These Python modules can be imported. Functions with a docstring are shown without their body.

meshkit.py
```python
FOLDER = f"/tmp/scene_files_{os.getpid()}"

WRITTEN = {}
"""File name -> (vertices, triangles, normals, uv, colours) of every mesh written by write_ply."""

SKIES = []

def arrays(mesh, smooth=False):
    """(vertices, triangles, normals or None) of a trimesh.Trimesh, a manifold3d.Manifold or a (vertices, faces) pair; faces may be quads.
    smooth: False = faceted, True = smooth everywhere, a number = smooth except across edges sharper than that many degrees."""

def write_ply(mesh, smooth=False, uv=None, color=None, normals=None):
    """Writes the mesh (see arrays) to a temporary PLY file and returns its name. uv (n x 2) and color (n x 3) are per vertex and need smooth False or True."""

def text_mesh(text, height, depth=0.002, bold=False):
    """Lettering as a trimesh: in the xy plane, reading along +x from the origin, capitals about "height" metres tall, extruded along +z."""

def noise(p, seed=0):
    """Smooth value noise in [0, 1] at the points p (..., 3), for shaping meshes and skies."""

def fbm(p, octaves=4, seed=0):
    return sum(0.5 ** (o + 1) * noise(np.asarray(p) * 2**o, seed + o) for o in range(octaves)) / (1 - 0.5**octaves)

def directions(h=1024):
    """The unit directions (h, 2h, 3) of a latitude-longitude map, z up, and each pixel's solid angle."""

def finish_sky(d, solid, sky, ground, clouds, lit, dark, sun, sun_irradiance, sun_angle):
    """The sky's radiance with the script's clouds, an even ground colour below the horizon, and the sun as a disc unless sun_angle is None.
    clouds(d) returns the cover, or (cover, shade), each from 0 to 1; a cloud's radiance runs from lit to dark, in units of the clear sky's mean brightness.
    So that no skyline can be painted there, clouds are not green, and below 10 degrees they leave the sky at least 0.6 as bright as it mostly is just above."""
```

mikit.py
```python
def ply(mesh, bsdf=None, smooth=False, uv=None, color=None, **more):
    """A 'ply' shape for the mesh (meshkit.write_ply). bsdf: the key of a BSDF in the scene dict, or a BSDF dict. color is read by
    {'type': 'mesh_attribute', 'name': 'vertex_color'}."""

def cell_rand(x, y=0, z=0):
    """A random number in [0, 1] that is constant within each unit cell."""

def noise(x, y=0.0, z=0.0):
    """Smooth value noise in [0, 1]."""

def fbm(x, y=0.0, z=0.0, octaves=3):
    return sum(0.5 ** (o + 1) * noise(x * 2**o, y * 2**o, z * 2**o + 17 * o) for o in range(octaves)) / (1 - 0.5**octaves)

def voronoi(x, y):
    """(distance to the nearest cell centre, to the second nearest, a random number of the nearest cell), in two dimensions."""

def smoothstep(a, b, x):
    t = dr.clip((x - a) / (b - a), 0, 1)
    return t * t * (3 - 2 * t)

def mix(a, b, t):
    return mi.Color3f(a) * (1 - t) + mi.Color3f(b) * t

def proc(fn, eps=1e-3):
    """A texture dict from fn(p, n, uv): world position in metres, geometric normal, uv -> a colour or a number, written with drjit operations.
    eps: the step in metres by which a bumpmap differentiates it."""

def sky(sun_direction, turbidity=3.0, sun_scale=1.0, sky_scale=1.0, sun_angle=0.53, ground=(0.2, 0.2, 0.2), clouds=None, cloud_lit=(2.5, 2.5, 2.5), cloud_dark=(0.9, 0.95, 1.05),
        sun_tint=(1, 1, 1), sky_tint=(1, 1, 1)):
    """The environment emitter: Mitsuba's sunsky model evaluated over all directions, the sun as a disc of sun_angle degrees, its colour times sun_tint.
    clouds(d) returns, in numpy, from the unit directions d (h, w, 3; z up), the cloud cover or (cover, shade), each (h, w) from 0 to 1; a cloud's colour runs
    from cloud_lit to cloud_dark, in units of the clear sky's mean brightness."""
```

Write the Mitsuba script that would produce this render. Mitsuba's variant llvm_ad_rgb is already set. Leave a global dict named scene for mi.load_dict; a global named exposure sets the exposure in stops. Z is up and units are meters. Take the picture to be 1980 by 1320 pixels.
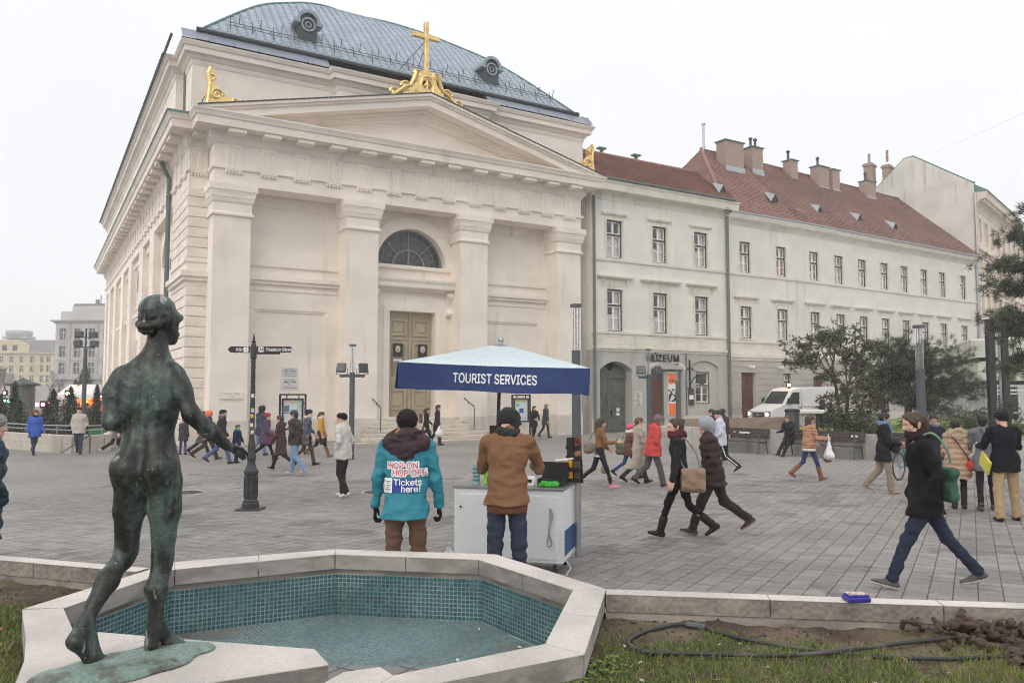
import math, random
import numpy as np, trimesh, shapely
import shapely.geometry as sg
from shapely import affinity
import drjit as dr, mitsuba as mi
import mikit, meshkit
from mikit import proc, noise, fbm, voronoi, cell_rand, smoothstep, mix

random.seed(7); RNG = np.random.default_rng(11)
T4 = mi.ScalarTransform4f
scene, labels = {'type': 'scene'}, {}

# ------------------------------------------------------------------ camera, sky, exposure
EYE = 2.53
PITCH = math.atan(95 / 1515)
scene['camera'] = {'type': 'perspective', 'fov': 2 * math.degrees(math.atan(990 / 1515)), 'fov_axis': 'x', 'near_clip': 0.05, 'far_clip': 2000.0,
    'to_world': T4().look_at(origin=[0, 0, EYE], target=[0, math.cos(PITCH), EYE + math.sin(PITCH)], up=[0, 0, 1]),
    'medium': {'type': 'ref', 'id': 'misty_air'}}
# an even winter overcast: the sun is only a broad soft glow high behind the photographer
scene['sky'] = mikit.sky([-0.22, -0.75, 0.62], turbidity=3, sun_scale=0.21, sun_angle=50, sun_tint=(0.86, 0.955, 1.12), clouds=lambda d: (1.0, meshkit.fbm(d * [2.2, 2.2, 4.0], 4, 3)),
                         cloud_lit=(2.40, 2.43, 2.50), cloud_dark=(2.06, 2.09, 2.16), ground=(0.25, 0.24, 0.23))
exposure = 2.35
scene['misty_air'] = {'type': 'homogeneous', 'albedo': {'type': 'rgb', 'value': [0.95, 0.95, 0.96]}, 'sigma_t': 0.0013}

# ------------------------------------------------------------------ small tools
def lin(r, g=None, b=None, k=1.0):
    if g is None: r, g, b = r
    c = [x / 255.0 for x in (r, g, b)]
    return [k * (x / 12.92 if x <= 0.04045 else ((x + 0.055) / 1.055) ** 2.4) for x in c]

def ground_z(x, y):
    return 0.93 * np.exp(-np.maximum(y, -5.0) / 18.0)

def free(key):
    if key not in scene and key not in labels: return key
    n = 1
    while f'{key}_{n:03d}' in scene or f'{key}_{n:03d}' in labels: n += 1
    return f'{key}_{n:03d}'

_next = {}
def numbered(key):
    n = _next.get(key, 0); _next[key] = n + 1
    return key if n == 0 else f'{key}_{n:03d}'

def thing(name, label, cat, group=None, kind=None):
    k = numbered(name); d = {'label': label}
    if cat: d['category'] = cat
    if group: d['group'] = group
    if kind: d['kind'] = kind
    labels[k] = d
    return k

def struct(name, label=None):
    k = numbered(name); labels[k] = {'kind': 'structure'}
    if label: labels[k]['label'] = label
    return k

def put(key, shape, M=None, label=None, kind=None):
    if M is not None: shape = {**shape, 'to_world': T4(np.asarray(M).tolist())}
    scene[key] = shape
    if label or kind:
        d = labels.setdefault(key, {})
        if label: d['label'] = label
        if kind: d['kind'] = kind
    return key

def part(parent, name, mesh, mat, M=None, smooth=False, label=None, kind=None):
    """one mesh as a part of parent (or as the thing itself when name is None); mesh: MB, (v, f), Trimesh or a ready ply dict"""
    key = parent if name is None else numbered(parent + '__' + name)
    if isinstance(mesh, MB): mesh = mesh.get()
    shape = mesh if isinstance(mesh, dict) else mikit.ply(mesh, mat, smooth=smooth)
    return put(key, shape, M, label, kind)

def frame(o, ang):
    """4x4 of a facade frame: x along the facade (ang degrees right of +Y), y into the building, z up"""
    a = math.radians(ang); M = np.eye(4)
    M[:3, 0] = [math.sin(a), math.cos(a), 0]; M[:3, 1] = [-math.cos(a), math.sin(a), 0]; M[:3, 3] = o
    return M

def yaw(o, deg, s=1.0):
    a = math.radians(deg); M = np.eye(4)
    M[:3, 0] = [math.cos(a) * s, math.sin(a) * s, 0]; M[:3, 1] = [-math.sin(a) * s, math.cos(a) * s, 0]; M[2, 2] = s; M[:3, 3] = o
    return M

_cb = None
def _cbox_template():
    global _cb
    if _cb is None:
        pts = []
        for sx in (-1, 1):
            for sy in (-1, 1):
                for sz in (-1, 1):
                    for k in range(3):
                        o = [0.2, 0.2, 0.2]; o[k] = 0
                        pts.append(([sx, sy, sz], [-sx * o[0], -sy * o[1], -sz * o[2]]))
        S = np.array([p[0] for p in pts], float); D = np.array([p[1] for p in pts], float) / 0.2
        h = trimesh.convex.convex_hull(trimesh.Trimesh(S + 0.2 * D, process=False))
        hv = np.array(h.vertices); idx = [int(np.argmin(((S + 0.2 * D - v) ** 2).sum(1))) for v in hv]
        _cb = (S[idx], D[idx], np.array(h.faces))
    return _cb

class MB:
    def __init__(self): self.v, self.f, self.n = [], [], 0
    def raw(self, v, f):
        v = np.asarray(v, float); f = np.asarray(f, int)
        if f.shape[1] == 4: f = np.vstack([f[:, [0, 1, 2]], f[:, [0, 2, 3]]])
        self.v.append(v); self.f.append(f + self.n); self.n += len(v); return self
    def mesh(self, m): return self.raw(m.vertices, m.faces)
    def box(self, x0, x1, y0, y1, z0, z1, b=0.0, M=None):
        c = np.array([(x0 + x1) / 2, (y0 + y1) / 2, (z0 + z1) / 2]); h = np.array([abs(x1 - x0), abs(y1 - y0), abs(z1 - z0)]) / 2
        if b > 0:
            S, D, F = _cbox_template(); v = S * h + D * min(b, 0.45 * h.min())
        else:
            v = np.array([[sx, sy, sz] for sx in (-1, 1) for sy in (-1, 1) for sz in (-1, 1)], float) * h
            F = np.array([[0, 1, 3], [0, 3, 2], [4, 6, 7], [4, 7, 5], [0, 4, 5], [0, 5, 1], [2, 3, 7], [2, 7, 6], [0, 2, 6], [0, 6, 4], [1, 5, 7], [1, 7, 3]])
        v = v + c
        if M is not None: v = v @ M[:3, :3].T + M[:3, 3]
        return self.raw(v, F)
    def poly(self, P, a, b, axis='y'):
        """shapely polygon in (first, second) coordinates, extruded from a to b along axis; y: polygon in (x, z); x: in (y, z); z: in (x, y)"""
        for g in getattr(P, 'geoms', [P]):
            if g.is_empty or g.area < 1e-7: continue
            m = trimesh.creation.extrude_polygon(g, b - a, engine='earcut'); v = np.array(m.vertices); f = np.array(m.faces)
            if axis == 'y': v = np.stack([v[:, 0], v[:, 2] + a, v[:, 1]], 1); f = f[:, ::-1]
            elif axis == 'x': v = np.stack([v[:, 2] + a, v[:, 0], v[:, 1]], 1)
            else: v[:, 2] += a
            self.raw(v, f)
        return self
    def tube(self, pts, r, n=8, cap=True):
        p = np.asarray(pts, float); r = np.broadcast_to(np.asarray(r, float), (len(p),))
        t = np.gradient(p, axis=0); t /= np.linalg.norm(t, axis=1, keepdims=True) + 1e-12
        ref = np.array([0, 0, 1.0]) if abs(t[0, 2]) < 0.9 else np.array([1.0, 0, 0])
        a = np.zeros_like(p); a[0] = np.cross(t[0], ref); a[0] /= np.linalg.norm(a[0])
        for i in range(1, len(p)):
            x = a[i - 1] - t[i] * (a[i - 1] @ t[i]); a[i] = x / (np.linalg.norm(x) + 1e-12)
        b = np.cross(t, a); ang = np.arange(n) * 2 * np.pi / n
        v = (p[:, None] + r[:, None, None] * (np.cos(ang)[None, :, None] * a[:, None] + np.sin(ang)[None, :, None] * b[:, None])).reshape(-1, 3)
        i, j = np.meshgrid(np.arange(len(p) - 1), np.arange(n), indexing='ij')
        q = np.stack([i * n + j, i * n + (j + 1) % n, (i + 1) * n + (j + 1) % n, (i + 1) * n + j], -1).reshape(-1, 4)
        f = np.vstack([q[:, [0, 1, 2]], q[:, [0, 2, 3]]])
        if cap:
            k = len(v); v = np.vstack([v, p[:1], p[-1:]]); jj = np.arange(n); e = (len(p) - 1) * n
            f = np.vstack([f, np.stack([np.full(n, k), (jj + 1) % n, jj], 1), np.stack([np.full(n, k + 1), e + jj, e + (jj + 1) % n], 1)])
        return self.raw(v, f)
    def lathe(self, prof, n=20, c=(0, 0, 0)):
        p = np.asarray(prof, float); ang = np.arange(n) * 2 * np.pi / n
        v = np.stack([p[:, None, 0] * np.cos(ang), p[:, None, 0] * np.sin(ang), np.repeat(p[:, 1:2], n, 1)], -1).reshape(-1, 3) + np.asarray(c)
        i, j = np.meshgrid(np.arange(len(p) - 1), np.arange(n), indexing='ij')
        q = np.stack([i * n + j, i * n + (j + 1) % n, (i + 1) * n + (j + 1) % n, (i + 1) * n + j], -1).reshape(-1, 4)
        return self.raw(v, q)
    def sweep(self, prof, path):
        """profile [(d outward, z)] closed, swept along a plan path [(x, y)]; outward is to the right of the walking direction"""
        P = np.asarray(path, float); pr = np.asarray(prof, float); n = len(pr)
        d = np.diff(P, axis=0); d /= np.linalg.norm(d, axis=1, keepdims=True)
        nr = np.stack([d[:, 1], -d[:, 0]], 1); V = []
        for i in range(len(P)):
            if i == 0: m = nr[0]
            elif i == len(P) - 1: m = nr[-1]
            else: m = (nr[i - 1] + nr[i]) / (1 + nr[i - 1] @ nr[i])
            V.append(np.column_stack([P[i, 0] + pr[:, 0] * m[0], P[i, 1] + pr[:, 0] * m[1], pr[:, 1]]))
        V = np.vstack(V); i, j = np.meshgrid(np.arange(len(P) - 1), np.arange(n), indexing='ij')
        q = np.stack([i * n + j, (i + 1) * n + j, (i + 1) * n + (j + 1) % n, i * n + (j + 1) % n], -1).reshape(-1, 4)
        self.raw(V, q)
        for e, flip in ((0, 1), (len(P) - 1, 0)):
            tri = trimesh.creation.triangulate_polygon(sg.Polygon(pr), engine='earcut')
            m = V[e * n:(e + 1) * n]; vv = np.asarray(tri[0]); idx = [int(np.argmin(((pr - a) ** 2).sum(1))) for a in vv]
            f = np.array([[idx[k] for k in t] for t in tri[1]])
            self.raw(m, f if flip else f[:, ::-1])
        return self
    def grid(self, X):
        """(n, m, 3) array of points as a sheet"""
        X = np.asarray(X); n, m = X.shape[:2]; i, j = np.meshgrid(np.arange(n - 1), np.arange(m - 1), indexing='ij')
        q = np.stack([i * m + j, (i + 1) * m + j, (i + 1) * m + j + 1, i * m + j + 1], -1).reshape(-1, 4)
        return self.raw(X.reshape(-1, 3), q)
    def get(self): return np.vstack(self.v), np.vstack(self.f)

def rect(x0, x1, z0, z1): return sg.box(min(x0, x1), min(z0, z1), max(x0, x1), max(z0, z1))
def arch(cx, r, z0, zs, n=24):
    """rectangle from z0 to the springing zs with a semicircle of radius r on top"""
    a = np.linspace(0, np.pi, n); pts = [(cx + r * math.cos(t), zs + r * math.sin(t)) for t in a]
    return sg.Polygon(([(cx + r, z0)] if zs > z0 else []) + pts + ([(cx - r, z0)] if zs > z0 else []))
def segarch(x0, x1, z0, zs, rise, n=14):
    t = np.linspace(0, 1, n); pts = [(x1 + (x0 - x1) * s, zs + rise * (1 - (2 * s - 1) ** 2)) for s in t]
    return sg.Polygon([(x1, z0)] + pts + [(x0, z0)])

# ------------------------------------------------------------------ signed-distance bodies (for figures, clothes, bronze, soil)
class Field:
    def __init__(self, lo, hi, h):
        self.lo, self.h = np.asarray(lo, float), h
        self.n = np.maximum(np.ceil((np.asarray(hi, float) - self.lo) / h).astype(int) + 1, 3)
        self.d = np.full(self.n, 1.0, np.float32)
        self.ax = [self.lo[k] + h * np.arange(self.n[k]) for k in range(3)]
    def window(self, lo, hi):
        a = np.clip(np.floor((lo - self.lo) / self.h).astype(int), 0, self.n - 1); b = np.clip(np.ceil((hi - self.lo) / self.h).astype(int) + 1, 1, self.n)
        if np.any(b - a < 1): return None
        s = tuple(slice(a[k], b[k]) for k in range(3))
        return s, np.stack(np.meshgrid(*[self.ax[k][s[k]] for k in range(3)], indexing='ij'), -1).astype(np.float32)
    def bone(self, a, b, ra, rb=None, k=0.03, flat=None, cut=False):
        """rounded cone from a to b, joined softly over k; flat = (axis, factor) squashes it along an axis; cut carves it away"""
        a, b = np.asarray(a, np.float32), np.asarray(b, np.float32); rb = ra if rb is None else rb; R = max(ra, rb) + k + 2.5 * self.h
        w = self.window(np.minimum(a, b) - R, np.maximum(a, b) + R)
        if w is None: return self
        s, p = w; pa, ba = p - a, b - a
        if flat is not None:
            ax = np.asarray(flat[0], np.float32); ax = ax / np.linalg.norm(ax); g = 1 / flat[1] - 1
            pa = pa + ax * (pa @ ax)[..., None] * g; ba = ba + ax * (ba @ ax) * g
        L = float(ba @ ba) + 1e-12; t = np.clip((pa @ ba) / L, 0, 1)
        q = pa - ba * t[..., None]; d = np.sqrt((q * q).sum(-1)) - (ra + (rb - ra) * t)
        o = self.d[s]
        if cut: self.d[s] = np.maximum(o, -d)
        else:
            x = np.clip(0.5 + 0.5 * (o - d) / k, 0, 1); self.d[s] = o * (1 - x) + d * x - k * x * (1 - x)
        return self
    def points(self): return np.stack(np.meshgrid(*self.ax, indexing='ij'), -1)
    def get(self, relax=1):
        d = self.d; n = d.shape; ins = d < 0
        c = np.zeros(tuple(x - 1 for x in n), np.int8)
        for dx in (0, 1):
            for dy in (0, 1):
                for dz in (0, 1): c += ins[dx:n[0] - 1 + dx, dy:n[1] - 1 + dy, dz:n[2] - 1 + dz]
        act = (c > 0) & (c < 8); I = np.argwhere(act); idx = np.full(act.shape, -1, np.int64); idx[act] = np.arange(len(I))
        acc = np.zeros((len(I), 3)); cnt = np.zeros(len(I))
        for ax in range(3):
            e = [0, 0, 0]; e[ax] = 1; oth = [k for k in range(3) if k != ax]
            for u in (0, 1):
                for v in (0, 1):
                    o = [0, 0, 0]; o[oth[0]] = u; o[oth[1]] = v; A = I + o; B = A + e
                    da = d[A[:, 0], A[:, 1], A[:, 2]]; db = d[B[:, 0], B[:, 1], B[:, 2]]; m = (da < 0) != (db < 0)
                    t = np.where(m, da / np.where(m, da - db, 1), 0); acc += np.where(m[:, None], A + t[:, None] * np.array(e), 0); cnt += m
        V = self.lo + self.h * acc / np.maximum(cnt, 1)[:, None]; F = []
        for ax in range(3):
            o1, o2 = [k for k in range(3) if k != ax]
            sl = [slice(1, n[k] - 1) for k in range(3)]; sl[ax] = slice(0, n[ax] - 1); s2 = list(sl); s2[ax] = slice(1, n[ax])
            a, b = ins[tuple(sl)], ins[tuple(s2)]; E = np.argwhere(a != b)
            if not len(E): continue
            up = a[E[:, 0], E[:, 1], E[:, 2]]; E = E.copy()
            for k in (o1, o2): E[:, k] += 1
            q = []
            for u, v in ((-1, -1), (0, -1), (0, 0), (-1, 0)):
                C = E.copy(); C[:, o1] += u; C[:, o2] += v; q.append(idx[C[:, 0], C[:, 1], C[:, 2]])
            q = np.stack(q, 1)
            if ax == 1: up = ~up
            q[~up] = q[~up][:, ::-1]; F.append(q)
        F = np.vstack(F); F = F[(F >= 0).all(1)]; F = np.vstack([F[:, [0, 1, 2]], F[:, [0, 2, 3]]])
        for _ in range(relax):
            s = np.zeros_like(V); w = np.zeros(len(V))
            for a, b in ((0, 1), (1, 2), (2, 0)):
                for x, y in ((a, b), (b, a)):
                    for k in range(3): s[:, k] += np.bincount(F[:, x], V[F[:, y], k], len(V))
                    w += np.bincount(F[:, x], minlength=len(V))
            V = 0.5 * V + 0.5 * s / np.maximum(w, 1)[:, None]
        return V, F

# ------------------------------------------------------------------ materials
def mat(name, base, rough=0.8, two=True, bump=None, bscale=0.01, spec=0.5, **more):
    b = {'type': 'principled', 'base_color': base if isinstance(base, dict) else {'type': 'rgb', 'value': list(base)}, 'roughness': rough if not isinstance(rough, dict) else rough, 'specular': spec, **more}
    if bump is not None: b = {'type': 'bumpmap', 'arbitrary': bump, 'scale': bscale, 'bsdf': b}
    scene[name] = {'type': 'twosided', 'bsdf': b} if two else b
    return name

def stained(c, amt=0.12, streak=0.1, freq=0.8, dirt=(0.18, 0.16, 0.13)):
    """render or paint of one colour with blotches and rain streaks that have a grain of their own"""
    dk, dt = [float(x) * (1 - amt) for x in c], list(dirt); c = [float(x) for x in c]
    def fn(p, n, uv):
        a = fbm(p.x * freq, p.y * freq, p.z * freq, 4); g = noise(p.x * 23.0, p.y * 23.0, p.z * 23.0)
        h = p.x * 0.83 + p.y * 0.55
        s = fbm(h * 3.1, (p.x - p.y) * 2.3, p.z * 0.22, 3); w = smoothstep(0.56, 0.80, s) * smoothstep(0.35, 0.7, fbm(p.x * 0.35, p.y * 0.35, p.z * 0.35, 2))
        col = mix(c, dk, smoothstep(0.3, 0.75, a)); col = mix(col, dt, w * streak)
        return col * (0.955 + 0.09 * g)
    return proc(fn)

def speckle(c, amt=0.15, freq=60.0, blot=2.0):
    c = [float(x) for x in c]
    def fn(p, n, uv):
        g = noise(p.x * freq, p.y * freq, p.z * freq); a = fbm(p.x * blot, p.y * blot, p.z * blot, 3)
        return mi.Color3f(c) * (1 + amt * (g - 0.5) * 1.4 + amt * (a - 0.5) * 2.2)
    return proc(fn)

CREAM = [0.775, 0.715, 0.65]
mat('m_cream', stained(CREAM, 0.10, 0.22), 0.85, bump=proc(lambda p, n, uv: noise(p.x * 14, p.y * 14, p.z * 14)), bscale=0.006)
mat('m_cream_stone', stained([0.75, 0.69, 0.62], 0.14, 0.2, 2.5), 0.85)
mat('m_plinth', stained([0.60, 0.555, 0.50], 0.16, 0.4, 1.5), 0.8)
mat('m_step', stained([0.56, 0.51, 0.44], 0.2, 0.3, 2.5), 0.8)
mat('m_slate', proc(lambda p, n, uv: mi.Color3f(0.275, 0.335, 0.405) * (0.85 + 0.22 * fbm(p.x * 0.9, p.y * 0.9, p.z * 0.9, 3) + 0.10 * noise(p.x * 5, p.y * 5, p.z * 5))), 0.42)
mat('m_slate_light', [0.315, 0.375, 0.45], 0.4)
mat('m_slate_dark', [0.255, 0.305, 0.35], 0.45)
mat('m_zinc', proc(lambda p, n, uv: mi.Color3f(0.23, 0.27, 0.33) * (0.8 + 0.4 * fbm(p.x * 2, p.y * 2, p.z * 2, 3))), 0.4, metallic=0.25)
mat('m_patina', lin(92, 130, 124, 0.9), 0.6)
mat('m_pipe', stained(lin(112, 121, 117, 0.8), 0.2, 0.3), 0.5)
mat('m_lead', [0.045, 0.055, 0.06], 0.5)
mat('m_gold', proc(lambda p, n, uv: mix([0.83, 0.62, 0.27], [0.62, 0.42, 0.15], smoothstep(0.45, 0.75, fbm(p.x * 4, p.y * 4, p.z * 4, 3)))), 0.38, metallic=0.75)
mat('m_door', stained(lin(178, 166, 142, 0.9), 0.14, 0.2, 2.0), 0.6)
mat('m_darkglass', [0.03, 0.034, 0.038], 0.12, spec=0.6)
mat('m_muntin', lin(120, 124, 126), 0.6)
mat('m_sage', stained([0.70, 0.695, 0.65], 0.08, 0.16), 0.85)
mat('m_sage_trim', stained([0.665, 0.645, 0.565], 0.12, 0.25, 2.0), 0.8)
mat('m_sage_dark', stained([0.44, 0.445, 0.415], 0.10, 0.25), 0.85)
mat('m_ash', stained([0.68, 0.67, 0.63], 0.08, 0.18), 0.85)
mat('m_ash_trim', stained([0.69, 0.66, 0.59], 0.12, 0.25, 2.0), 0.8)
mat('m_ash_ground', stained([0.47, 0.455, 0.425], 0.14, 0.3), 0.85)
mat('m_gable', stained([0.66, 0.645, 0.60], 0.16, 0.45, 0.5), 0.9)
mat('m_peach', stained([0.68, 0.60, 0.51], 0.1, 0.2), 0.85)
def _tile(c0, c1, su):
    def fn(p, n, uv):
        u = p.x * 0.855 + p.y * 0.518; r = cell_rand(dr.floor(u / 0.18), dr.floor(p.z / 0.155), su)
        a = fbm(p.x * 0.5, p.y * 0.5, p.z * 0.5, 3)
        return mix(c0, c1, 0.55 * r + 0.45 * smoothstep(0.3, 0.7, a))
    return proc(fn)
mat('m_rooftile', _tile([0.31, 0.175, 0.145], [0.21, 0.12, 0.10], 1), 0.75)
mat('m_rooftile_old', _tile([0.255, 0.15, 0.125], [0.165, 0.095, 0.082], 2), 0.8)
def _brick(p, n, uv):
    u = p.x * 0.855 + p.y * 0.518 + (p.x * -0.518 + p.y * 0.855); row = dr.floor(p.z / 0.08); x = u / 0.25 + 0.5 * (row - 2 * dr.floor(row / 2))
    j = dr.minimum(dr.minimum(x - dr.floor(x), 1 - x + dr.floor(x)) * 3.1, dr.minimum(p.z / 0.08 - row, 1 - p.z / 0.08 + row))
    return mix([0.40, 0.36, 0.33], mix([0.30, 0.20, 0.16], [0.36, 0.27, 0.22], cell_rand(dr.floor(x), row)), smoothstep(0.06, 0.14, j))
mat('m_brick', proc(_brick), 0.85)
mat('m_white', lin(228, 228, 226), 0.45)
mat('m_brown', lin(72, 60, 54), 0.6)
mat('m_curtain', lin(214, 212, 210, 0.9), 0.9)
mat('m_curtain_warm', lin(220, 178, 148, 0.9), 0.9)
mat('m_curtain_orange', lin(232, 140, 100, 0.9), 0.9)
mat('m_room', [0.05, 0.05, 0.052], 0.9)
scene['m_pane'] = {'type': 'thindielectric', 'int_ior': 1.5}
mat('m_black', [0.014, 0.014, 0.015], 0.5)
mat('m_iron', proc(lambda p, n, uv: mi.Color3f(0.03, 0.032, 0.036) * (0.8 + 0.6 * fbm(p.x * 12, p.y * 12, p.z * 12, 3))), 0.42)
mat('m_grey_metal', [0.075, 0.085, 0.095], 0.42, bump=proc(lambda p, n, uv: noise(p.x * 160, p.y * 160, p.z * 160)), bscale=0.0015)
mat('m_steel', [0.42, 0.43, 0.44], 0.32, metallic=0.8)
mat('m_greendoor', stained([0.115, 0.13, 0.11], 0.15, 0.15, 3.0), 0.55)
mat('m_reddoor', proc(lambda p, n, uv: mix([0.085, 0.03, 0.022], [0.14, 0.05, 0.035], fbm(p.x * 3, p.y * 3, p.z * 0.7, 3))), 0.5)
mat('m_orange', lin(238, 118, 62), 0.6)
mat('m_dummy_print', lin(120, 120, 118), 0.7)
mat('m_print_dark', [0.05, 0.05, 0.055], 0.7)
# ================================================================== THE SQUARE-SIDE CHURCH
CH_O = np.array([-13.03, 34.13, 0.0]); CH = frame(CH_O, 58.8)
church = thing('church', 'cream neoclassical church with four pilasters, a pediment and a grey slate domed roof', 'church')
UC = 9.85                                   # axis of the front
PIL = [UC - 9.17, UC - 3.07, UC + 3.07, UC + 9.17]
UL, UR, LEN = -1.0, 20.7, 51.0

def cpart(name, mesh, m, **k): return part(church, name, mesh, m, CH, **k)

# ---- walls
front = rect(UL + 0.02, UR - 0.02, 0, 14.6)
door_hole = rect(8.62, 11.18, 0.9, 6.59); lun = arch(UC, 1.93, 8.95, 8.95, 32)
panels = [rect(1.77, 5.40, 8.95, 11.25), rect(14.3, 17.93, 8.95, 11.25), rect(2.0, 5.40, 1.55, 6.32), rect(14.3, 17.7, 1.55, 6.32)]
w = MB()
p = front.difference(shapely.union_all([door_hole, lun] + panels)); w.poly(p, 1.2, 1.32)
w.poly(front.difference(shapely.union_all([door_hole, lun])), 1.32, 1.9)
w.box(UC - 6, UC + 6, 2.4, 2.5, 0, 12)                         # inner wall seen only through the fanlight
w.box(UR - 0.5, UR - 0.02, 1.9, LEN, 0, 14.6)                   # right flank
w.box(UL + 0.02, UR - 0.02, LEN - 0.5, LEN, 0, 14.6)
# left flank: recessed bays between flat pilasters, arched windows in the wide bays
SP = [14.3, 19.9, 27.1, 33.1, 39.9, 45.8]; SA = [10.2, 23.5, 36.5]
side = rect(1.9, LEN - 0.5, 0, 14.6)
holes = [arch(a, 1.45, 8.95, 9.5, 24) for a in SA] + [rect(a - 1.45, a + 1.45, 1.9, 6.1) for a in SA]
w.poly(side.difference(shapely.union_all(holes)), UL + 0.42, UL + 0.85, 'x')
cpart('wall', w, 'm_cream')
w = MB()
for a, b in zip([1.9] + [x + 1.0 for x in SP], [x - 1.0 for x in SP] + [LEN - 0.5]):
    for z0, z1, d in ((8.28, 8.45, 0.10), (7.62, 7.85, 0.24), (7.45, 7.62, 0.14), (7.2, 7.3, 0.08), (11.2, 11.72, 0.2)):
        if a > 5: w.box(UL + 0.42 - d, UL + 0.45, a, b, z0, z1)
cpart('string_course', w, 'm_cream', kind='stuff')
for a in SA:
    k = cpart('side_window', MB().poly(arch(a, 1.42, 8.97, 9.5, 24), UL + 0.62, UL + 0.66, 'x'), 'm_darkglass')
    f = MB(); f.poly(arch(a, 1.85, 9.5, 9.5, 24).difference(arch(a, 1.46, 9.4, 9.5, 24)), UL + 0.28, UL + 0.45, 'x')
    for q in (-0.5, 0.0, 0.5): f.box(UL + 0.56, UL + 0.62, a + q * 1.9 - 0.04, a + q * 1.9 + 0.04, 8.95, 10.6)
    part(k, 'frame', f, 'm_cream', CH)
    k = cpart('lower_window', MB().poly(rect(a - 1.45, a + 1.45, 1.9, 6.1), UL + 0.62, UL + 0.66, 'x'), 'm_darkglass')
    f = MB(); f.poly(rect(a - 1.62, a + 1.62, 1.75, 6.25).difference(rect(a - 1.4, a + 1.4, 1.95, 6.05)), UL + 0.32, UL + 0.45, 'x'); part(k, 'frame', f, 'm_cream', CH)
for c in SP + [LEN - 0.8]:
    cpart('side_pilaster', MB().box(UL, UL + 0.5, c - 1.0, c + 1.0, 0.0, 11.72, 0.02), 'm_cream')
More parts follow.
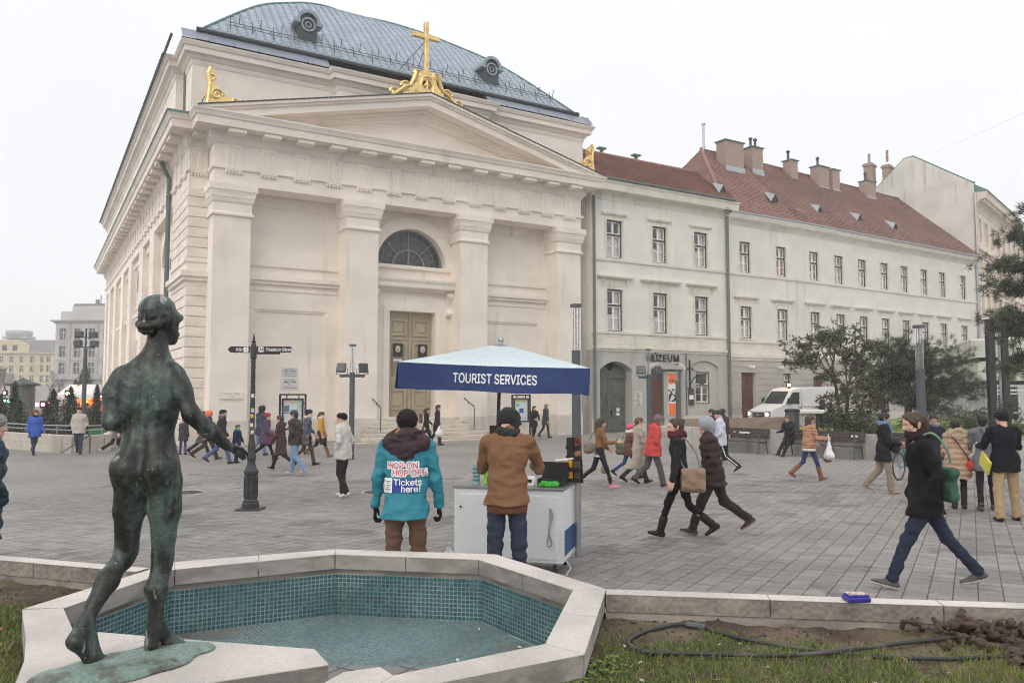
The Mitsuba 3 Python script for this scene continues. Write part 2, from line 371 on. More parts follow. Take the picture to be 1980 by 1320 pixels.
# corner stones: courses of one block each, with open joints
def stone_courses(z0, z1, n):
    h = (z1 - z0) / n
    for i in range(n):
        cpart('stone', MB().box(UL - 0.02, 0.1, 1.13, 5.8, z0 + i * h + 0.02, z0 + (i + 1) * h - 0.02, 0.018), 'm_cream_stone')
stone_courses(1.25, 7.2, 13); stone_courses(8.47, 11.68, 7)
w = MB().box(UL - 0.02, 0.1, 1.16, 5.8, 7.86, 8.28)
for z0, z1, d in ((8.28, 8.46, 0.1), (7.62, 7.86, 0.26), (7.44, 7.62, 0.16), (7.21, 7.44, 0.03)): w.box(UL - d, 0.1, 1.2 - d, 5.8, z0, z1)
cpart('corner_band', w, 'm_cream')
for i in range(7): cpart('stone', MB().box(UR - 1.0, UR + 0.02, 1.16, 4.0, 1.3 + i * 0.85, 2.13 + i * 0.85, 0.02), 'm_cream_stone')
cpart('base_course', MB().box(UL - 0.12, 0.1, 1.06, LEN, 0.0, 1.22, 0.02).box(0.1, 5.4, 1.1, 1.3, 0, 1.2).box(14.3, UR + 0.1, 1.1, 1.3, 0, 1.2), 'm_plinth')
# string courses inside the bays of the front
w = MB()
for a, b in ((PIL[0] + 0.81, PIL[1] - 0.81), (PIL[2] + 0.81, PIL[3] - 0.81)):
    for z0, z1, d in ((8.33, 8.5, 0.1), (7.66, 7.86, 0.28), (7.5, 7.66, 0.16), (7.2, 7.3, 0.06)): w.box(a, b, 1.2 - d, 1.25, z0, z1)
w.box(PIL[1] + 0.81, PIL[2] - 0.81, 1.02, 1.25, 8.78, 8.95)
cpart('string_course', w, 'm_cream', kind='stuff')
for q in panels:
    x0, z0, x1, z1 = q.bounds; f = MB()
    f.poly(rect(x0 - 0.0, x1 + 0.0, z0, z1).difference(rect(x0 + 0.09, x1 - 0.09, z0 + 0.09, z1 - 0.09)), 1.25, 1.325)
    cpart('panel_trim', f, 'm_cream')

# ---- pilasters with capitals
for c in PIL:
    k = cpart('pilaster', MB().box(c - 0.81, c + 0.81, 0.0, 1.25, 1.2, 10.95, 0.015), 'm_cream')
    part(k, 'base', MB().box(c - 0.86, c + 0.86, -0.06, 1.25, 0.0, 1.2, 0.015), 'm_plinth', CH)
    w = MB()
    prof = [(0, 10.28), (0.10, 10.30), (0.10, 10.40), (0.02, 10.44), (0.02, 10.86), (0.07, 10.90), (0.10, 10.98), (0.17, 11.28), (0.19, 11.34), (0.19, 11.36), (0.23, 11.4), (0.23, 11.7), (0, 11.7)]
    w.sweep([(d, z) for d, z in prof], [(c - 0.81, 1.2), (c - 0.81, 0.0), (c + 0.81, 0.0), (c + 0.81, 1.2)])
    cap = part(k, 'capital', w, 'm_cream', CH)
    w = MB()
    for i in range(15):
        x = c - 0.90 + i * 0.1286
        w.lathe([(0.0, 0.0), (0.045, 0.03), (0.055, 0.12), (0.03, 0.2), (0, 0.22)], 7, (x, -0.115, 11.06))
    for i in range(9):
        w.lathe([(0.0, 0.0), (0.045, 0.03), (0.055, 0.12), (0.03, 0.2), (0, 0.22)], 7, (c - 0.925, -0.07 + i * 0.133, 11.06))
    part(cap, 'leaf_row', w, 'm_cream_stone', CH, kind='stuff')

# ---- entablature, wrapping the body corners and the projecting front
EP = [(UL, LEN), (UL, 1.2), (PIL[0] - 0.83, 1.2), (PIL[0] - 0.83, -0.02), (PIL[3] + 0.83, -0.02), (PIL[3] + 0.83, 1.2), (UR, 1.2), (UR, 14)]
cpart('architrave', MB().sweep([(-1.2, 11.7), (0, 11.7), (0, 12.36), (0.1, 12.38), (0.1, 12.5), (-1.2, 12.5)], EP), 'm_cream')
cpart('frieze', MB().sweep([(-1.1, 12.5), (0, 12.5), (0, 13.5), (-1.1, 13.5)], EP), 'm_cream')
cpart('cornice', MB().sweep([(-1.1, 13.5), (0.06, 13.5), (0.16, 13.66), (0.2, 13.76), (0.24, 13.96), (0.24, 14.03), (0.88, 14.03), (0.90, 14.36), (0.96, 14.38), (1.0, 14.48), (1.08, 14.6), (1.08, 14.66), (-1.1, 14.75)], EP), 'm_cream')
cpart('cornice_flashing', MB().sweep([(-1.05, 14.755), (-0.9, 14.755), (1.10, 14.665), (1.10, 14.61), (1.12, 14.61), (1.12, 14.70), (-1.05, 14.80)], EP[:4]), 'm_patina')
def entab_bits(c, face, along='u'):
    """triglyph with its drops and the mutule above, centred at c on the face plane"""
    def P(m, a, b, d0, d1, z0, z1, bv=0.0):
        if along == 'u': m.box(c + a, c + b, face - d1, face - d0, z0, z1, bv)
        else: m.box(face - d1, face - d0, c + a, c + b, z0, z1, bv)
    m = MB(); P(m, -0.37, 0.37, -0.05, 0.03, 12.5, 13.42); P(m, -0.38, 0.38, -0.05, 0.075, 13.36, 13.5)
    for q in (-0.27, 0.0, 0.27): P(m, q - 0.085, q + 0.085, 0.0, 0.062, 12.5, 13.38, 0.02)
    k = cpart('triglyph', m, 'm_cream')
    m = MB(); P(m, -0.38, 0.38, 0.0, 0.11, 12.30, 12.37)
    for i in range(6): P(m, -0.33 + i * 0.132 - 0.04, -0.33 + i * 0.132 + 0.04, 0.0, 0.1, 12.19, 12.31)
    part(k, 'drops', m, 'm_cream', CH)
    m = MB(); P(m, -0.38, 0.38, 0.2, 0.80, 13.84, 14.04, 0.02)
    cpart('mutule', m, 'm_cream')
for i in range(13): entab_bits(PIL[0] + i * (PIL[3] - PIL[0]) / 12, -0.02)
entab_bits(-0.56, 1.2); entab_bits(UR - 0.45, 1.2)
for i in range(31): entab_bits(1.95 + i * 1.56, UL, 'v')
# metope joints
m = MB()
for i in range(12):
    x = PIL[0] + (i + 0.5) * (PIL[3] - PIL[0]) / 12
    m.box(x - 0.40, x + 0.40, -0.035, 0.0, 12.52, 13.40)
cpart('metope', m, 'm_cream', kind='stuff')

# ---- pediment
HB = 10.75; ZA = 17.35; Z0 = 14.72; SL = (ZA - Z0) / HB; L = lambda x, o: Z0 + (HB - abs(x)) * SL - o
def chevron(o0, o1, half, zmin=14.68):
    q = sg.Polygon([(UC - half, L(half, o0)), (UC, L(0, o0)), (UC + half, L(half, o0)), (UC + half, L(half, o1)), (UC, L(0, o1)), (UC - half, L(half, o1))])
    return q.intersection(rect(UC - 20, UC + 20, zmin, 30))
cpart('tympanum', MB().poly(sg.Polygon([(UC - 9.5, 14.7), (UC + 9.5, 14.7), (UC, L(0, 0.5))]), 0.22, 1.3), 'm_cream')
inner = sg.Polygon([(UC - 6.4, 14.95), (UC + 6.4, 14.95), (UC, L(0, 1.12))]); outer = sg.Polygon([(UC - 9.3, 14.7), (UC + 9.3, 14.7), (UC, L(0, 0.6))])
cpart('tympanum_trim', MB().poly(outer.difference(inner), 0.04, 0.23), 'm_cream')
w = MB(); w.poly(chevron(0.0, 0.13, HB + 0.12), -1.1, 4.0); w.poly(chevron(0.10, 0.24, HB), -1.0, 3.9); w.poly(chevron(0.23, 0.58, HB - 0.1), -0.9, 3.8); w.poly(chevron(0.57, 0.70, HB - 0.4), -0.26, 1.3); w.poly(chevron(0.69, 0.86, HB - 0.6), -0.08, 1.3); w.poly(chevron(0.85, 0.95, HB - 0.8), 0.04, 1.3)
cpart('raking_cornice', w, 'm_cream')
cpart('pediment_flashing', MB().poly(chevron(-0.05, 0.0, HB + 0.16), -1.14, 4.0), 'm_lead')

# ---- attic storey
AP = [(UL - 0.35, 46), (UL - 0.35, 3.4), (UL + 0.02, 3.4), (UL + 0.02, 1.2), (5.7, 1.2), (5.7, 0.75), (14.1, 0.75), (14.1, 1.2), (UR + 0.2, 1.2), (UR + 0.2, 46)]
w = MB(); w.poly(sg.Polygon(AP), 14.6, 17.6, 'z'); cpart('attic_wall', w, 'm_cream')
cpart('attic_cornice', MB().sweep([(-0.5, 17.3), (0.03, 17.3), (0.06, 17.42), (0.06, 17.5), (0.14, 17.56), (0.22, 17.7), (0.38, 17.74), (0.40, 17.98), (0.46, 18.0), (0.54, 18.14), (0.56, 18.2), (-0.5, 18.25)], AP), 'm_cream')
roof = cpart('roof', MB().poly(sg.Polygon([(-1.5, 0.75), (21.2, 0.75), (21.2, 46), (-1.5, 46)]), 18.22, 18.3, 'z'), 'm_lead')
T_ = np.array([0, 0.55, 1.45, 2, 3.1, 4.26, 5.4, 7.1, 8.85, 10.4, 11.15]); Z_ = np.array([18.3, 18.9, 19.86, 20.45, 21.6, 22.7, 23.52, 24.75, 25.8, 26.5, 26.72])
tt = np.linspace(0.5, 11.15, 36); zz = np.interp(tt, T_, Z_); zz = np.convolve(np.pad(zz, 2, mode='reflect', reflect_type='odd'), np.ones(5) / 5, 'valid')
AU0, AU1, AV0, AV1 = -1.25, 20.95, 0.6, 46.5
def vault(m, lift=0.0, trange=None):
    """front, right, rear and left faces of the domical vault over the eave rectangle"""
    t = tt; z = zz + lift; k = np.linspace(0, 1, 24)
    def sheet(f): m.grid(np.array([[f(a, b, c) for c in k] for a, b in zip(t, z)]))
    sheet(lambda a, b, c: (AU0 + a + (AU1 - AU0 - 2 * a) * c, AV0 + a, b))
    sheet(lambda a, b, c: (AU1 - a, AV0 + a + (AV1 - AV0 - 2 * a) * c, b))
    sheet(lambda a, b, c: (AU1 - a - (AU1 - AU0 - 2 * a) * c, AV1 - a, b))
    sheet(lambda a, b, c: (AU0 + a, AV1 - a - (AV1 - AV0 - 2 * a) * c, b))
m = MB(); vault(m); part(roof, 'vault', m, 'm_slate_dark', CH, smooth=40)
# slates: pointed, laid in diagonals on the front face; the 300 lowest ones are pieces of their own, the rest one mesh
s_of = np.concatenate([[0], np.cumsum(np.hypot(np.diff(tt), np.diff(zz)))])
def on_vault(u, s, lift=0.0):
    t = np.interp(s, s_of, tt); z = np.interp(s, s_of, zz); e = 0.05
    t2 = np.interp(s + e, s_of, tt); z2 = np.interp(s + e, s_of, zz); nx, nz = -(z2 - z), (t2 - t); L_ = math.hypot(nx, nz) + 1e-9
    return np.array([u, AV0 + t + lift * nx / L_, z + lift * nz / L_]), t
rest, n_sl = {0: MB(), 1: MB(), 2: MB()}, 0
W_, H_ = 0.42, 0.30
row = 0; s = 0.75
while s < s_of[-1] - 0.3:
    off = 0.5 * W_ if row % 2 else 0.0
    _, t = on_vault(0, s)
    u = AU0 + t + 0.25 + off
    while u < AU1 - t - 0.2:
        q = [on_vault(u, s - H_, 0.034)[0], on_vault(u + W_ * 0.49, s, 0.026)[0], on_vault(u, s + H_, 0.01)[0], on_vault(u - W_ * 0.49, s, 0.026)[0]]
        b = [on_vault(u, s - H_, 0.0)[0], on_vault(u + W_ * 0.49, s, 0.0)[0], on_vault(u - W_ * 0.49, s, 0.0)[0]]
        V7 = np.array(q + b); F7 = [[0, 1, 2], [0, 2, 3], [0, 4, 5], [0, 5, 1], [0, 3, 6], [0, 6, 4]]
        kind = 0 if RNG.random() < 0.66 else (1 if RNG.random() < 0.5 else 2)
        if u < 10.5 and n_sl < 300 and 2 < row < 17 :
            part(roof, 'slate', (V7, np.array(F7)), ('m_slate', 'm_slate_light', 'm_slate_dark')[kind], CH); n_sl += 1
        else: rest[kind].raw(V7, F7)
        u += W_
    row += 1; s += H_
for kind, nm in ((0, 'm_slate'), (1, 'm_slate_light'), (2, 'm_slate_dark')): part(roof, 'slate_field', rest[kind], nm, CH, kind='stuff')
# hips in patinated copper, the skirt of flat seamed sheets, gutter and snow guard
for e0, e1, sx in ((AU0, AV0, 1), (AU1, AV0, -1)):
    pts = [(e0 + sx * a, e1 + a, b + 0.04) for a, b in zip(tt, zz)]; part(roof, 'hip', MB().tube(pts, 0.055, 6), 'm_patina', CH)
x = AU0 - 0.25; i = 0
while x < AU1 + 0.2:
    x2 = min(x + 1.12, AU1 + 0.25)
    m = MB(); m.grid(np.array([[(x, 0.62, 18.26), (x2 - 0.02, 0.62, 18.26)], [(x + 0.0, 1.18, 18.86), (x2 - 0.02, 1.18, 18.86)]])); m.tube([(x2, 0.62, 18.28), (x2, 1.18, 18.88)], 0.025, 5)
    if not (5.4 < (x + x2) / 2 < 14.4): part(roof, 'flashing_sheet', m, 'm_zinc', CH)
    x = x2
part(roof, 'gutter', MB().tube([(AU0 + 0.4, 1.12, 18.93), (AU1 - 0.4, 1.12, 18.93)], 0.11, 8).tube([(UL - 0.95, 0.62, 18.22), (UL - 0.95, 3.0, 18.22)], 0.06, 6).tube([(UL - 0.98, 3.0, 18.22), (UL - 0.98, 46, 18.22)], 0.07, 6), 'm_lead', CH)
m = MB()
for s0 in (0.95, 1.25): m.tube([tuple(on_vault(AU0 + 1.9, s0, 0.22)[0]), tuple(on_vault(AU1 - 1.9, s0, 0.22)[0])], 0.018, 5)
for i in range(19):
    u = AU0 + 2.0 + i * (AU1 - AU0 - 4.0) / 18; m.tube([on_vault(u, 0.9, 0.0)[0], on_vault(u, 1.5, 0.34)[0]], 0.022, 5)
    m.tube([on_vault(u + 0.5, 1.75, 0.0)[0], on_vault(u + 0.5, 1.95, 0.4)[0]], 0.02, 5)
part(roof, 'snow_guard', m, 'm_lead', CH)
for du, s0 in ((4.55, 2.05), (UC * 2 - 4.55, 2.05)):
    b0, t0 = on_vault(du, s0); y0 = b0[1] - 0.35; z0 = b0[2] - 0.1
    body = MB().poly(arch(du, 0.48, z0 - 0.35, z0 + 0.75, 16), y0, y0 + 2.2)
    k = part(roof, 'dormer', body, 'm_lead', CH)
    part(k, 'hood', MB().poly(arch(du, 0.60, z0 + 0.72, z0 + 0.75, 16).difference(arch(du, 0.44, z0 + 0.70, z0 + 0.75, 16)), y0 - 0.16, y0 + 2.0).box(du - 0.72, du - 0.42, y0 - 0.16, y0 + 0.5, z0 + 0.62, z0 + 0.78).box(du + 0.42, du + 0.72, y0 - 0.16, y0 + 0.5, z0 + 0.62, z0 + 0.78), 'm_slate_dark', CH)
    ring = sg.Point(du, z0 + 0.62).buffer(0.36, 24)
    part(k, 'louvre', MB().poly(ring.difference(sg.Point(du, z0 + 0.62).buffer(0.28, 24)), y0 - 0.1, y0).poly(sg.Point(du, z0 + 0.62).buffer(0.16, 24).difference(sg.Point(du, z0 + 0.62).buffer(0.11, 24)), y0 - 0.06, y0), 'm_slate_dark', CH)

# ---- gilded cross, its foot and the corner ornaments
def spiral(cx, cz, r, turns, y, w=0.07, dirn=1, a0=0.0):
    a = np.linspace(0, turns * 2 * np.pi, 40); rr = r * (1 - 0.85 * a / a[-1])
    return [(cx + dirn * q * math.cos(t + a0), y, cz + q * math.sin(t + a0)) for q, t in zip(rr, a)], np.linspace(w, w * 0.6, 40)
yc = -0.45
cross = cpart('cross', MB().box(UC - 0.11, UC + 0.11, yc - 0.11, yc + 0.11, 18.6, 21.25, 0.02).box(UC - 0.76, UC + 0.76, yc - 0.10, yc + 0.10, 20.36, 20.60, 0.02), 'm_gold', label='gilded plain cross above the pediment')
m = MB(); o = sg.Polygon([(UC - 1.35, 17.25), (UC - 0.9, 17.55), (UC - 0.55, 18.05), (UC - 0.45, 18.5), (UC - 0.15, 18.68), (UC + 0.15, 18.68), (UC + 0.45, 18.5), (UC + 0.55, 18.05), (UC + 0.9, 17.55), (UC + 1.35, 17.25), (UC + 1.2, 16.95), (UC - 1.2, 16.95)])
m.poly(o.difference(sg.Point(UC, 17.95).buffer(0.26)), yc - 0.16, yc + 0.16)
for sgn in (-1, 1):
    for cx, cz, r, t in ((1.75, 17.22, 0.24, 1.5), (1.12, 17.62, 0.3, 1.6), (0.5, 18.42, 0.22, 1.4)):
        pts, rr = spiral(UC + sgn * cx, cz, r, t, yc - 0.12, 0.075, sgn); m.tube(pts, rr, 6)
    m.tube([(UC + sgn * a, yc - 0.14, b) for a, b in ((1.9, 17.0), (1.55, 17.3), (1.2, 17.6), (0.9, 17.75), (0.72, 18.15), (0.6, 18.5))], 0.1, 7)
    m.tube([(UC + sgn * a, yc - 0.16, b) for a, b in ((0.3, 17.5), (0.38, 17.9), (0.25, 18.25), (0.0, 18.36))], 0.06, 6)
m.mesh(trimesh.creation.icosphere(2, 0.15).apply_translation([UC, yc - 0.08, 17.93])); m.tube([(UC, yc - 0.16, 17.68), (UC, yc - 0.16, 18.15)], 0.05, 6)
m.tube([(UC - 0.15, yc - 0.16, 17.85), (UC, yc - 0.16, 18.0), (UC + 0.15, yc - 0.16, 17.85)], 0.04, 6)
part(cross, 'foot_ornament', m, 'm_gold', CH)
part(cross, 'stay', MB().tube([(UC, yc, 20.3), (UC - 0.9, yc + 2.6, 18.9)], 0.018, 5).tube([(UC, yc, 20.1), (UC + 0.3, yc + 2.6, 18.7)], 0.018, 5), 'm_black', CH)
for sgn, nm in ((1, -HB + 0.25), (-1, HB - 0.25)):
    x = UC + nm; m = MB(); y = -0.5
    o = sg.Polygon([(x, 14.85), (x + sgn * 1.35, 15.15), (x + sgn * 1.25, 15.32), (x + sgn * 0.85, 15.42), (x + sgn * 0.55, 15.72), (x + sgn * 0.34, 15.95), (x + sgn * 0.42, 16.2), (x + sgn * 0.28, 16.42), (x + sgn * 0.06, 16.6), (x - sgn * 0.02, 16.3), (x + sgn * 0.08, 15.9), (x, 15.4)])
    m.poly(o, y - 0.13, y + 0.13)
    for cx, cz, r in ((0.42, 15.42, 0.27), (1.2, 15.24, 0.14), (0.2, 16.12, 0.17)):
        pts, rr = spiral(x + sgn * cx, cz, r, 1.5, y - 0.13, 0.065, sgn); m.tube(pts, rr, 6)
    m.tube([(x + sgn * a, y - 0.13, b) for a, b in ((0.05, 14.95), (0.12, 15.5), (0.14, 15.9), (0.06, 16.3), (0.16, 16.58))], 0.08, 6)
    cpart('corner_ornament', m, 'm_gold', label='gilded scroll ornament on the pediment corner')

# ---- fanlight, door and its hood
k = cpart('fanlight', MB().poly(arch(UC, 1.90, 8.97, 8.97, 32), 1.62, 1.66), 'm_darkglass')
m = MB(); m.poly(arch(UC, 2.42, 8.95, 8.95, 36).difference(arch(UC, 1.93, 8.90, 8.95, 36)), 1.06, 1.25); m.poly(arch(UC, 2.5, 8.95, 8.95, 36).difference(arch(UC, 2.36, 8.90, 8.95, 36)), 1.02, 1.12)
part(k, 'surround', m, 'm_cream', CH)
m = MB(); m.poly(arch(UC, 1.92, 8.96, 8.96, 32).difference(arch(UC, 1.82, 8.9, 8.96, 32)), 1.54, 1.66); m.poly(arch(UC, 0.92, 8.96, 8.96, 24).difference(arch(UC, 0.83, 8.9, 8.96, 24)), 1.54, 1.62); m.box(UC - 1.9, UC + 1.9, 1.54, 1.62, 8.95, 9.03)
for r in (1.2, 1.52): m.poly(arch(UC, r + 0.012, 8.96, 8.96, 28).difference(arch(UC, r - 0.012, 8.9, 8.96, 28)), 1.58, 1.62)
for i in range(1, 12):
    a = math.pi * i / 12; w_ = 0.045 if i in (3, 6, 9) else 0.016
    m.tube([(UC + 0.86 * math.cos(a), 1.58, 8.96 + 0.86 * math.sin(a)), (UC + 1.88 * math.cos(a), 1.58, 8.96 + 1.88 * math.sin(a))], w_, 5)
m.box(UC - 0.05, UC + 0.05, 1.54, 1.62, 8.96, 9.85)
for i in (2, 4, 6, 8, 10): a = math.pi * i / 12; m.tube([(UC, 1.58, 8.96), (UC + 0.85 * math.cos(a), 1.58, 8.96 + 0.85 * math.sin(a))], 0.016, 5)
part(k, 'glazing_bars', m, 'm_muntin', CH, kind='stuff')
m = MB(); m.poly(rect(7.98, 11.82, 1.2, 7.35).difference(rect(8.62, 11.18, 0.9, 6.59)), 1.08, 1.25); m.poly(rect(8.30, 11.5, 1.2, 6.92).difference(rect(8.62, 11.18, 0.9, 6.59)), 1.02, 1.12)
m.sweep([(-0.4, 7.62), (0.1, 7.62), (0.16, 7.74), (0.52, 7.78), (0.54, 7.98), (0.62, 8.1), (0.64, 8.2), (-0.4, 8.28)], [(7.55, 1.6), (7.55, 1.1), (12.15, 1.1), (12.15, 1.6)])
dk = cpart('portal', m, 'm_cream')
for x in (7.82, 11.98):
    m = MB(); pr = [(1.2, 6.45), (1.0, 6.42), (0.92, 6.5), (0.9, 6.66), (1.0, 6.8), (1.02, 7.0), (0.9, 7.2), (0.78, 7.4), (0.74, 7.62), (1.2, 7.62)]
    m.poly(sg.Polygon(pr), x - 0.17, x + 0.17, 'x'); m.tube([(x - 0.19, 0.98, 6.58), (x + 0.19, 0.98, 6.58)], 0.11, 10); m.tube([(x - 0.19, 0.86, 7.45), (x + 0.19, 0.86, 7.45)], 0.13, 10)
    part(dk, 'console', m, 'm_cream', CH)
def door_leaf(x0, x1):
    k = cpart('door_leaf', MB().box(x0, x1, 1.52, 1.62, 1.2, 6.58), 'm_door')
    for z0, z1 in ((5.35, 6.2), (3.0, 5.0), (1.55, 2.6)):
        m = MB(); a, b = x0 + 0.16, x1 - 0.16
        m.poly(rect(a, b, z0, z1).difference(rect(a + 0.1, b - 0.1, z0 + 0.1, z1 - 0.1)), 1.44, 1.53); m.box(a + 0.2, b - 0.2, 1.48, 1.53, z0 + 0.2, z1 - 0.2, 0.03)
        part(k, 'panel', m, 'm_door', CH)
    m = MB(); m.box(x0, x1, 1.46, 1.53, 5.14, 5.22).box(x0, x1, 1.46, 1.53, 2.72, 2.8); part(k, 'rail', m, 'm_door', CH)
door_leaf(8.63, 9.89); door_leaf(9.91, 11.17)
cpart('door_rebate', MB().box(9.86, 9.94, 1.44, 1.53, 1.2, 6.58), 'm_door')
# ---- steps up to the door, a landing with stepped ends
for i in range(7):
    z1 = 1.2 - i * 0.17; ex = i * 0.30
    cpart('step', MB().box(7.75 - ex, 12.0 + ex, -0.05 - i * 0.31, 1.1 if i == 0 else 0.05 - (i - 1) * 0.31, max(z1 - 0.17, -0.1), z1 - 0.002 * i, 0.015), 'm_step')
cpart('landing', MB().box(7.6, 12.1, 0.0, 1.9, 0.0, 1.195), 'm_step')
for sx, x in ((-1, 7.35), (1, 12.35)):
    m = MB(); m.tube([(x, 0.0, 2.15), (x, -1.1, 1.72)], 0.025, 6); m.tube([(x, -0.02, 2.13), (x, 0.15, 2.13)], 0.02, 6).tube([(x, -1.1, 1.72), (x, -1.1, 0.6)], 0.022, 6).tube([(x, -0.5, 1.94), (x, -0.5, 1.85)], 0.02, 6)
    cpart('handrail', m, 'm_black')
# downpipes
m = MB(); m.tube([(UL - 0.55, 6.2, 13.95), (UL - 0.4, 6.25, 13.6), (UL - 0.16, 6.3, 13.2), (UL - 0.16, 6.3, 0.1)], 0.115, 10)
for z in (12.2, 9.5, 6.5, 3.4): m.tube([(UL - 0.16, 6.3, z), (UL - 0.16, 6.3, z + 0.08)], 0.14, 10)
cpart('downpipe', m, 'm_pipe')
cpart('downpipe', MB().tube([(UL + 0.0, 2.9, 17.5), (UL + 0.0, 2.9, 14.7)], 0.09, 8), 'm_pipe')
cpart('roof_rail', MB().tube([(-0.9, 0.3, 14.72), (-0.6, 0.1, 15.5), (0.2, 0.1, 15.55)], 0.02, 5), 'm_black')
# far end of the flank and the attic, as seen above the pediment
cpart('attic_stringer', MB().box(UL - 0.3, UL + 0.1, 6, 46, 14.75, 14.9), 'm_lead')
# ================================================================== THE HOUSES ON THE RIGHT
def glazing(parent, u0, u1, z0, z1, v, M, transom=0.38, curtain='m_curtain', dark='m_brown', cur_h=0.5, both=True, name='window'):
    """casement window: dark outer frame, white sashes with bars, panes, half curtains and a dark room behind"""
    h = z1 - z0; zt = z1 - h * transom; uc = (u0 + u1) / 2
    m = MB(); m.poly(rect(u0, u1, z0, z1).difference(rect(u0 + 0.06, u1 - 0.06, z0 + 0.07, z1 - 0.07)), v - 0.06, v + 0.10); m.box(u0 + 0.05, u1 - 0.05, v - 0.04, v + 0.09, zt - 0.055, zt + 0.055)
    k = part(parent, name, m, dark, M)
    m = MB()
    for a, b in ((z0 + 0.07, zt - 0.055), (zt + 0.055, z1 - 0.07)):
        for x0, x1 in ((u0 + 0.06, uc), (uc, u1 - 0.06)):
            m.poly(rect(x0, x1, a, b).difference(rect(x0 + 0.06, x1 - 0.06, a + 0.06, b - 0.06)), v + 0.005, v + 0.06)
            if b - a > 1.0: m.box(x0 + 0.05, x1 - 0.05, v + 0.01, v + 0.055, a + (b - a) * 0.52 - 0.018, a + (b - a) * 0.52 + 0.018)
    part(k, 'sash', m, 'm_white', M)
    for x0, x1 in ((u0 + 0.06, uc), (uc, u1 - 0.06)):
        part(k, 'pane', MB().grid(np.array([[(x0, v + 0.035, z0 + 0.07), (x1, v + 0.035, z0 + 0.07)], [(x0, v + 0.035, z1 - 0.07), (x1, v + 0.035, z1 - 0.07)]])), 'm_pane', M)
    x = np.linspace(u0 + 0.08, u1 - 0.08, 40); ph = RNG.random() * 6
    def sheet(za, zb, sel):
        xs = x[sel]; yy = v + 0.2 + 0.025 * np.sin(xs * 42 + ph) + 0.012 * np.sin(xs * 95 + ph)
        return np.array([[(a, b, c) for a, b in zip(xs, yy)] for c in (za, zb)])
    m = MB(); m.grid(sheet(z0 + 0.08, z0 + h * cur_h * (0.62 + 0.8 * RNG.random()), slice(None)))
    if both and RNG.random() < 0.8: a_, b_ = int(RNG.integers(5, 13)), int(RNG.integers(27, 35)); m.grid(sheet(z0 + 0.08, z1 - 0.1, slice(0, a_))); m.grid(sheet(z0 + 0.08, z1 - 0.1, slice(b_, 40)))
    part(k, 'curtain', m, curtain, M)
    return k

def hood(parent, u0, u1, z, v, M, m, proj=0.22, consoles=False, name='window_hood'):
    w = MB().sweep([(-0.1, z), (proj * 0.35, z), (proj * 0.5, z + 0.06), (proj * 0.9, z + 0.08), (proj, z + 0.15), (proj, z + 0.19), (-0.1, z + 0.24)], [(u0, v + 0.05), (u0, v), (u1, v), (u1, v + 0.05)])
    if consoles:
        for x in (u0 + 0.1, u1 - 0.1): w.poly(sg.Polygon([(v + 0.05, z - 0.5), (v - 0.04, z - 0.48), (v - 0.06, z - 0.3), (v - 0.15, z - 0.08), (v - 0.16, z), (v + 0.05, z)]), x - 0.06, x + 0.06, 'x')
    return part(parent, name, w, m, M)

def casing(parent, u0, u1, z0, z1, v, M, m, w_=0.13, d=0.06, sill=True):
    q = MB().poly(rect(u0 - w_, u1 + w_, z0, z1 + w_).difference(rect(u0, u1, z0 - 1, z1)), v - d, v + 0.04)
    if sill: q.box(u0 - w_ - 0.03, u1 + w_ + 0.03, v - d - 0.05, v + 0.04, z0 - 0.1, z0)
    return part(parent, 'window_casing', q, m, M)

def tile_roof(parent, P, m, course=0.21, name='roof', n_along=60):
    """P: list of 4 corners (eave left, eave right, ridge right, ridge left); overlapping courses with thick lower edges and small unevenness"""
    P = np.array(P, float); q = MB(); L_ = np.linalg.norm((P[3] + P[2]) / 2 - (P[0] + P[1]) / 2); n = int(L_ / course)
    nv = np.cross(P[1] - P[0], P[3] - P[0]); nv /= np.linalg.norm(nv); nv = nv if nv[2] > 0 else -nv
    base = MB().raw(P - nv * 0.02, np.array([[0, 1, 2, 3]])); k = part(parent, name, base, m)
    for i in range(n):
        s0, s1 = i / n, min((i + 1.15) / n, 1.0); x = np.linspace(0, 1, n_along)
        def line(s, lift): a, b = P[0] + (P[3] - P[0]) * s, P[1] + (P[2] - P[1]) * s; return a + (b - a) * x[:, None] + nv * (lift + 0.014 * (RNG.random(n_along)[:, None] - 0.5))
        lo = line(s0, 0.055); q.grid(np.array([lo - nv * 0.06, lo, line(s1, 0.0)]))
    part(k, 'tile_course', q, m, kind='stuff')
    return k
def W(M, *p): return [M[:3, :3] @ np.array(a, float) + M[:3, 3] for a in p]

# ---- the museum house: sage green, three bays
VM = 0.3
museum = thing('museum_house', 'sage green three-bay house with an arched gate and dark lettering over its door', 'house')
mp = lambda n, m, t, **k: part(museum, n, m, t, CH, **k)
A0, A1 = UR + 0.05, 31.75
top = [(21.91, 23.10), (25.47, 26.62), (28.93, 30.10)]
gate = segarch(21.36, 23.75, 0.0, 3.75, 0.5); mdoor = rect(25.25, 27.85, 0.0, 3.85); mwin = rect(29.06, 30.25, 1.7, 3.72); niche = segarch(28.35, 30.95, 1.35, 4.0, 0.42)
up = rect(A0, A1, 4.9, 14.6).difference(shapely.union_all([rect(a, b, 10.36, 12.62) for a, b in top] + [rect(a, b, 6.02, 8.5) for a, b in top]))
mp('wall', MB().poly(up, VM, VM + 0.45), 'm_sage')
gr = rect(A0, A1, 0, 4.9)
mp('ground_floor_wall', MB().poly(gr.difference(shapely.union_all([gate, mdoor, niche])), VM - 0.02, VM + 0.12).poly(gr.difference(shapely.union_all([gate, mdoor, mwin])), VM + 0.12, VM + 0.75), 'm_sage_dark')
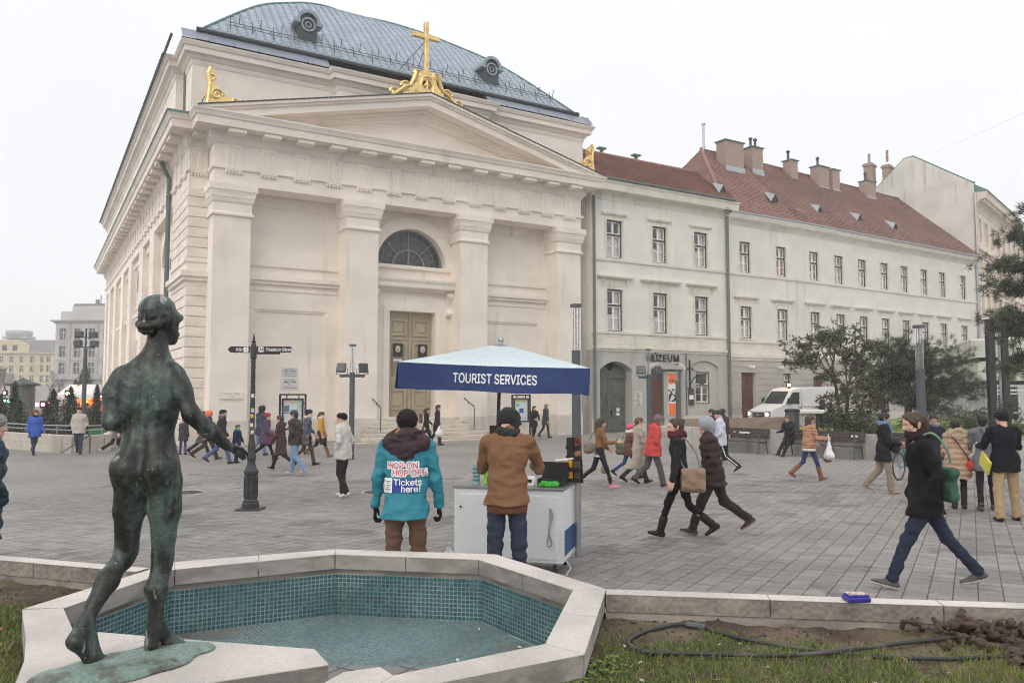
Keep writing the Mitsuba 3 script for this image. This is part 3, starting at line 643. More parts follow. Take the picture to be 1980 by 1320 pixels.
[mp('base_course', MB().box(a_, b_, VM - 0.07, VM + 0.1, 0, 0.95), 'm_plinth') for a_, b_ in ((A0, 21.3), (23.8, 25.2), (27.9, A1))]
mp('room', MB().box(A0 + 0.2, A1 - 0.2, VM + 1.2, VM + 1.3, 0, 14.5), 'm_room')
mp('side_wall', MB().box(A1 - 0.3, A1 - 0.01, VM + 0.5, 9.8, 0, 14.6).box(A0, A0 + 0.3, VM + 0.5, 9.8, 0, 14.6).box(A0, A1, 9.6, 9.8, 0, 14.6), 'm_sage')
for z0, z1, d in ((10.16, 10.34, 0.09), (5.86, 6.0, 0.10), (4.98, 5.12, 0.16), (4.84, 4.98, 0.08)):
    mp('string_course', MB().box(A0, A1, VM - d, VM + 0.02, z0, z1), 'm_sage_trim')
mp('panel_band', MB().box(A0, A1, VM - 0.03, VM + 0.02, 5.12, 5.86), 'm_sage_trim')
for i, (a, b) in enumerate(top):
    glazing(museum, a, b, 10.36, 12.62, VM + 0.14, CH); casing(museum, a, b, 10.36, 12.62, VM, CH, 'm_sage_trim', 0.12, 0.05); hood(museum, a - 0.22, b + 0.22, 12.86, VM, CH, 'm_sage_trim', 0.16)
    glazing(museum, a, b, 6.02, 8.5, VM + 0.14, CH); casing(museum, a, b, 6.02, 8.5, VM, CH, 'm_sage_trim', 0.14 if i != 1 else 0.3, 0.06)
    hood(museum, a - (0.45 if i != 1 else 0.75), b + (0.45 if i != 1 else 0.75), 9.06, VM, CH, 'm_sage_trim', 0.28, i != 1)
    mp('window_frieze', MB().box(a - 0.2, b + 0.2, VM - 0.04, VM + 0.02, 8.68, 9.06), 'm_sage_trim')
    mp('apron_panel', MB().poly(rect(a - 0.05, b + 0.05, 5.25, 5.75).difference(rect(a + 0.02, b - 0.02, 5.31, 5.69)), VM - 0.05, VM), 'm_sage_trim')
mp('cornice', MB().sweep([(-0.3, 13.75), (0.03, 13.75), (0.05, 13.9), (0.05, 14.1), (0.12, 14.2), (0.55, 14.26), (0.58, 14.62), (0.66, 14.74), (0.66, 14.8), (-0.3, 14.86)], [(A0, VM), (A1 + 0.15, VM), (A1 + 0.15, 3)]), 'm_sage_trim')
mp('gutter', MB().tube([(A0 + 0.1, VM - 0.68, 14.9), (A1 + 0.3, VM - 0.68, 14.9)], 0.085, 8), 'm_pipe')
# gate
g = mp('gate', MB().poly(segarch(21.40, 22.56, 0.02, 3.68, 0.30), VM + 0.6, VM + 0.68).poly(segarch(22.58, 23.72, 0.02, 3.68, 0.30), VM + 0.6, VM + 0.68), 'm_greendoor', label='grey green double gate under the arch')
for x in (21.98, 23.15):
    m = MB(); o = shapely.union_all([sg.Point(x, 2.0).buffer(0.30), sg.Point(x - 0.18, 1.75).buffer(0.2), sg.Point(x + 0.18, 1.75).buffer(0.2), sg.Point(x, 1.5).buffer(0.22), sg.Point(x - 0.2, 2.2).buffer(0.15), sg.Point(x + 0.2, 2.2).buffer(0.15)])
    m.poly(o.buffer(0.06).difference(o), VM + 0.52, VM + 0.61); m.poly(o.buffer(-0.10).difference(o.buffer(-0.15)), VM + 0.55, VM + 0.61)
    m.poly(rect(x - 0.46, x + 0.46, 0.95, 3.2).difference(rect(x - 0.42, x + 0.42, 1.0, 3.15)), VM + 0.55, VM + 0.61); m.poly(rect(x - 0.46, x + 0.46, 0.2, 0.8).difference(rect(x - 0.40, x + 0.40, 0.26, 0.74)), VM + 0.55, VM + 0.61)
    part(g, 'panel', m, 'm_greendoor', CH)
part(g, 'transom', MB().box(21.38, 23.74, VM + 0.5, VM + 0.62, 3.28, 3.44), 'm_greendoor', CH)
part(g, 'handle', MB().box(22.62, 22.68, VM + 0.5, VM + 0.6, 1.15, 1.4), 'm_black', CH)
part(g, 'notice', MB().box(23.0, 23.22, VM + 0.53, VM + 0.548, 1.05, 1.5), 'm_white', CH)
# museum door: one red-brown leaf folded open, a green leaf with the poster
mp('door_arch', MB().poly(segarch(25.05, 28.05, 3.85, 4.05, 0.32).difference(segarch(25.2, 27.9, 3.8, 3.95, 0.30)), VM - 0.05, VM + 0.1), 'm_sage_trim')
d = mp('entrance_door', MB().box(25.3, 26.35, VM + 0.35, VM + 0.42, 0.5, 3.75), 'm_reddoor', label='tall dark red door leaf beside the poster')
part(d, 'frame', MB().box(25.25, 27.85, VM + 0.2, VM + 0.45, 3.75, 3.86).box(26.36, 26.44, VM + 0.2, VM + 0.45, 0.5, 3.75).box(27.72, 27.85, VM + 0.2, VM + 0.45, 0.0, 3.75), 'm_greendoor', CH)
part(d, 'green_leaf', MB().box(26.45, 27.72, VM + 0.3, VM + 0.38, 0.4, 3.75), 'm_sage_dark', CH)
part(d, 'doorstep', MB().box(25.1, 28.0, VM - 0.35, VM + 0.6, 0.0, 0.4, 0.02), 'm_step', CH)
glazing(museum, 29.06, 30.25, 1.7, 3.72, VM + 0.22, CH, transom=0.42, dark='m_greendoor', cur_h=0.12, both=False)
mp('door_cabling', MB().box(28.05, 28.12, VM - 0.08, VM, 1.0, 4.85), 'm_pipe')
m = MB(); m.tube([(A1 + 0.02, VM - 0.17, 13.9), (A1 + 0.02, VM - 0.17, 0.1)], 0.1, 10)
mp('downpipe', m, 'm_pipe')
mp('downpipe', MB().tube([(A0 + 0.16, VM - 0.14, 13.9), (A0 + 0.16, VM - 0.14, 0.1)], 0.085, 10), 'm_pipe')
RB = W(CH, (A0 - 2, VM - 0.6, 14.84), (A1 + 0.4, VM - 0.6, 14.84), (A1 + 4.5, 5.0, 18.25), (A0 - 2, 5.0, 18.25))
tile_roof(museum, RB, 'm_rooftile')
part(museum, 'ridge', MB().tube(W(CH, (A0 - 2, 5.0, 18.3), (A1 + 4, 5.0, 18.3)), 0.12, 8), 'm_rooftile')
for x in (23.4, 26.4): mp('roof_vent', MB().tube([(x + 2, 5.2, 18.2), (x + 2, 5.2, 18.75)], 0.12, 8).box(x + 1.7, x + 2.3, 5.0, 5.4, 18.7, 18.8), 'm_patina')
# things fixed to the museum front
t = thing('museum_sign', 'dark raised capital letters spelling the museum name above the red door', 'sign')
for i, (ch, x) in enumerate(zip('MÚZEUM', (24.80, 25.32, 25.72, 26.12, 26.50, 26.98))):
    q = meshkit.text_mesh(ch, 0.42, 0.05, bold=True); v = np.array(q.vertices); v = np.stack([v[:, 0], 0.05 - v[:, 2], v[:, 1]], 1)
    part(t, 'letter', (v + [x, VM - 0.1, 4.3], np.array(q.faces)), 'm_black', CH)
t = thing('museum_poster', 'tall orange and white poster with a black and white picture, beside the red door', 'poster')
part(t, 'sheet', MB().box(26.86, 27.52, VM + 0.255, VM + 0.285, 1.0, 3.68), 'm_white', CH)
def _photo(p, n, uv):
    u = p.x * 0.855 + p.y * 0.518
    return mi.Color3f(0.04) + mi.Color3f(0.62) * smoothstep(0.46, 0.54, fbm(u * 5, p.z * 5, 3.0, 3))
mat('m_bw_photo', proc(_photo), 0.6)
part(t, 'print', MB().box(26.88, 27.50, VM + 0.245, VM + 0.254, 2.95, 3.6), 'm_orange', CH); part(t, 'print', MB().box(26.88, 27.50, VM + 0.245, VM + 0.254, 1.85, 2.62), 'm_bw_photo', CH); part(t, 'print', MB().box(26.88, 27.50, VM + 0.245, VM + 0.254, 1.02, 1.75), 'm_orange', CH)
m = MB()
for i in range(5): m.box(26.95 + i * 0.11, 27.02 + i * 0.11, VM + 0.238, VM + 0.244, 3.08, 3.2)
part(t, 'lettering', m, 'm_print_dark', CH)
t = thing('hanging_sign', 'black wrought iron bracket with a cross and a round hanging sign', 'sign')
m = MB(); m.box(28.33, 28.42, VM - 0.1, VM - 0.03, 2.65, 4.45).box(28.1, 28.65, VM - 0.1, VM - 0.03, 3.86, 3.95).box(28.2, 28.55, VM - 0.1, VM - 0.02, 2.62, 2.7)
part(t, 'cross_bracket', m, 'm_black', CH)
part(t, 'arm', MB().tube([(28.38, VM - 0.1, 2.95), (28.42, VM - 0.35, 3.3), (28.5, VM - 0.7, 3.5), (28.6, VM - 1.2, 3.55)], 0.03, 6).tube([(28.38, VM - 0.1, 3.9), (28.55, VM - 0.9, 3.6)], 0.02, 5), 'm_black', CH)
part(t, 'disc', MB().tube([(28.55, VM - 0.85, 3.2), (28.65, VM - 0.83, 3.2)], 0.3, 16).tube([(28.5, VM - 0.86, 3.2), (28.7, VM - 0.82, 3.2)], 0.2, 16), 'm_grey_metal', CH)
t = thing('brass_plate', 'narrow brown plaque with a white middle strip beside the ground floor window', 'plaque')
part(t, 'plate', MB().box(28.25, 28.72, VM - 0.06, VM - 0.025, 1.62, 2.65), 'm_brown', CH); part(t, 'strip', MB().box(28.3, 28.67, VM - 0.068, VM - 0.061, 1.98, 2.25), 'm_white', CH)
t = thing('doorbell_plate', 'small notice board with rows of dark text right of the gate', 'plaque')
part(t, 'board', MB().box(23.98, 24.5, VM - 0.045, VM - 0.022, 1.7, 2.45), 'm_sage_trim', CH)
m = MB()
for i in range(9): m.box(24.02, 24.05 + 0.38 * (0.5 + 0.5 * ((i * 7) % 5) / 4), VM - 0.05, VM - 0.046, 2.4 - i * 0.08 - 0.03, 2.4 - i * 0.08)
part(t, 'lettering', m, 'm_print_dark', CH)

# ---- the long house: ash grey, red-brown roof, gently bent
BND = np.array([19.96, 54.46, 0.0]); LB = frame(BND, 56.1)
long_house = thing('long_house', 'long ash grey house of two rows of casement windows under a steep red-brown tiled roof', 'house')
B0, B1, BE = 31.80, 38.75, 25.3
def facade(M, x0, x1, tops, mids, v, ground_open):
    U_ = rect(x0, x1, 4.7, 14.0).difference(shapely.union_all([rect(a, b, 10.33, 12.42) for a, b in tops] + [rect(a, b, 5.98, 8.1) for a, b in mids]))
    part(long_house, 'wall', MB().poly(U_, v, v + 0.45), 'm_ash', M)
    part(long_house, 'room', MB().box(x0 + 0.1, x1 - 0.1, v + 1.2, v + 1.3, 0, 13.9), 'm_room', M)
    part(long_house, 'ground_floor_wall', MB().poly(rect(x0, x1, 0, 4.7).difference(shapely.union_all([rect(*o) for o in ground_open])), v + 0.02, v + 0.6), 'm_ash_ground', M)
    # ashlar bands with sunk joints
    for i in range(9):
        z0 = 0.95 + i * 0.39; q = rect(x0, x1, z0 + 0.02, z0 + 0.37).difference(shapely.union_all([rect(o[0], o[1], o[2], o[3]) for o in ground_open]))
        [part(long_house, 'stone_band', MB().poly(q_, v - 0.03, v + 0.03), 'm_ash_ground', M) for q_ in getattr(q, 'geoms', [q])]
    [part(long_house, 'base_course', MB().poly(q_, v - 0.07, v + 0.03), 'm_plinth', M) for q_ in rect(x0, x1, 0, 0.95).difference(shapely.union_all([rect(*o) for o in ground_open])).geoms]
    for z0, z1, d in ((10.16, 10.34, 0.09), (5.68, 5.82, 0.10), (4.7, 4.95, 0.14), (4.52, 4.7, 0.06)): part(long_house, 'string_course', MB().box(x0, x1, v - d, v + 0.02, z0, z1), 'm_ash_trim', M)
    part(long_house, 'panel_band', MB().box(x0, x1, v - 0.025, v + 0.02, 4.95, 5.68), 'm_ash_trim', M)
    part(long_house, 'cornice', MB().sweep([(-0.3, 13.45), (0.02, 13.45), (0.1, 13.62), (0.2, 13.72), (0.42, 13.86), (0.46, 13.98), (0.5, 14.1), (-0.3, 14.15)], [(x0, v), (x1, v)]), 'm_ash_trim', M)
    part(long_house, 'gutter', MB().tube([(x0, v - 0.52, 14.2), (x1, v - 0.52, 14.2)], 0.09, 8), 'm_steel', M)
warm = {1: 'm_curtain_warm', 3: 'm_curtain_warm', 8: 'm_curtain_orange', 9: 'm_curtain_warm'}; wi = 0
for M, x0, x1, tops, mids, v, go in (
    (CH, B0, B1 + 0.02, [(33.03, 34.06), (36.61, 37.6)], [(33.02, 34.09), (36.58, 37.67)], VM, [(33.0, 34.3, 0.0, 3.72), (37.1, 37.9, 2.2, 3.7)]),
    (LB, 0.0, BE, [(a, a + 1.05) for a in (1.39, 4.36, 7.31, 10.30, 13.10, 16.04, 18.9, 22.28)], [(a, a + 1.1) for a in (1.36, 4.4, 7.33, 10.26, 13.15, 16.0, 18.88, 22.27)], 0.0, [(1.55, 2.8, 0.0, 3.5), (8.2, 10.4, 0.0, 4.0), (12.0, 12.8, 1.6, 3.2), (15.5, 16.5, 1.6, 3.4)])):
    facade(M, x0, x1, tops, mids, v, go)
    for a, b in tops:
        glazing(long_house, a, b, 10.33, 12.42, v + 0.14, M, curtain=warm.get(wi, 'm_curtain')); casing(long_house, a, b, 10.33, 12.42, v, M, 'm_ash_trim', 0.1, 0.04); wi += 1
    for a, b in mids:
        glazing(long_house, a, b, 5.98, 8.1, v + 0.14, M); casing(long_house, a, b, 5.98, 8.1, v, M, 'm_ash_trim', 0.12, 0.05); hood(long_house, a - 0.36, b + 0.36, 8.56, v, M, 'm_ash_trim', 0.24)
        part(long_house, 'window_frieze', MB().box(a - 0.12, b + 0.12, v - 0.04, v + 0.02, 8.22, 8.56), 'm_ash_trim', M)
for M, x0, x1, z0, z1, v in ((CH, 33.0, 34.3, 0.3, 3.72, VM), (LB, 1.55, 2.8, 0.3, 3.5, 0.0), (LB, 8.2, 10.4, 0.2, 4.0, 0.0)):
    k = part(long_house, 'door', MB().box(x0, x1, v + 0.2, v + 0.28, z0, z1), 'm_reddoor', M, label='tall rust brown door in the stone ground floor')
    for i in range(2):
        w_ = (x1 - x0) / 2; part(k, 'panel', MB().box(x0 + i * w_ + 0.1, x0 + (i + 1) * w_ - 0.1, v + 0.16, v + 0.21, z0 + 0.3, z0 + 1.4, 0.02).box(x0 + i * w_ + 0.1, x0 + (i + 1) * w_ - 0.1, v + 0.16, v + 0.21, z0 + 1.6, z1 - 0.2, 0.02), 'm_reddoor', M)
for M, x0, x1, z0, z1, v in ((CH, 37.1, 37.9, 2.2, 3.7, VM), (LB, 12.0, 12.8, 1.6, 3.2, 0.0), (LB, 15.5, 16.5, 1.6, 3.4, 0.0)): glazing(long_house, x0, x1, z0, z1, v + 0.22, M, cur_h=0.1, both=False)
part(long_house, 'downpipe', MB().tube([(BE - 0.2, -0.15, 13.9), (BE - 0.2, -0.15, 0.1)], 0.1, 8), 'm_steel', LB)
# roof: hipped left end, ridge 20.5 m up, bent like the walls
bc = W(CH, (B1, VM - 0.5, 14.2))[0]; rc = W(CH, (B1 + 0.1, 6.0, 20.5))[0]
ridge_l = W(CH, (35.4, 6.0, 20.5))[0]; eave_l = W(CH, (31.4, VM - 0.5, 14.2))[0]; back_l = W(CH, (31.4, 12, 14.2))[0]
e_end, r_end = W(LB, (BE - 0.1, -0.5, 14.2), (BE - 0.3, 6.0, 20.5))
tile_roof(long_house, [eave_l, bc, rc, ridge_l], 'm_rooftile'); tile_roof(long_house, [bc, e_end, r_end, rc], 'm_rooftile_old', n_along=90); tile_roof(long_house, [back_l, eave_l, ridge_l, ridge_l + [0.01, 0, 0]], 'm_rooftile')
part(long_house, 'hip', MB().tube([eave_l + [0, 0, 0.08], ridge_l + [0, 0, 0.08]], 0.13, 7), 'm_rooftile'); part(long_house, 'ridge', MB().tube([ridge_l, rc, r_end], 0.12, 7), 'm_rooftile_old')
part(long_house, 'rear_wall', MB().box(31.5, 38.8, 11.5, 11.8, 0, 14.2), 'm_ash', CH); part(long_house, 'rear_wall', MB().box(0, BE, 11.2, 11.5, 0, 14.2), 'm_ash', LB)
tile_roof(long_house, W(CH, (38.8, 12, 14.2), (31.4, 12, 14.2), (35.4, 6.0, 20.5), (38.9, 6.0, 20.5)), 'm_rooftile')
def roof_pt(M, x, v, z_off=0.0): return W(M, (x, v, 14.2 + (v + 0.5) * 6.3 / 6.5 + z_off))[0]
def chimney(M, x, v, w_, d_, h, pots=0, sub=True):
    z0 = 14.2 + (v + 0.5) * 6.3 / 6.5 - 0.8
    k = part(long_house, 'chimney', MB().box(x - w_ / 2, x + w_ / 2, v - d_ / 2, v + d_ / 2, z0, z0 + 0.8 + h), 'm_brick', M)
    part(k, 'cap', MB().box(x - w_ / 2 - 0.1, x + w_ / 2 + 0.1, v - d_ / 2 - 0.1, v + d_ / 2 + 0.1, z0 + 0.8 + h, z0 + 0.87 + h), 'm_patina' if pots != 9 else 'm_brick', M)
    part(k, 'flashing', MB().box(x - w_ / 2 - 0.06, x + w_ / 2 + 0.06, v - d_ / 2 - 0.06, v + d_ / 2 + 0.06, z0, z0 + 0.62), 'm_steel', M)
    for i in range(pots if pots < 9 else 0): part(k, 'pot', MB().lathe([(0.1, 0), (0.1, 0.55), (0.16, 0.6), (0.16, 0.68), (0.02, 0.8)], 10, (x - 0.25 + 0.5 * i, v, z0 + 0.92 + h)), 'm_lead', M)
chimney(CH, 36.95, 4.6, 1.9, 0.9, 1.7); chimney(CH, 39.75, 4.9, 1.15, 0.9, 1.5, 2)
chimney(LB, 6.6, 5.2, 0.85, 0.8, 1.3, 1); chimney(LB, 10.2, 5.0, 1.4, 0.8, 1.5, 1); chimney(LB, 11.9, 5.0, 1.0, 0.8, 1.5); chimney(LB, 17.4, 5.2, 1.3, 0.8, 1.2, 1)
part(long_house, 'vent_pipe', MB().tube([ridge_l + [0.2, 0, -0.3], ridge_l + [0.2, 0, 1.9]], 0.09, 8).tube([ridge_l + [0.2, 0, 1.88], ridge_l + [0.2, 0, 2.0]], 0.16, 8), 'm_steel')
for M, x, v in ((CH, 32.4, 1.0), (CH, 37.6, 1.1), (LB, 4.3, 1.0), (LB, 9.4, 1.0), (LB, 14.2, 0.9)):
    z = 14.2 + (v + 0.5) * 6.3 / 6.5; m = MB()
    m.raw([(x - 0.42, v, z + 0.02), (x + 0.42, v, z + 0.02), (x, v - 0.02, z + 0.62), (x - 0.05, v + 0.95, z + 1.0), (x - 0.42, v + 0.05, z + 0.05), (x + 0.42, v + 0.05, z + 0.05)], [[2, 3, 0], [2, 1, 3]])
    k = part(long_house, 'roof_dormer', m, 'm_steel', M); part(k, 'opening', MB().raw([(x - 0.36, v + 0.06, z + 0.05), (x + 0.36, v + 0.06, z + 0.05), (x, v + 0.05, z + 0.56)], [[0, 1, 2]]), 'm_black', M)
m = MB().grid(np.array([[roof_pt(LB, 1.3, 0.7, 0.1), roof_pt(LB, 2.0, 0.7, 0.1)], [roof_pt(LB, 1.3, 1.25, 0.1), roof_pt(LB, 2.0, 1.25, 0.1)]])); part(long_house, 'skylight', m, 'm_steel')
m = MB()
for M, x0, x1 in ((CH, 32, 38.7), (LB, 0, BE)):
    for x in np.arange(x0, x1, 0.9): a = roof_pt(M, x, 0.0, 0.05); m.tube([a, a + [0, 0, 0.16]], 0.02, 4)
part(long_house, 'snow_hook', m, 'm_black', kind='stuff')
for M, x, v in ((CH, 33.7, VM), (CH, 36.6, VM)):
    part(long_house, 'camera', MB().box(x - 0.1, x + 0.1, v - 0.5, v - 0.1, 4.02, 4.18, 0.02).tube([(x, v - 0.1, 4.1), (x, v + 0.02, 3.95)], 0.03, 5), 'm_white', M)

# ---- the tall house at the end: blank gable towards us, a warm front running away
TC = W(LB, (BE, 0, 0))[0]; TH = frame(TC, 41.6)
tall = thing('tall_house', 'tall peach fronted house with a bare grey gable wall rising over the red-brown roof', 'house')
tp = lambda n, m, t, **k: part(tall, n, m, t, TH, **k)
tp('gable_wall', MB().poly(sg.Polygon([(0.02, 0), (0.02, 20.9), (0.35, 21.15), (4.9, 24.3), (5.6, 24.2), (8.3, 21.7), (12, 18), (12, 0)]), 0.0, 0.4, 'x'), 'm_gable')
tp('gable_coping', MB().tube([(0.2, -0.1, 20.95), (0.2, 0.35, 21.2), (0.2, 4.9, 24.36), (0.2, 5.6, 24.26), (0.2, 8.3, 21.75)], 0.1, 6), 'm_patina')
Wn = [1.4 + i * 2.75 for i in range(16)]; rows = [(1.0, 4.2), (5.6, 8.2), (9.2, 11.4), (12.6, 14.6), (16.1, 18.0)]
op = shapely.union_all([rect(a, a + 1.1, z0, z1) for a in Wn for z0, z1 in rows])
tp('front_wall', MB().poly(rect(0.4, 46, 0, 19.6).difference(op), 0.0, 0.4), 'm_peach'); tp('room', MB().box(0.5, 46, 0.9, 1.0, 0, 19.5), 'm_room')
for z0, z1, d in ((15.0, 15.35, 0.35), (14.75, 15.0, 0.15), (12.0, 12.2, 0.12), (8.7, 8.95, 0.2), (4.7, 5.0, 0.25)): tp('string_course', MB().box(0.0, 46, -d, 0.02, z0, z1), 'm_peach')
tp('cornice', MB().sweep([(-0.3, 18.6), (0.05, 18.6), (0.12, 18.9), (0.4, 19.3), (0.9, 19.5), (0.95, 19.85), (1.05, 20.0), (-0.3, 20.1)], [(0.0, 0.0), (46, 0.0)]), 'm_peach')
m = MB()
for i in range(60): m.box(0.3 + i * 0.75, 0.65 + i * 0.75, -0.75, 0, 19.2, 19.48)
tp('bracket', m, 'm_peach', kind='stuff')
tp('roof', MB().poly(sg.Polygon([(-1.05, 20.1), (-1.05, 20.2), (5, 24.2), (10, 20)]), 0.41, 46, 'x'), 'm_patina')
for i, a in enumerate(Wn):
    for j, (z0, z1) in enumerate(rows):
        if i < 9:
            k = tp('window', MB().poly(rect(a, a + 1.1, z0, z1).difference(rect(a + 0.08, a + 1.02, z0 + 0.08, z1 - 0.08)), 0.16, 0.24).box(a + 0.5, a + 0.6, 0.17, 0.23, z0, z1).box(a, a + 1.1, 0.17, 0.23, z1 - 0.8, z1 - 0.7), 'm_white')
            part(k, 'pane', MB().box(a + 0.05, a + 1.05, 0.25, 0.27, z0 + 0.05, z1 - 0.05), 'm_darkglass', TH)
            part(k, 'surround', MB().poly(rect(a - 0.16, a + 1.26, z0 - 0.12, z1 + 0.16).difference(rect(a, a + 1.1, z0, z1)), -0.06, 0.02), 'm_peach', TH)
            if j in (1, 2): part(k, 'hood', MB().sweep([(-0.05, z1 + 0.3), (0.1, z1 + 0.3), (0.3, z1 + 0.42), (0.3, z1 + 0.5), (-0.05, z1 + 0.56)], [(a - 0.3, 0.0), (a + 1.4, 0.0)]), 'm_peach', TH)
m = MB(); [m.box(a, a + 1.1, 0.25, 0.27, z0, z1) for a in Wn[9:] for z0, z1 in rows]; tp('far_glazing', m, 'm_darkglass', kind='stuff')
tp('downpipe', MB().tube([(-0.12, -0.12, 20), (-0.12, -0.12, 0)], 0.11, 8), 'm_steel')
for v, s in ((8.6, 0.8), (7.0, 0.7)):
    tp('chimney', MB().box(0.5, 0.5 + s * 1.4, v, v + s, 19, 24.6 - (8.6 - v) * 0.3).box(0.4, 0.6 + s * 1.4, v - 0.1, v + s + 0.1, 24.3 - (8.6 - v) * 0.3, 24.5 - (8.6 - v) * 0.3).tube([(1, v + s / 2, 24.5), (1, v + s / 2, 25.6)], 0.12, 6), 'm_brick')
tp('chimney', MB().box(18, 19.4, 2.5, 3.4, 20, 24.0), 'm_brick')
# ================================================================== GROUND, GARDEN BED, FOUNTAIN
PA = math.radians(30.3); PU = np.array([math.cos(PA), -math.sin(PA)]); PV = np.array([math.sin(PA), math.cos(PA)])   # across / along the paver rows
PW, PL = 0.205, 0.225
def _paving(p, n, uv):
    a = (p.x * float(PU[0]) + p.y * float(PU[1])) / PW; b = (p.x * float(PV[0]) + p.y * float(PV[1])) / PL
    fa, fb = a - dr.floor(a), b - dr.floor(b); j = dr.minimum(dr.minimum(fa, 1 - fa), dr.minimum(fb, 1 - fb))
    r = cell_rand(dr.floor(a), dr.floor(b), 5); d = fbm(p.x * 0.45, p.y * 0.45, 1.0, 3); g = noise(p.x * 70, p.y * 70, p.z * 70)
    c = mix([0.25, 0.236, 0.224], [0.17, 0.161, 0.153], 0.45 * r + 0.55 * smoothstep(0.35, 0.7, d)) * (0.9 + 0.2 * g)
    return mix([0.095, 0.09, 0.084], c, smoothstep(0.03, 0.075, j))
mat('m_paving_far', proc(_paving), 0.72)
def _paver(lo, hi):
    def fn(p, n, uv):
        d = fbm(p.x * 0.45, p.y * 0.45, 1.0, 3); f = fbm(p.x * 6, p.y * 6, 2.0, 3); g = noise(p.x * 90, p.y * 90, p.z * 90)
        spot = smoothstep(0.80, 0.84, noise(p.x * 17, p.y * 17, 3.0)) * 0.5
        return mix(mix(hi, lo, smoothstep(0.3, 0.72, d) * 0.6 + 0.4 * f), [0.38, 0.37, 0.35], spot * 0.35) * (0.88 + 0.24 * g) * (1 - 0.3 * smoothstep(0.6, 0.7, fbm(p.x * 1.3 + 9, p.y * 1.3, 5.0, 4)))
    return proc(fn)
PVM = []
for i, (lo, hi) in enumerate((([0.16, 0.151, 0.144], [0.24, 0.227, 0.216]), ([0.178, 0.168, 0.158], [0.265, 0.25, 0.236]), ([0.146, 0.14, 0.134], [0.22, 0.21, 0.20]))):
    PVM.append(mat(f'm_paver_{"abc"[i]}', _paver(lo, hi), 0.68))
square = struct('square_paving')
xs = np.concatenate([np.linspace(-400, -60, 18), np.linspace(-55, 70, 60), np.linspace(80, 400, 17)]); ys = np.concatenate([[-60, -30, -10, -5], np.linspace(-4, 60, 65), np.linspace(65, 420, 20)])
part(square, None, MB().grid(np.array([[(x, y, float(ground_z(x, y)) - 0.007) for y in ys] for x in xs])), 'm_paving_far', smooth=True)

# outline of the garden bed (everything this side of the kerbs and the fountain)
KR0, KR1 = np.array([0.643, 5.446]), np.array([0.643, 5.446]) + np.array([2.623, -0.353]) * 3.2
KL1, KL0 = np.array([-2.776, 6.088]), np.array([-2.776, 6.088]) + np.array([-1.435, 0.454]) * 4.0
ZK, ZB, ZF = 1.18, 1.03, 0.68
FO = [(-3.035, 4.96), (-2.67, 6.29), (-1.503, 6.795), (-0.133, 6.582), (0.643, 5.446), (0.372, 4.119), (-0.9, 3.30), (-2.435, 4.026), (-2.66, 4.38)]
FI = [(-2.79, 4.985), (-2.556, 6.036), (-1.464, 6.582), (-0.27, 6.383), (0.415, 5.418), (0.177, 4.284), (-0.566, 3.818)]
bed_poly = sg.Polygon([tuple(KL0), tuple(KL1), (-2.67, 6.29), (-1.5, 6.79), (-0.13, 6.58), tuple(KR0), tuple(KR1), (9, -6), (-9, -6)])
fountain_poly = sg.Polygon(FO)
# pavers: real stones in the near part of the square, the nearest 300 as pieces of their own
rest = [MB(), MB(), MB()]; cand = []
avoid = shapely.prepared.prep(bed_poly.buffer(0.12))
for i in range(-110, 90):
    for j in range(10, 112):
        c = PU * (i + 0.5) * PW + PV * (j + 0.5) * PL
        if not (5.0 < c[1] < 21.5) or abs(c[0]) > 0.68 * c[1] + 0.6 or c[0] < -9.5: continue
        if avoid.contains(sg.Point(*c)): continue
        cand.append((c[1] + 0.25 * abs(c[0] - 3.0), i, j, c))
cand.sort(key=lambda q: q[0])
for rank, (_, i, j, c) in enumerate(cand):
    g = 0.0042; o = [(0, 0), (PW, 0), (PW, PL), (0, PL)]; k = int(RNG.integers(3)); dz = float(RNG.normal(0, 0.0011)); tl = RNG.normal(0, 0.0015, 2)
    lo, hi = [], []
    for a, b in o:
        s = (1 if a == 0 else -1, 1 if b == 0 else -1)
        for lst, ins, dd in ((lo, g * 0.6, -0.02), (hi, g * 1.6, 0.0)):
            p = PU * (i * PW + a + s[0] * ins) + PV * (j * PL + b + s[1] * ins); lst.append((p[0], p[1], float(ground_z(p[0], p[1])) + dd + dz + tl[0] * s[0] * 0.5 + tl[1] * s[1] * 0.5))
    V8 = np.array(lo + hi); F8 = np.array([[4, 5, 6, 7]] + [[q, (q + 1) % 4, (q + 1) % 4 + 4, q + 4] for q in range(4)])
    if rank < 300: part(square, 'paver', MB().raw(V8, F8), PVM[k])
    else: rest[k].raw(V8, F8)
for k in range(3): part(square, 'paver_field', rest[k], PVM[k], kind='stuff')

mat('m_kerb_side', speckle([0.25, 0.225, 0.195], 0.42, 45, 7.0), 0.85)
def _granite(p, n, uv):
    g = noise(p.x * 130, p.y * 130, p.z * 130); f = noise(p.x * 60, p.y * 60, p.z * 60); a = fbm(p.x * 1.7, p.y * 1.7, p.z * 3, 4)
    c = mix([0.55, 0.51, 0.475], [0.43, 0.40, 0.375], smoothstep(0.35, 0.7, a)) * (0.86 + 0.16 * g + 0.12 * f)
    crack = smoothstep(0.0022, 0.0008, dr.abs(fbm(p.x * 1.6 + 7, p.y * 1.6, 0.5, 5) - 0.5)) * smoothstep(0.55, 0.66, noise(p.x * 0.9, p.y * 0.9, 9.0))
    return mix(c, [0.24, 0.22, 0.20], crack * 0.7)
mat('m_granite', proc(_granite), 0.7, bump=proc(lambda p, n, uv: noise(p.x * 150, p.y * 150, p.z * 150)), bscale=0.0012)
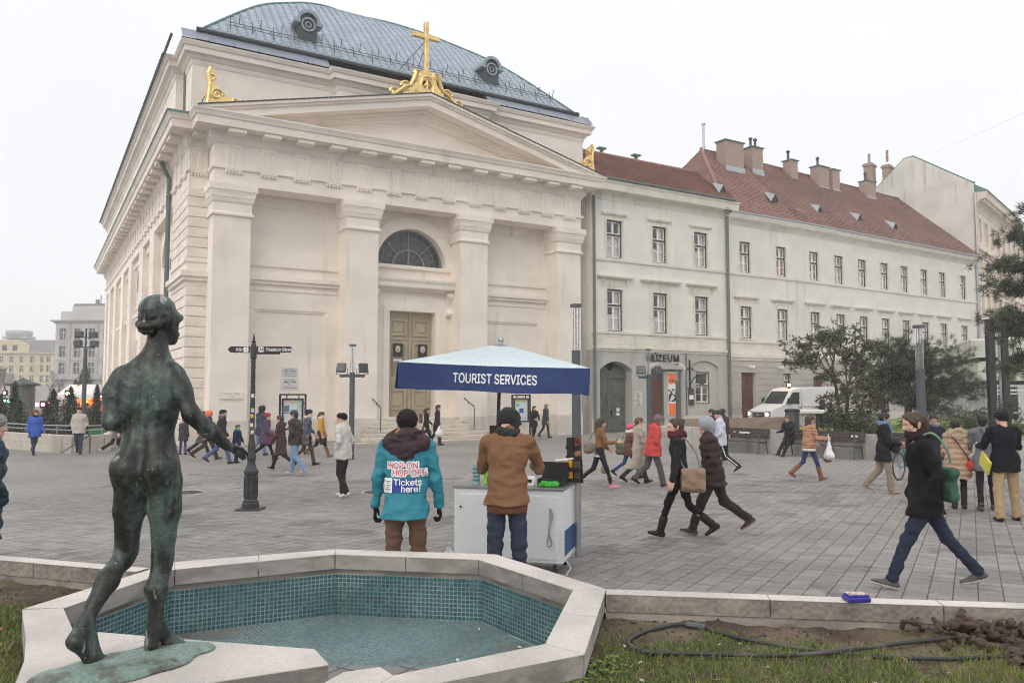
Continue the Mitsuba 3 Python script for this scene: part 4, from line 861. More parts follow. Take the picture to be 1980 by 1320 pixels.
def _granite_side(p, n, uv):
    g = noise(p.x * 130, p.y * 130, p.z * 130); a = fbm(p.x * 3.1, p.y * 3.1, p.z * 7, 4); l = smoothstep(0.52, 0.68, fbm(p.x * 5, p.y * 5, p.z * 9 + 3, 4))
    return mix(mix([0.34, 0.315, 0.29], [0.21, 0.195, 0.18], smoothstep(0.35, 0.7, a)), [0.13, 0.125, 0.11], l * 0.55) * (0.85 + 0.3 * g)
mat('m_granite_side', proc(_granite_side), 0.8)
def _old_concrete(p, n, uv):
    g = noise(p.x * 110, p.y * 110, p.z * 110); a = fbm(p.x * 2.5, p.y * 2.5, p.z * 6, 4); m = smoothstep(0.5, 0.66, fbm(p.x * 4 + 3, p.y * 4, p.z * 5, 4))
    return mix(mix([0.36, 0.33, 0.29], [0.24, 0.22, 0.195], smoothstep(0.35, 0.7, a)), [0.10, 0.10, 0.08], m * 0.6) * (0.85 + 0.3 * g)
mat('m_old_concrete', proc(_old_concrete), 0.85)
# kerbs: long stones on a low wall, each stone with its joint
def kerb(A, B, name_label, n):
    k = thing('kerb_wall', name_label, 'kerb'); d = (B - A) / np.linalg.norm(B - A); nrm = np.array([d[1], -d[0]])
    if nrm[1] > 0: nrm = -nrm
    L_ = np.linalg.norm(B - A); M = np.eye(4); M[:2, 0] = d; M[:2, 1] = -nrm; M[:3, 3] = [A[0], A[1], 0]
    if np.linalg.det(M) < 0: M[:2, 0] = -d; M[:3, 3] = [B[0], B[1], 0]
    for i in range(n):
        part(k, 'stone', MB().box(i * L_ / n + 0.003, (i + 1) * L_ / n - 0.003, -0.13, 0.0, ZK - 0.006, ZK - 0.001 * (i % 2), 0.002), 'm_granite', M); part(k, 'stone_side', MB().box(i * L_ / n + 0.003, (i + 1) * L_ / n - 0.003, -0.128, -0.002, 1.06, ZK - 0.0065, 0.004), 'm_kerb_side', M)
    part(k, 'wall', MB().box(0.0, L_, -0.118, -0.01, 0.3, 1.07), 'm_old_concrete', M)
kerb(KR0, KR1, 'pale stone kerb wall between the right hand garden bed and the square', 8)
kerb(KL0, KL1, 'pale stone kerb wall behind the left hand grass', 6)

fountain = thing('fountain_basin', 'empty octagonal fountain basin with grey granite coping and blue green mosaic tiles', 'fountain')
# coping stones, mitred at the corners
def coping(i, j, n=1):
    a0, a1, b0, b1 = (np.array(q) for q in (FO[i + 1], FO[j + 1], FI[i + 1], FI[j + 1]))
    for k in range(n):
        s0, s1 = k / n + 0.002, (k + 1) / n - 0.002
        q = sg.Polygon([tuple(a0 + (a1 - a0) * s0), tuple(a0 + (a1 - a0) * s1), tuple(b0 + (b1 - b0) * s1), tuple(b0 + (b1 - b0) * s0)])
        if q.exterior.is_ccw is False: q = sg.Polygon(list(q.exterior.coords)[::-1])
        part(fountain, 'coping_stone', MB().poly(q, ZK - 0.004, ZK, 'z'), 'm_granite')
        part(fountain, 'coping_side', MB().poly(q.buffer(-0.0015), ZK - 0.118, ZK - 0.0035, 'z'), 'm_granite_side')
FO_ = FO; FO = [FO_[0], FO_[0]] + FO_[1:]; FI_ = FI; FI = [FI_[0], FI_[0]] + FI_[1:]
FO = [None, FO_[0], FO_[1], FO_[2], FO_[3], FO_[4], FO_[5], (-0.70, 3.52)]; FI = [None] + FI_
for i in range(6): coping(i, i + 1, 2 if i in (1, 2, 3, 4) else 1)
OUT = sg.Polygon([FO_[0], FO_[1], FO_[2], FO_[3], FO_[4], FO_[5], (-0.70, 3.52), (-0.9, 3.30), (-2.435, 4.026), (-2.66, 4.38)])
slab = sg.Polygon([(-3.03, 4.94), (-2.795, 4.975), (-2.486, 4.529), (-1.664, 4.336), (-1.035, 4.199), (-0.905, 3.966), (-1.365, 3.745), (-1.60, 3.60), (-2.30, 3.72), (-2.45, 4.03), (-2.66, 4.38)])
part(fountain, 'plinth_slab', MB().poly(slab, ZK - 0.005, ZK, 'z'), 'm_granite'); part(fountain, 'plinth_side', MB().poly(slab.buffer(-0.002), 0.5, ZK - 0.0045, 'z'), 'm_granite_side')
blk = sg.Polygon([(-0.81, 3.866), (-0.647, 3.937), (-0.568, 3.825), (-0.70, 3.52), (-0.93, 3.6)])
part(fountain, 'end_block', MB().poly(blk, ZK - 0.005, ZK - 0.001, 'z'), 'm_granite'); part(fountain, 'end_block', MB().poly(blk.buffer(-0.002), 0.5, ZK - 0.0045, 'z'), 'm_granite_side')
inner = sg.Polygon(FI_ + [(-0.72, 3.5), (-2.0, 3.5), (-2.6, 4.3)]); wall_in = inner.buffer(0.05, join_style=2)
part(fountain, 'basin_wall', MB().poly(OUT.buffer(-0.02).difference(wall_in), 0.45, ZK - 0.117, 'z'), 'm_old_concrete')
part(fountain, 'basin_floor', MB().poly(wall_in.buffer(0.02), 0.45, ZF - 0.004, 'z'), 'm_old_concrete')
# mosaic: glass tesserae in four tints, set in pale grout; walls and floor
TM = []
for nm, c in (('a', [0.036, 0.125, 0.15]), ('b', [0.047, 0.15, 0.175]), ('c', [0.028, 0.10, 0.125]), ('d', [0.075, 0.195, 0.21])): TM.append(mat('m_tessera_' + nm, c, 0.28))
def _grout(p, n, uv):
    return mix([0.36, 0.41, 0.40], [0.20, 0.215, 0.20], smoothstep(0.35, 0.7, fbm(p.x * 3, p.y * 3, p.z * 3, 3)))
mat('m_grout', proc(_grout), 0.8)
tq = [MB() for _ in TM]; grout = MB(); TS = 0.033
wp = list(wall_in.exterior.coords)[:-1]
if not wall_in.exterior.is_ccw: wp = wp[::-1]
dirtn = lambda x, y: meshkit.fbm(np.array([x * 1.4, y * 1.4, 0.3]), 3, 4)
for a, b in zip(wp, wp[1:] + wp[:1]):
    a, b = np.array(a), np.array(b); L_ = np.linalg.norm(b - a); d = (b - a) / L_; nin = np.array([-d[1], d[0]]); n = int(L_ / TS)
    if (a[1] + b[1]) / 2 < 4.0: continue
    p0, p1 = a + nin * 0.003, b + nin * 0.003
    grout.raw([(p0[0], p0[1], ZF), (p1[0], p1[1], ZF), (p1[0], p1[1], ZF + 0.335), (p0[0], p0[1], ZF + 0.335)], [[0, 1, 2, 3]])
    for i in range(n):
        for r in range(10):
            s0, s1 = i * L_ / n + 0.0035, (i + 1) * L_ / n - 0.0035; z0, z1 = ZF + 0.004 + r * TS, ZF + 0.004 + (r + 1) * TS - 0.007; lift = 0.0065 + RNG.normal(0, 0.0006)
            q = [a + d * s0 + nin * lift, a + d * s1 + nin * lift]
            k = int(RNG.choice(4, p=[0.42, 0.25, 0.25, 0.08]))
            tq[k].raw([(q[0][0], q[0][1], z0), (q[1][0], q[1][1], z0), (q[1][0], q[1][1], z1), (q[0][0], q[0][1], z1)], [[0, 1, 2, 3]])
FM = []
for nm, c in (('a', [0.15, 0.235, 0.25]), ('b', [0.18, 0.265, 0.275]), ('c', [0.125, 0.20, 0.22])):
    c = list(c)
    def fn(p, n, uv, c=c):
        m = smoothstep(0.50, 0.66, fbm(p.x * 1.3, p.y * 1.3, 4.0, 4)); g = noise(p.x * 60, p.y * 60, 1.0)
        return mix(mi.Color3f(c), [0.20, 0.19, 0.165], m * 0.75) * (0.85 + 0.3 * g)
    FM.append(mat('m_floor_tile_' + nm, proc(fn), 0.45))
fq = [MB() for _ in FM]; ang = math.radians(38); fu = np.array([math.cos(ang), math.sin(ang)]); fv_ = np.array([-math.sin(ang), math.cos(ang)]); pin = shapely.prepared.prep(inner.buffer(0.03, join_style=2).difference(slab).difference(blk))
for i in range(-120, 200):
    for j in range(0, 250):
        c = fu * (i * TS) + fv_ * (j * TS) 
        if not (-3.0 < c[0] < 0.6 and 3.5 < c[1] < 6.9) or not pin.contains(sg.Point(*c)): continue
        h = TS / 2 - 0.003; k = int(RNG.integers(3)); z = ZF + 0.003 + RNG.normal(0, 0.0005)
        fq[k].raw([(*(c - fu * h - fv_ * h), z), (*(c + fu * h - fv_ * h), z), (*(c + fu * h + fv_ * h), z), (*(c - fu * h + fv_ * h), z)], [[0, 1, 2, 3]])
part(fountain, 'grout', grout, 'm_grout'); part(fountain, 'grout', MB().poly(inner.buffer(0.04, join_style=2), ZF - 0.001, ZF, 'z'), 'm_grout')
for k in range(4): part(fountain, 'wall_mosaic', tq[k], TM[k], kind='stuff')
for k in range(3): part(fountain, 'floor_mosaic', fq[k], FM[k], kind='stuff')

# garden bed: trodden soil with turf, uneven
def bed_h(x, y): 
    p = np.stack([np.asarray(x) * 1.6, np.asarray(y) * 1.6, np.zeros_like(np.asarray(x, float))], -1)
    return ZB - 0.02 + 0.07 * (meshkit.fbm(p, 4, 3) - 0.5) + 0.03 * (meshkit.noise(p * 7, 9) - 0.5)
def turf(x, y):
    """0..1: how much grass grows there"""
    p = np.stack([np.asarray(x) * 1.1, np.asarray(y) * 1.1, np.zeros_like(np.asarray(x, float))], -1); q = meshkit.fbm(p, 4, 21); fine = meshkit.noise(p * 6, 5)
    near = np.clip((4.95 - np.asarray(y) - 0.10 * np.asarray(x)) / 0.5, -1.0, 1) * 0.36
    left = np.where(np.asarray(x) < -2.4, 0.16, 0.0)
    return np.clip((q + near + left + 0.25 * (fine - 0.5) - 0.50) * 4.5, 0, 1)
gx, gy = np.arange(-8.5, 9.0, 0.045), np.arange(-0.5, 8.3, 0.045); GX, GY = np.meshgrid(gx, gy, indexing='ij')
inside = shapely.contains_xy(bed_poly.difference(OUT.buffer(-0.1)), GX, GY); GZ = bed_h(GX, GY)
I, J = np.nonzero(inside[:-1, :-1] | inside[1:, :-1] | inside[:-1, 1:] | inside[1:, 1:]); nn = len(gy)
V = np.stack([GX, GY, GZ], -1).reshape(-1, 3); F = np.stack([I * nn + J, (I + 1) * nn + J, (I + 1) * nn + J + 1, I * nn + J + 1], 1)
keep = np.ones(len(F), bool); cen = V[F].mean(1); keep &= shapely.contains_xy(bed_poly.buffer(-0.03), cen[:, 0], cen[:, 1]) & ~shapely.contains_xy(OUT.buffer(-0.06), cen[:, 0], cen[:, 1])
F = F[keep]; used = np.unique(F); rm = np.full(len(V), -1); rm[used] = np.arange(len(used))
def _soil(p, n, uv):
    a = fbm(p.x * 3, p.y * 3, 0.0, 4); g = noise(p.x * 60, p.y * 60, p.z * 60); m = smoothstep(0.48, 0.62, fbm(p.x * 1.6 + 4, p.y * 1.6, 2.0, 4))
    return mix(mix([0.06, 0.042, 0.030], [0.125, 0.092, 0.066], smoothstep(0.35, 0.7, a)), [0.10, 0.10, 0.04], m * 0.3) * (0.7 + 0.6 * g)
mat('m_soil', proc(_soil), 0.95)
bed = struct('garden_soil'); part(bed, None, (V[used], rm[F]), 'm_soil', smooth=True)
part(struct('garden_ground'), None, MB().poly(sg.Polygon([(-9, -60), (9, -60), (9, -0.4), (-9, -0.4)]), ZB - 0.3, ZB - 0.03, 'z'), 'm_soil')
# grass blades and dry stalks
GM = [mat('m_grass_a', [0.075, 0.125, 0.022], 0.6), mat('m_grass_b', [0.13, 0.185, 0.035], 0.6), mat('m_grass_c', [0.20, 0.215, 0.06], 0.65), mat('m_straw', [0.36, 0.29, 0.165], 0.75)]
N = 190000; bx = RNG.uniform(-4.6, 3.9, N); by = RNG.uniform(3.0, 6.6, N)
dens = turf(bx, by); ok = (RNG.random(N) < dens * 0.85 + 0.012) & shapely.contains_xy(bed_poly.difference(OUT).buffer(-0.02), bx, by) & (np.abs(bx) < 0.7 * by + 0.2)
bx, by, dens = bx[ok], by[ok], dens[ok]; N = len(bx); bz = bed_h(bx, by)
def blades(x, y, z, h, w, lean):
    n = len(x); a = RNG.uniform(0, 2 * np.pi, n); dx, dy = np.cos(a), np.sin(a); b = RNG.uniform(0, 2 * np.pi, n); lx, ly = np.cos(b) * lean, np.sin(b) * lean
    V = np.stack([np.stack([x - dx * w, y - dy * w, z], -1), np.stack([x + dx * w, y + dy * w, z], -1), np.stack([x + lx * 0.4 + dx * w * 0.7, y + ly * 0.4 + dy * w * 0.7, z + h * 0.6], -1), np.stack([x + lx * 0.4 - dx * w * 0.7, y + ly * 0.4 - dy * w * 0.7, z + h * 0.6], -1), np.stack([x + lx, y + ly, z + h], -1)], 1).reshape(-1, 3)
    o = (np.arange(n) * 5)[:, None]; F = np.concatenate([o + [0, 1, 2], o + [0, 2, 3], o + [3, 2, 4]])
    return V, F
grp = RNG.choice(4, N, p=[0.36, 0.34, 0.18, 0.12]); patch = meshkit.fbm(np.stack([bx * 2, by * 2, bx * 0], -1), 3, 8); grp = np.where((patch > 0.58) & (grp == 0), 2, grp)
grass = thing('lawn_grass', 'short patchy winter grass with bare soil and dry stalks in the garden bed', None, kind='stuff')
for k in range(4):
    s = grp == k; n = s.sum(); h = RNG.uniform(0.014, 0.048, n) * (0.5 + 0.8 * dens[s]); put(f'{grass}__blades' + (f'_{k:03d}' if k else ''), mikit.ply(blades(bx[s], by[s], bz[s] - 0.004, h if k < 3 else h * 0.35, np.full(n, 0.0028), RNG.uniform(0.01, 0.045, n) * (1 if k < 3 else 2.2)), GM[k]), kind='stuff')
weeds = thing('weeds', 'low yellowish green weeds along the outer foot of the fountain', None, kind='stuff')
m = MB()
for _ in range(900):
    t = RNG.random(); q = np.array([0.45, 4.45]) + np.array([-0.55, -0.55]) * t + RNG.normal(0, 0.07, 2) + np.array([0.12, -0.02])
    if OUT.contains(sg.Point(*q)): continue
    z = float(bed_h(q[0], q[1])) + RNG.uniform(0.0, 0.05); a, r, tl = RNG.uniform(0, 6.3), RNG.uniform(0.010, 0.02), RNG.uniform(-0.5, 0.5)
    u = np.array([math.cos(a), math.sin(a), tl]) * r; v = np.array([-math.sin(a), math.cos(a), RNG.uniform(-0.4, 0.4)]) * r * 0.5; c = np.array([q[0], q[1], z])
    m.raw([c - u, c + v, c + u, c - v], [[0, 1, 2, 3]])
part(weeds, 'leaf_mat', m, GM[1], kind='stuff')
# turned-over clods at the far right of the bed
mat('m_clod', proc(lambda p, n, uv: mix([0.05, 0.034, 0.026], [0.10, 0.072, 0.054], fbm(p.x * 9, p.y * 9, p.z * 9, 3)) * (0.7 + 0.6 * noise(p.x * 70, p.y * 70, p.z * 70))), 0.95)
heap = thing('soil_heap', 'heap of dark freshly dug clods against the kerb wall', 'soil heap')
Fd = Field((2.2, 4.4, 0.95), (3.9, 5.3, 1.3), 0.0095)
for _ in range(220):
    t = RNG.random(); c = np.array([2.55 + 1.2 * t, 4.98 - 0.17 * t, 1.03]) + RNG.normal(0, 1, 3) * [0.12, 0.12, 0.02]; c[2] += 0.07 * max(0, 1 - ((c[1] - 4.9) / 0.22) ** 2) * RNG.random(); r = RNG.uniform(0.006, 0.026); c[1] = min(c[1], 5.0 - 0.13 * (c[0] - 2.6) - r)
    Fd.bone(c, c + RNG.normal(0, 0.02, 3), r, r * 0.8, 0.008)
for _ in range(60):
    c = np.array([RNG.uniform(2.75, 3.4), RNG.uniform(4.45, 4.75), 1.03]); r = RNG.uniform(0.012, 0.035); Fd.bone(c, c + RNG.normal(0, 0.015, 3), r, r * 0.7, 0.01)
Fd.d += 0.035 * (meshkit.fbm(Fd.points() * 60, 2, 4) - 0.5).astype(np.float32); part(heap, None, Fd.get(1), 'm_clod', smooth=True)
crumbs = thing('soil_crumbs', 'loose crumbs of earth and small stones on the bare parts of the bed', None, kind='stuff'); ico = trimesh.creation.icosahedron(); m = MB()
for _ in range(5200):
    x, y = RNG.uniform(-4.2, 3.7), RNG.uniform(3.9, 6.3)
    if RNG.random() < float(turf(x, y)) or not bed_poly.buffer(-0.15).contains(sg.Point(x, y)) or OUT.buffer(0.02).contains(sg.Point(x, y)): continue
    r = 0.003 + 0.011 * RNG.random() ** 3; m.raw(np.array(ico.vertices) * r * RNG.uniform(0.6, 1.3, 3) + RNG.normal(0, 0.15, (12, 3)) * r + [x, y, float(bed_h(x, y)) + r * 0.3], ico.faces)
part(crumbs, 'crumb', m, 'm_clod', kind='stuff')
# hoses
mat('m_hose', proc(lambda p, n, uv: mix([0.03, 0.03, 0.032], [0.10, 0.093, 0.085], smoothstep(0.5, 0.75, fbm(p.x * 6, p.y * 6, p.z * 6, 3)))), 0.5)
def curve(P, n=60):
    P = np.array(P, float); t = np.concatenate([[0], np.cumsum(np.linalg.norm(np.diff(P, axis=0), axis=1))]); from scipy.interpolate import CubicSpline
    return CubicSpline(t, P)(np.linspace(0, t[-1], n))
def _smooth_z(z): return np.convolve(np.pad(z, 8, mode='edge'), np.ones(17) / 17, 'valid')
def on_bed(P, r): P = curve([(a, b, 0) for a, b in P]); return np.column_stack([P[:, :2], _smooth_z(bed_h(P[:, 0], P[:, 1])) + r * 0.8 + 0.006])
k = thing('hose', 'dark garden hose with a joint, looped across the bed from the fountain side', 'hose')
h1 = on_bed([(0.90, 4.60), (0.72, 4.64), (0.69, 4.75), (0.76, 4.88), (0.92, 5.02), (1.10, 5.105), (1.156, 5.09), (1.305, 4.925), (1.515, 4.785), (1.73, 4.70), (1.90, 4.64), (2.0, 4.62)], 0.015); part(k, 'pipe', MB().tube(h1, 0.0125, 8), 'm_hose', smooth=True)
part(k, 'joint', MB().tube([h1[27], h1[29], h1[31]], 0.021, 8), 'm_grey_metal')
k = thing('hose', 'long dark garden hose curving away to the soil heap', 'hose')
h2 = on_bed([(0.736, 4.56), (1.198, 4.528), (1.493, 4.537), (1.80, 4.60), (2.159, 4.709), (2.514, 4.805), (2.87, 4.88), (3.3, 4.93), (4.2, 5.0)], 0.015); part(k, None, MB().tube(h2 + [0, 0, 0.012], 0.0125, 8), 'm_hose', smooth=True)
k = thing('hose', 'straight dark hose in front of the soil heap', 'hose')
part(k, None, MB().tube(on_bed([(2.05, 4.56), (2.25, 4.55), (2.5, 4.545), (3.0, 4.56), (3.6, 4.61)], 0.012), 0.012, 8), 'm_hose', smooth=True)
# leaves, twigs and scraps
LM = [mat('m_leaf_dry', [0.24, 0.12, 0.06], 0.7), mat('m_leaf_pale', [0.42, 0.27, 0.18], 0.7), mat('m_paper', lin(214, 210, 205), 0.8)]
def leaf(c, r, a, m): u = np.array([math.cos(a), math.sin(a), 0.15]) * r; v = np.array([-math.sin(a), math.cos(a), 0.25]) * r * 0.55; return MB().raw([c - u, c - u * 0.2 + v + [0, 0, r * 0.25], c + u, c + u * 0.1 - v + [0, 0, r * 0.2]], [[0, 1, 2, 3]])
LFi = -1; LFL = ['dry leaf beside the lower left side of the fountain', 'dry leaf at the left foot of the statue slab', 'dry leaf in the left grass near the fountain corner', 'dry leaf further out in the left grass', 'dry leaf at the very bottom of the left grass', 'pale dry leaf in the front right grass', 'dry leaf under the straight hose', 'dry leaf in the left grass towards the kerb']
for x, y, m in ((-2.98, 4.55, 0), (-2.85, 4.35, 0), (-3.05, 4.75, 1), (-3.2, 5.0, 0), (-2.8, 4.15, 0), (1.08, 4.17, 1), (2.2, 4.5, 0), (-3.4, 5.3, 0)):
    part(thing('fallen_leaf', LFL[LFi := LFi + 1], 'leaf', 'fallen leaves on the grass'), None, leaf(np.array([x, y, float(bed_h(x, y)) + 0.02]), RNG.uniform(0.03, 0.05), RNG.uniform(0, 6), 0), LM[m])
litter = thing('litter', 'small white scraps and chips lying about the basin and the bed', None, kind='stuff'); m = MB()
for _ in range(46):
    x, y = RNG.uniform(-2.2, 3.2), RNG.uniform(3.7, 6.2)
    if wall_in.buffer(-0.1).contains(sg.Point(x, y)): z = ZF + 0.012
    elif bed_poly.buffer(-0.2).difference(OUT.buffer(0.05)).contains(sg.Point(x, y)): z = float(bed_h(x, y)) + 0.012
    else: continue
    m.mesh(trimesh.creation.box([RNG.uniform(0.008, 0.03), RNG.uniform(0.008, 0.02), 0.006], transform=trimesh.transformations.compose_matrix(angles=RNG.normal(0, 0.4, 3), translate=[x, y, z])))
part(litter, 'scrap', m, LM[2], kind='stuff')
k = thing('twig', 'broken leafy twig lying on the basin floor', 'twig'); c0 = np.array([-0.30, 4.45, ZF + 0.02])
# sprig of yellowing leaves near the right end of the basin floor
m = MB(); tw = MB(); c0 = np.array([-0.12, 4.85, ZF + 0.02])
for _ in range(9):
    a = RNG.uniform(2.2, 4.6); e = c0 + np.array([math.cos(a) * 0.28, math.sin(a) * 0.14, RNG.uniform(0.0, 0.07)]) * RNG.uniform(0.6, 1.1); tw.tube([c0, (c0 + e) / 2 + [0, 0, 0.03], e], 0.004, 5)
    for t in np.linspace(0.25, 1, 9): q = c0 + (e - c0) * t + RNG.normal(0, 0.012, 3) + [0, 0, 0.02]; m.raw(*(lambda L_: (L_.v[0], L_.f[0]))(leaf(q, RNG.uniform(0.014, 0.024), RNG.uniform(0, 6), 0)))
part(k, 'stem', tw, LM[0]); part(k, 'foliage', m, GM[2], kind='stuff')
k = thing('paper_packet', 'folded printed packet lying on the kerb wall', 'packet'); M = yaw([2.215, 5.145, ZK + 0.002], 4)
part(k, 'packet', MB().box(-0.075, 0.075, -0.06, 0.04, 0, 0.03, 0.012).box(-0.06, 0.07, -0.045, 0.045, 0.028, 0.042, 0.01), mat('m_packet', lin(52, 48, 140), 0.4), M)
part(k, 'print', MB().box(-0.055, 0.065, -0.03, 0.04, 0.0425, 0.0445), mat('m_packet_top', speckle(lin(200, 170, 165), 0.8, 70, 20), 0.4), M)
# ================================================================== THE BRONZE STATUE
statue = thing('statue', 'weathered green bronze statue of a walking nude woman on the fountain edge, seen from behind', 'statue')
def _bronze(p, n, uv):
    a = fbm(p.x * 5, p.y * 5, p.z * 3.2, 4); st = fbm(p.x * 38, p.y * 38, p.z * 3.0, 3); g = noise(p.x * 170, p.y * 170, p.z * 120); f = fbm(p.x * 40, p.y * 40, p.z * 40, 3)
    big = fbm(p.x * 2.6 + 5, p.y * 2.6, p.z * 2.6 + 2, 3)
    w = smoothstep(0.43, 0.70, 0.5 * a + 0.25 * st + 0.25 * big + 0.14 * (f - 0.5))
    c = mix([0.024, 0.026, 0.024], [0.125, 0.19, 0.168], w * 0.85) * (0.72 + 0.55 * g)
    drop = smoothstep(0.68, 0.76, fbm(p.x * 30 + 3, p.y * 30, p.z * 3.6, 3)) * smoothstep(0.5, 0.6, noise(p.x * 5, p.y * 5, p.z * 5))
    fleck = smoothstep(0.915, 0.94, noise(p.x * 65, p.y * 65, p.z * 42))
    return mix(c, [0.36, 0.39, 0.365], dr.minimum(drop * 0.7 + fleck * 0.5, 1.0))
mat('m_bronze', proc(_bronze), 0.42, metallic=0.15, spec=0.5, bump=proc(lambda p, n, uv: fbm(p.x * 60, p.y * 60, p.z * 60, 2)), bscale=0.003)
def bronze_figure():
    S = Field((-2.22, 3.62, 1.12), (-1.32, 4.42, 3.08), 0.0068); B = S.bone
    fx = np.array([0.57, 0.82, 0.0]); side = np.array([0.97, 0.10, 0.0])                     # where she walks; across her back
    dep = np.array([-0.10, 0.99, 0.0])
    # pelvis, waist and rib cage
    B((-1.940, 4.03, 2.09), (-1.778, 4.05, 2.09), 0.070, 0.070, 0.09)
    B((-1.895, 4.04, 2.18), (-1.825, 4.05, 2.18), 0.086, 0.086, 0.09)
    B((-1.868, 4.045, 2.14), (-1.870, 4.05, 2.30), 0.128, 0.108, 0.07, (dep, 0.72))
    B((-1.870, 4.05, 2.28), (-1.872, 4.045, 2.50), 0.108, 0.144, 0.07, (dep, 0.66))
    B((-1.872, 4.045, 2.46), (-1.862, 4.035, 2.60), 0.150, 0.125, 0.06, (dep, 0.62))
    B((-1.975, 4.03, 2.585), (-1.76, 4.035, 2.60), 0.050, 0.050, 0.06)                          # shoulder girdle
    for x0 in (-1.93, -1.80): B((x0, 3.985, 2.55), (x0 + (0.02 if x0 > -1.85 else -0.02), 3.975, 2.44), 0.045, 0.03, 0.05)   # shoulder blades
    B((-1.845, 4.03, 2.60), (-1.842, 4.045, 2.70), 0.075, 0.056, 0.05)
    B((-1.91, 4.03, 2.625), (-1.85, 4.035, 2.70), 0.03, 0.04, 0.05); B((-1.77, 4.035, 2.635), (-1.83, 4.04, 2.70), 0.03, 0.04, 0.05)
    B((-1.842, 4.04, 2.68), (-1.836, 4.06, 2.83), 0.054, 0.052, 0.03)                          # neck
    B((-1.97, 4.14, 2.50), (-1.90, 4.16, 2.47), 0.06, 0.055, 0.05); B((-1.82, 4.16, 2.49), (-1.80, 4.16, 2.47), 0.06, 0.055, 0.05)
    # buttocks
    B((-1.930, 3.965, 2.135), (-1.930, 3.98, 2.09), 0.082, 0.080, 0.03); B((-1.778, 3.975, 2.135), (-1.775, 3.985, 2.09), 0.083, 0.080, 0.03); B((-1.93, 3.985, 2.15), (-1.895, 4.01, 2.27), 0.070, 0.060, 0.05); B((-1.78, 3.99, 2.15), (-1.825, 4.01, 2.27), 0.070, 0.060, 0.05)
    # right leg (bearing the weight)
    kR, aR = np.array([-1.800, 4.10, 1.655]), np.array([-1.808, 4.05, 1.335])
    B((-1.768, 4.03, 2.06), (-1.777, 4.055, 1.92), 0.085, 0.078, 0.02); B((-1.777, 4.055, 1.92), kR, 0.075, 0.049, 0.025)
    B(kR + [0, -0.01, 0.02], kR + [-0.002, -0.01, -0.05], 0.047, 0.043, 0.03); B(kR + [0.0, -0.02, -0.05], (-1.806, 4.045, 1.53), 0.045, 0.050, 0.025); B((-1.806, 4.045, 1.53), aR, 0.050, 0.031, 0.03)
    B(aR + [0, -0.0, 0.02], (-1.815, 4.028, 1.255), 0.036, 0.035, 0.03); B(aR + [0.005, 0.01, 0.0], (-1.765, 4.125, 1.245), 0.036, 0.028, 0.03); B((-1.765, 4.125, 1.245), (-1.725, 4.165, 1.228), 0.032, 0.02, 0.02); B((-1.765, 4.10, 1.24), (-1.705, 4.15, 1.222), 0.026, 0.014, 0.02)
    # left leg (trailing, heel raised)
    kL, aL = np.array([-1.980, 4.08, 1.705]), np.array([-2.058, 3.845, 1.415])
    B((-1.928, 4.00, 2.06), (-1.945, 4.03, 1.93), 0.078, 0.074, 0.02); B((-1.945, 4.03, 1.93), kL, 0.074, 0.052, 0.025)
    B(kL + [0.005, 0.01, 0.02], kL + [-0.01, -0.01, -0.05], 0.048, 0.043, 0.03); B(kL + [-0.008, -0.03, -0.03], (-2.015, 3.965, 1.585), 0.046, 0.051, 0.025); B((-2.015, 3.965, 1.585), aL, 0.051, 0.030, 0.03)
    B(aL, (-2.075, 3.80, 1.345), 0.036, 0.036, 0.03); B((-2.072, 3.805, 1.34), (-2.025, 3.865, 1.245), 0.036, 0.034, 0.03); B(aL + [0.01, 0.01, -0.02], (-2.02, 3.875, 1.25), 0.036, 0.034, 0.03); B((-2.03, 3.865, 1.24), (-1.985, 3.91, 1.225), 0.033, 0.018, 0.02)
    # arms
    B((-1.735, 4.03, 2.60), (-1.690, 4.02, 2.52), 0.055, 0.050, 0.05); B((-1.700, 4.02, 2.55), (-1.632, 4.00, 2.41), 0.049, 0.038, 0.03); B((-1.632, 4.00, 2.41), (-1.56, 4.06, 2.325), 0.044, 0.043, 0.025); B((-1.56, 4.06, 2.325), (-1.495, 4.135, 2.243), 0.042, 0.028, 0.02)
    B((-2.0, 4.02, 2.595), (-2.028, 4.0, 2.52), 0.053, 0.050, 0.05); B((-2.028, 4.0, 2.52), (-2.018, 3.965, 2.375), 0.050, 0.044, 0.03); B((-2.018, 3.965, 2.375), (-1.985, 4.12, 2.33), 0.042, 0.035, 0.025); B((-1.985, 4.12, 2.33), (-1.92, 4.24, 2.36), 0.034, 0.024, 0.02); B((-1.92, 4.24, 2.36), (-1.86, 4.27, 2.39), 0.028, 0.02, 0.02)
    # right hand: palm, four curled fingers and a thumb standing off
    B((-1.497, 4.133, 2.245), (-1.462, 4.172, 2.214), 0.023, 0.027, 0.015, ((0.5, -0.3, 0.8), 0.7))
    for q in ([(-1.452, 4.172, 2.226), (-1.425, 4.190, 2.213), (-1.405, 4.200, 2.197)], [(-1.456, 4.180, 2.214), (-1.424, 4.200, 2.196), (-1.404, 4.208, 2.178)], [(-1.462, 4.186, 2.204), (-1.433, 4.208, 2.183), (-1.417, 4.213, 2.166)], [(-1.470, 4.188, 2.196), (-1.446, 4.207, 2.176), (-1.434, 4.210, 2.162)]):
        B(q[0], q[1], 0.0095, 0.0085, 0.006); B(q[1], q[2], 0.0085, 0.0065, 0.004)
    B((-1.480, 4.140, 2.240), (-1.448, 4.150, 2.236), 0.013, 0.010, 0.008); B((-1.448, 4.150, 2.236), (-1.418, 4.166, 2.224), 0.010, 0.007, 0.004)
    # head turned to the right; hair rolled low round the nape
    B((-1.850, 4.035, 2.925), (-1.838, 4.060, 2.925), 0.080, 0.079, 0.02); B((-1.845, 4.05, 2.948), (-1.84, 4.06, 2.952), 0.078, 0.078, 0.03)
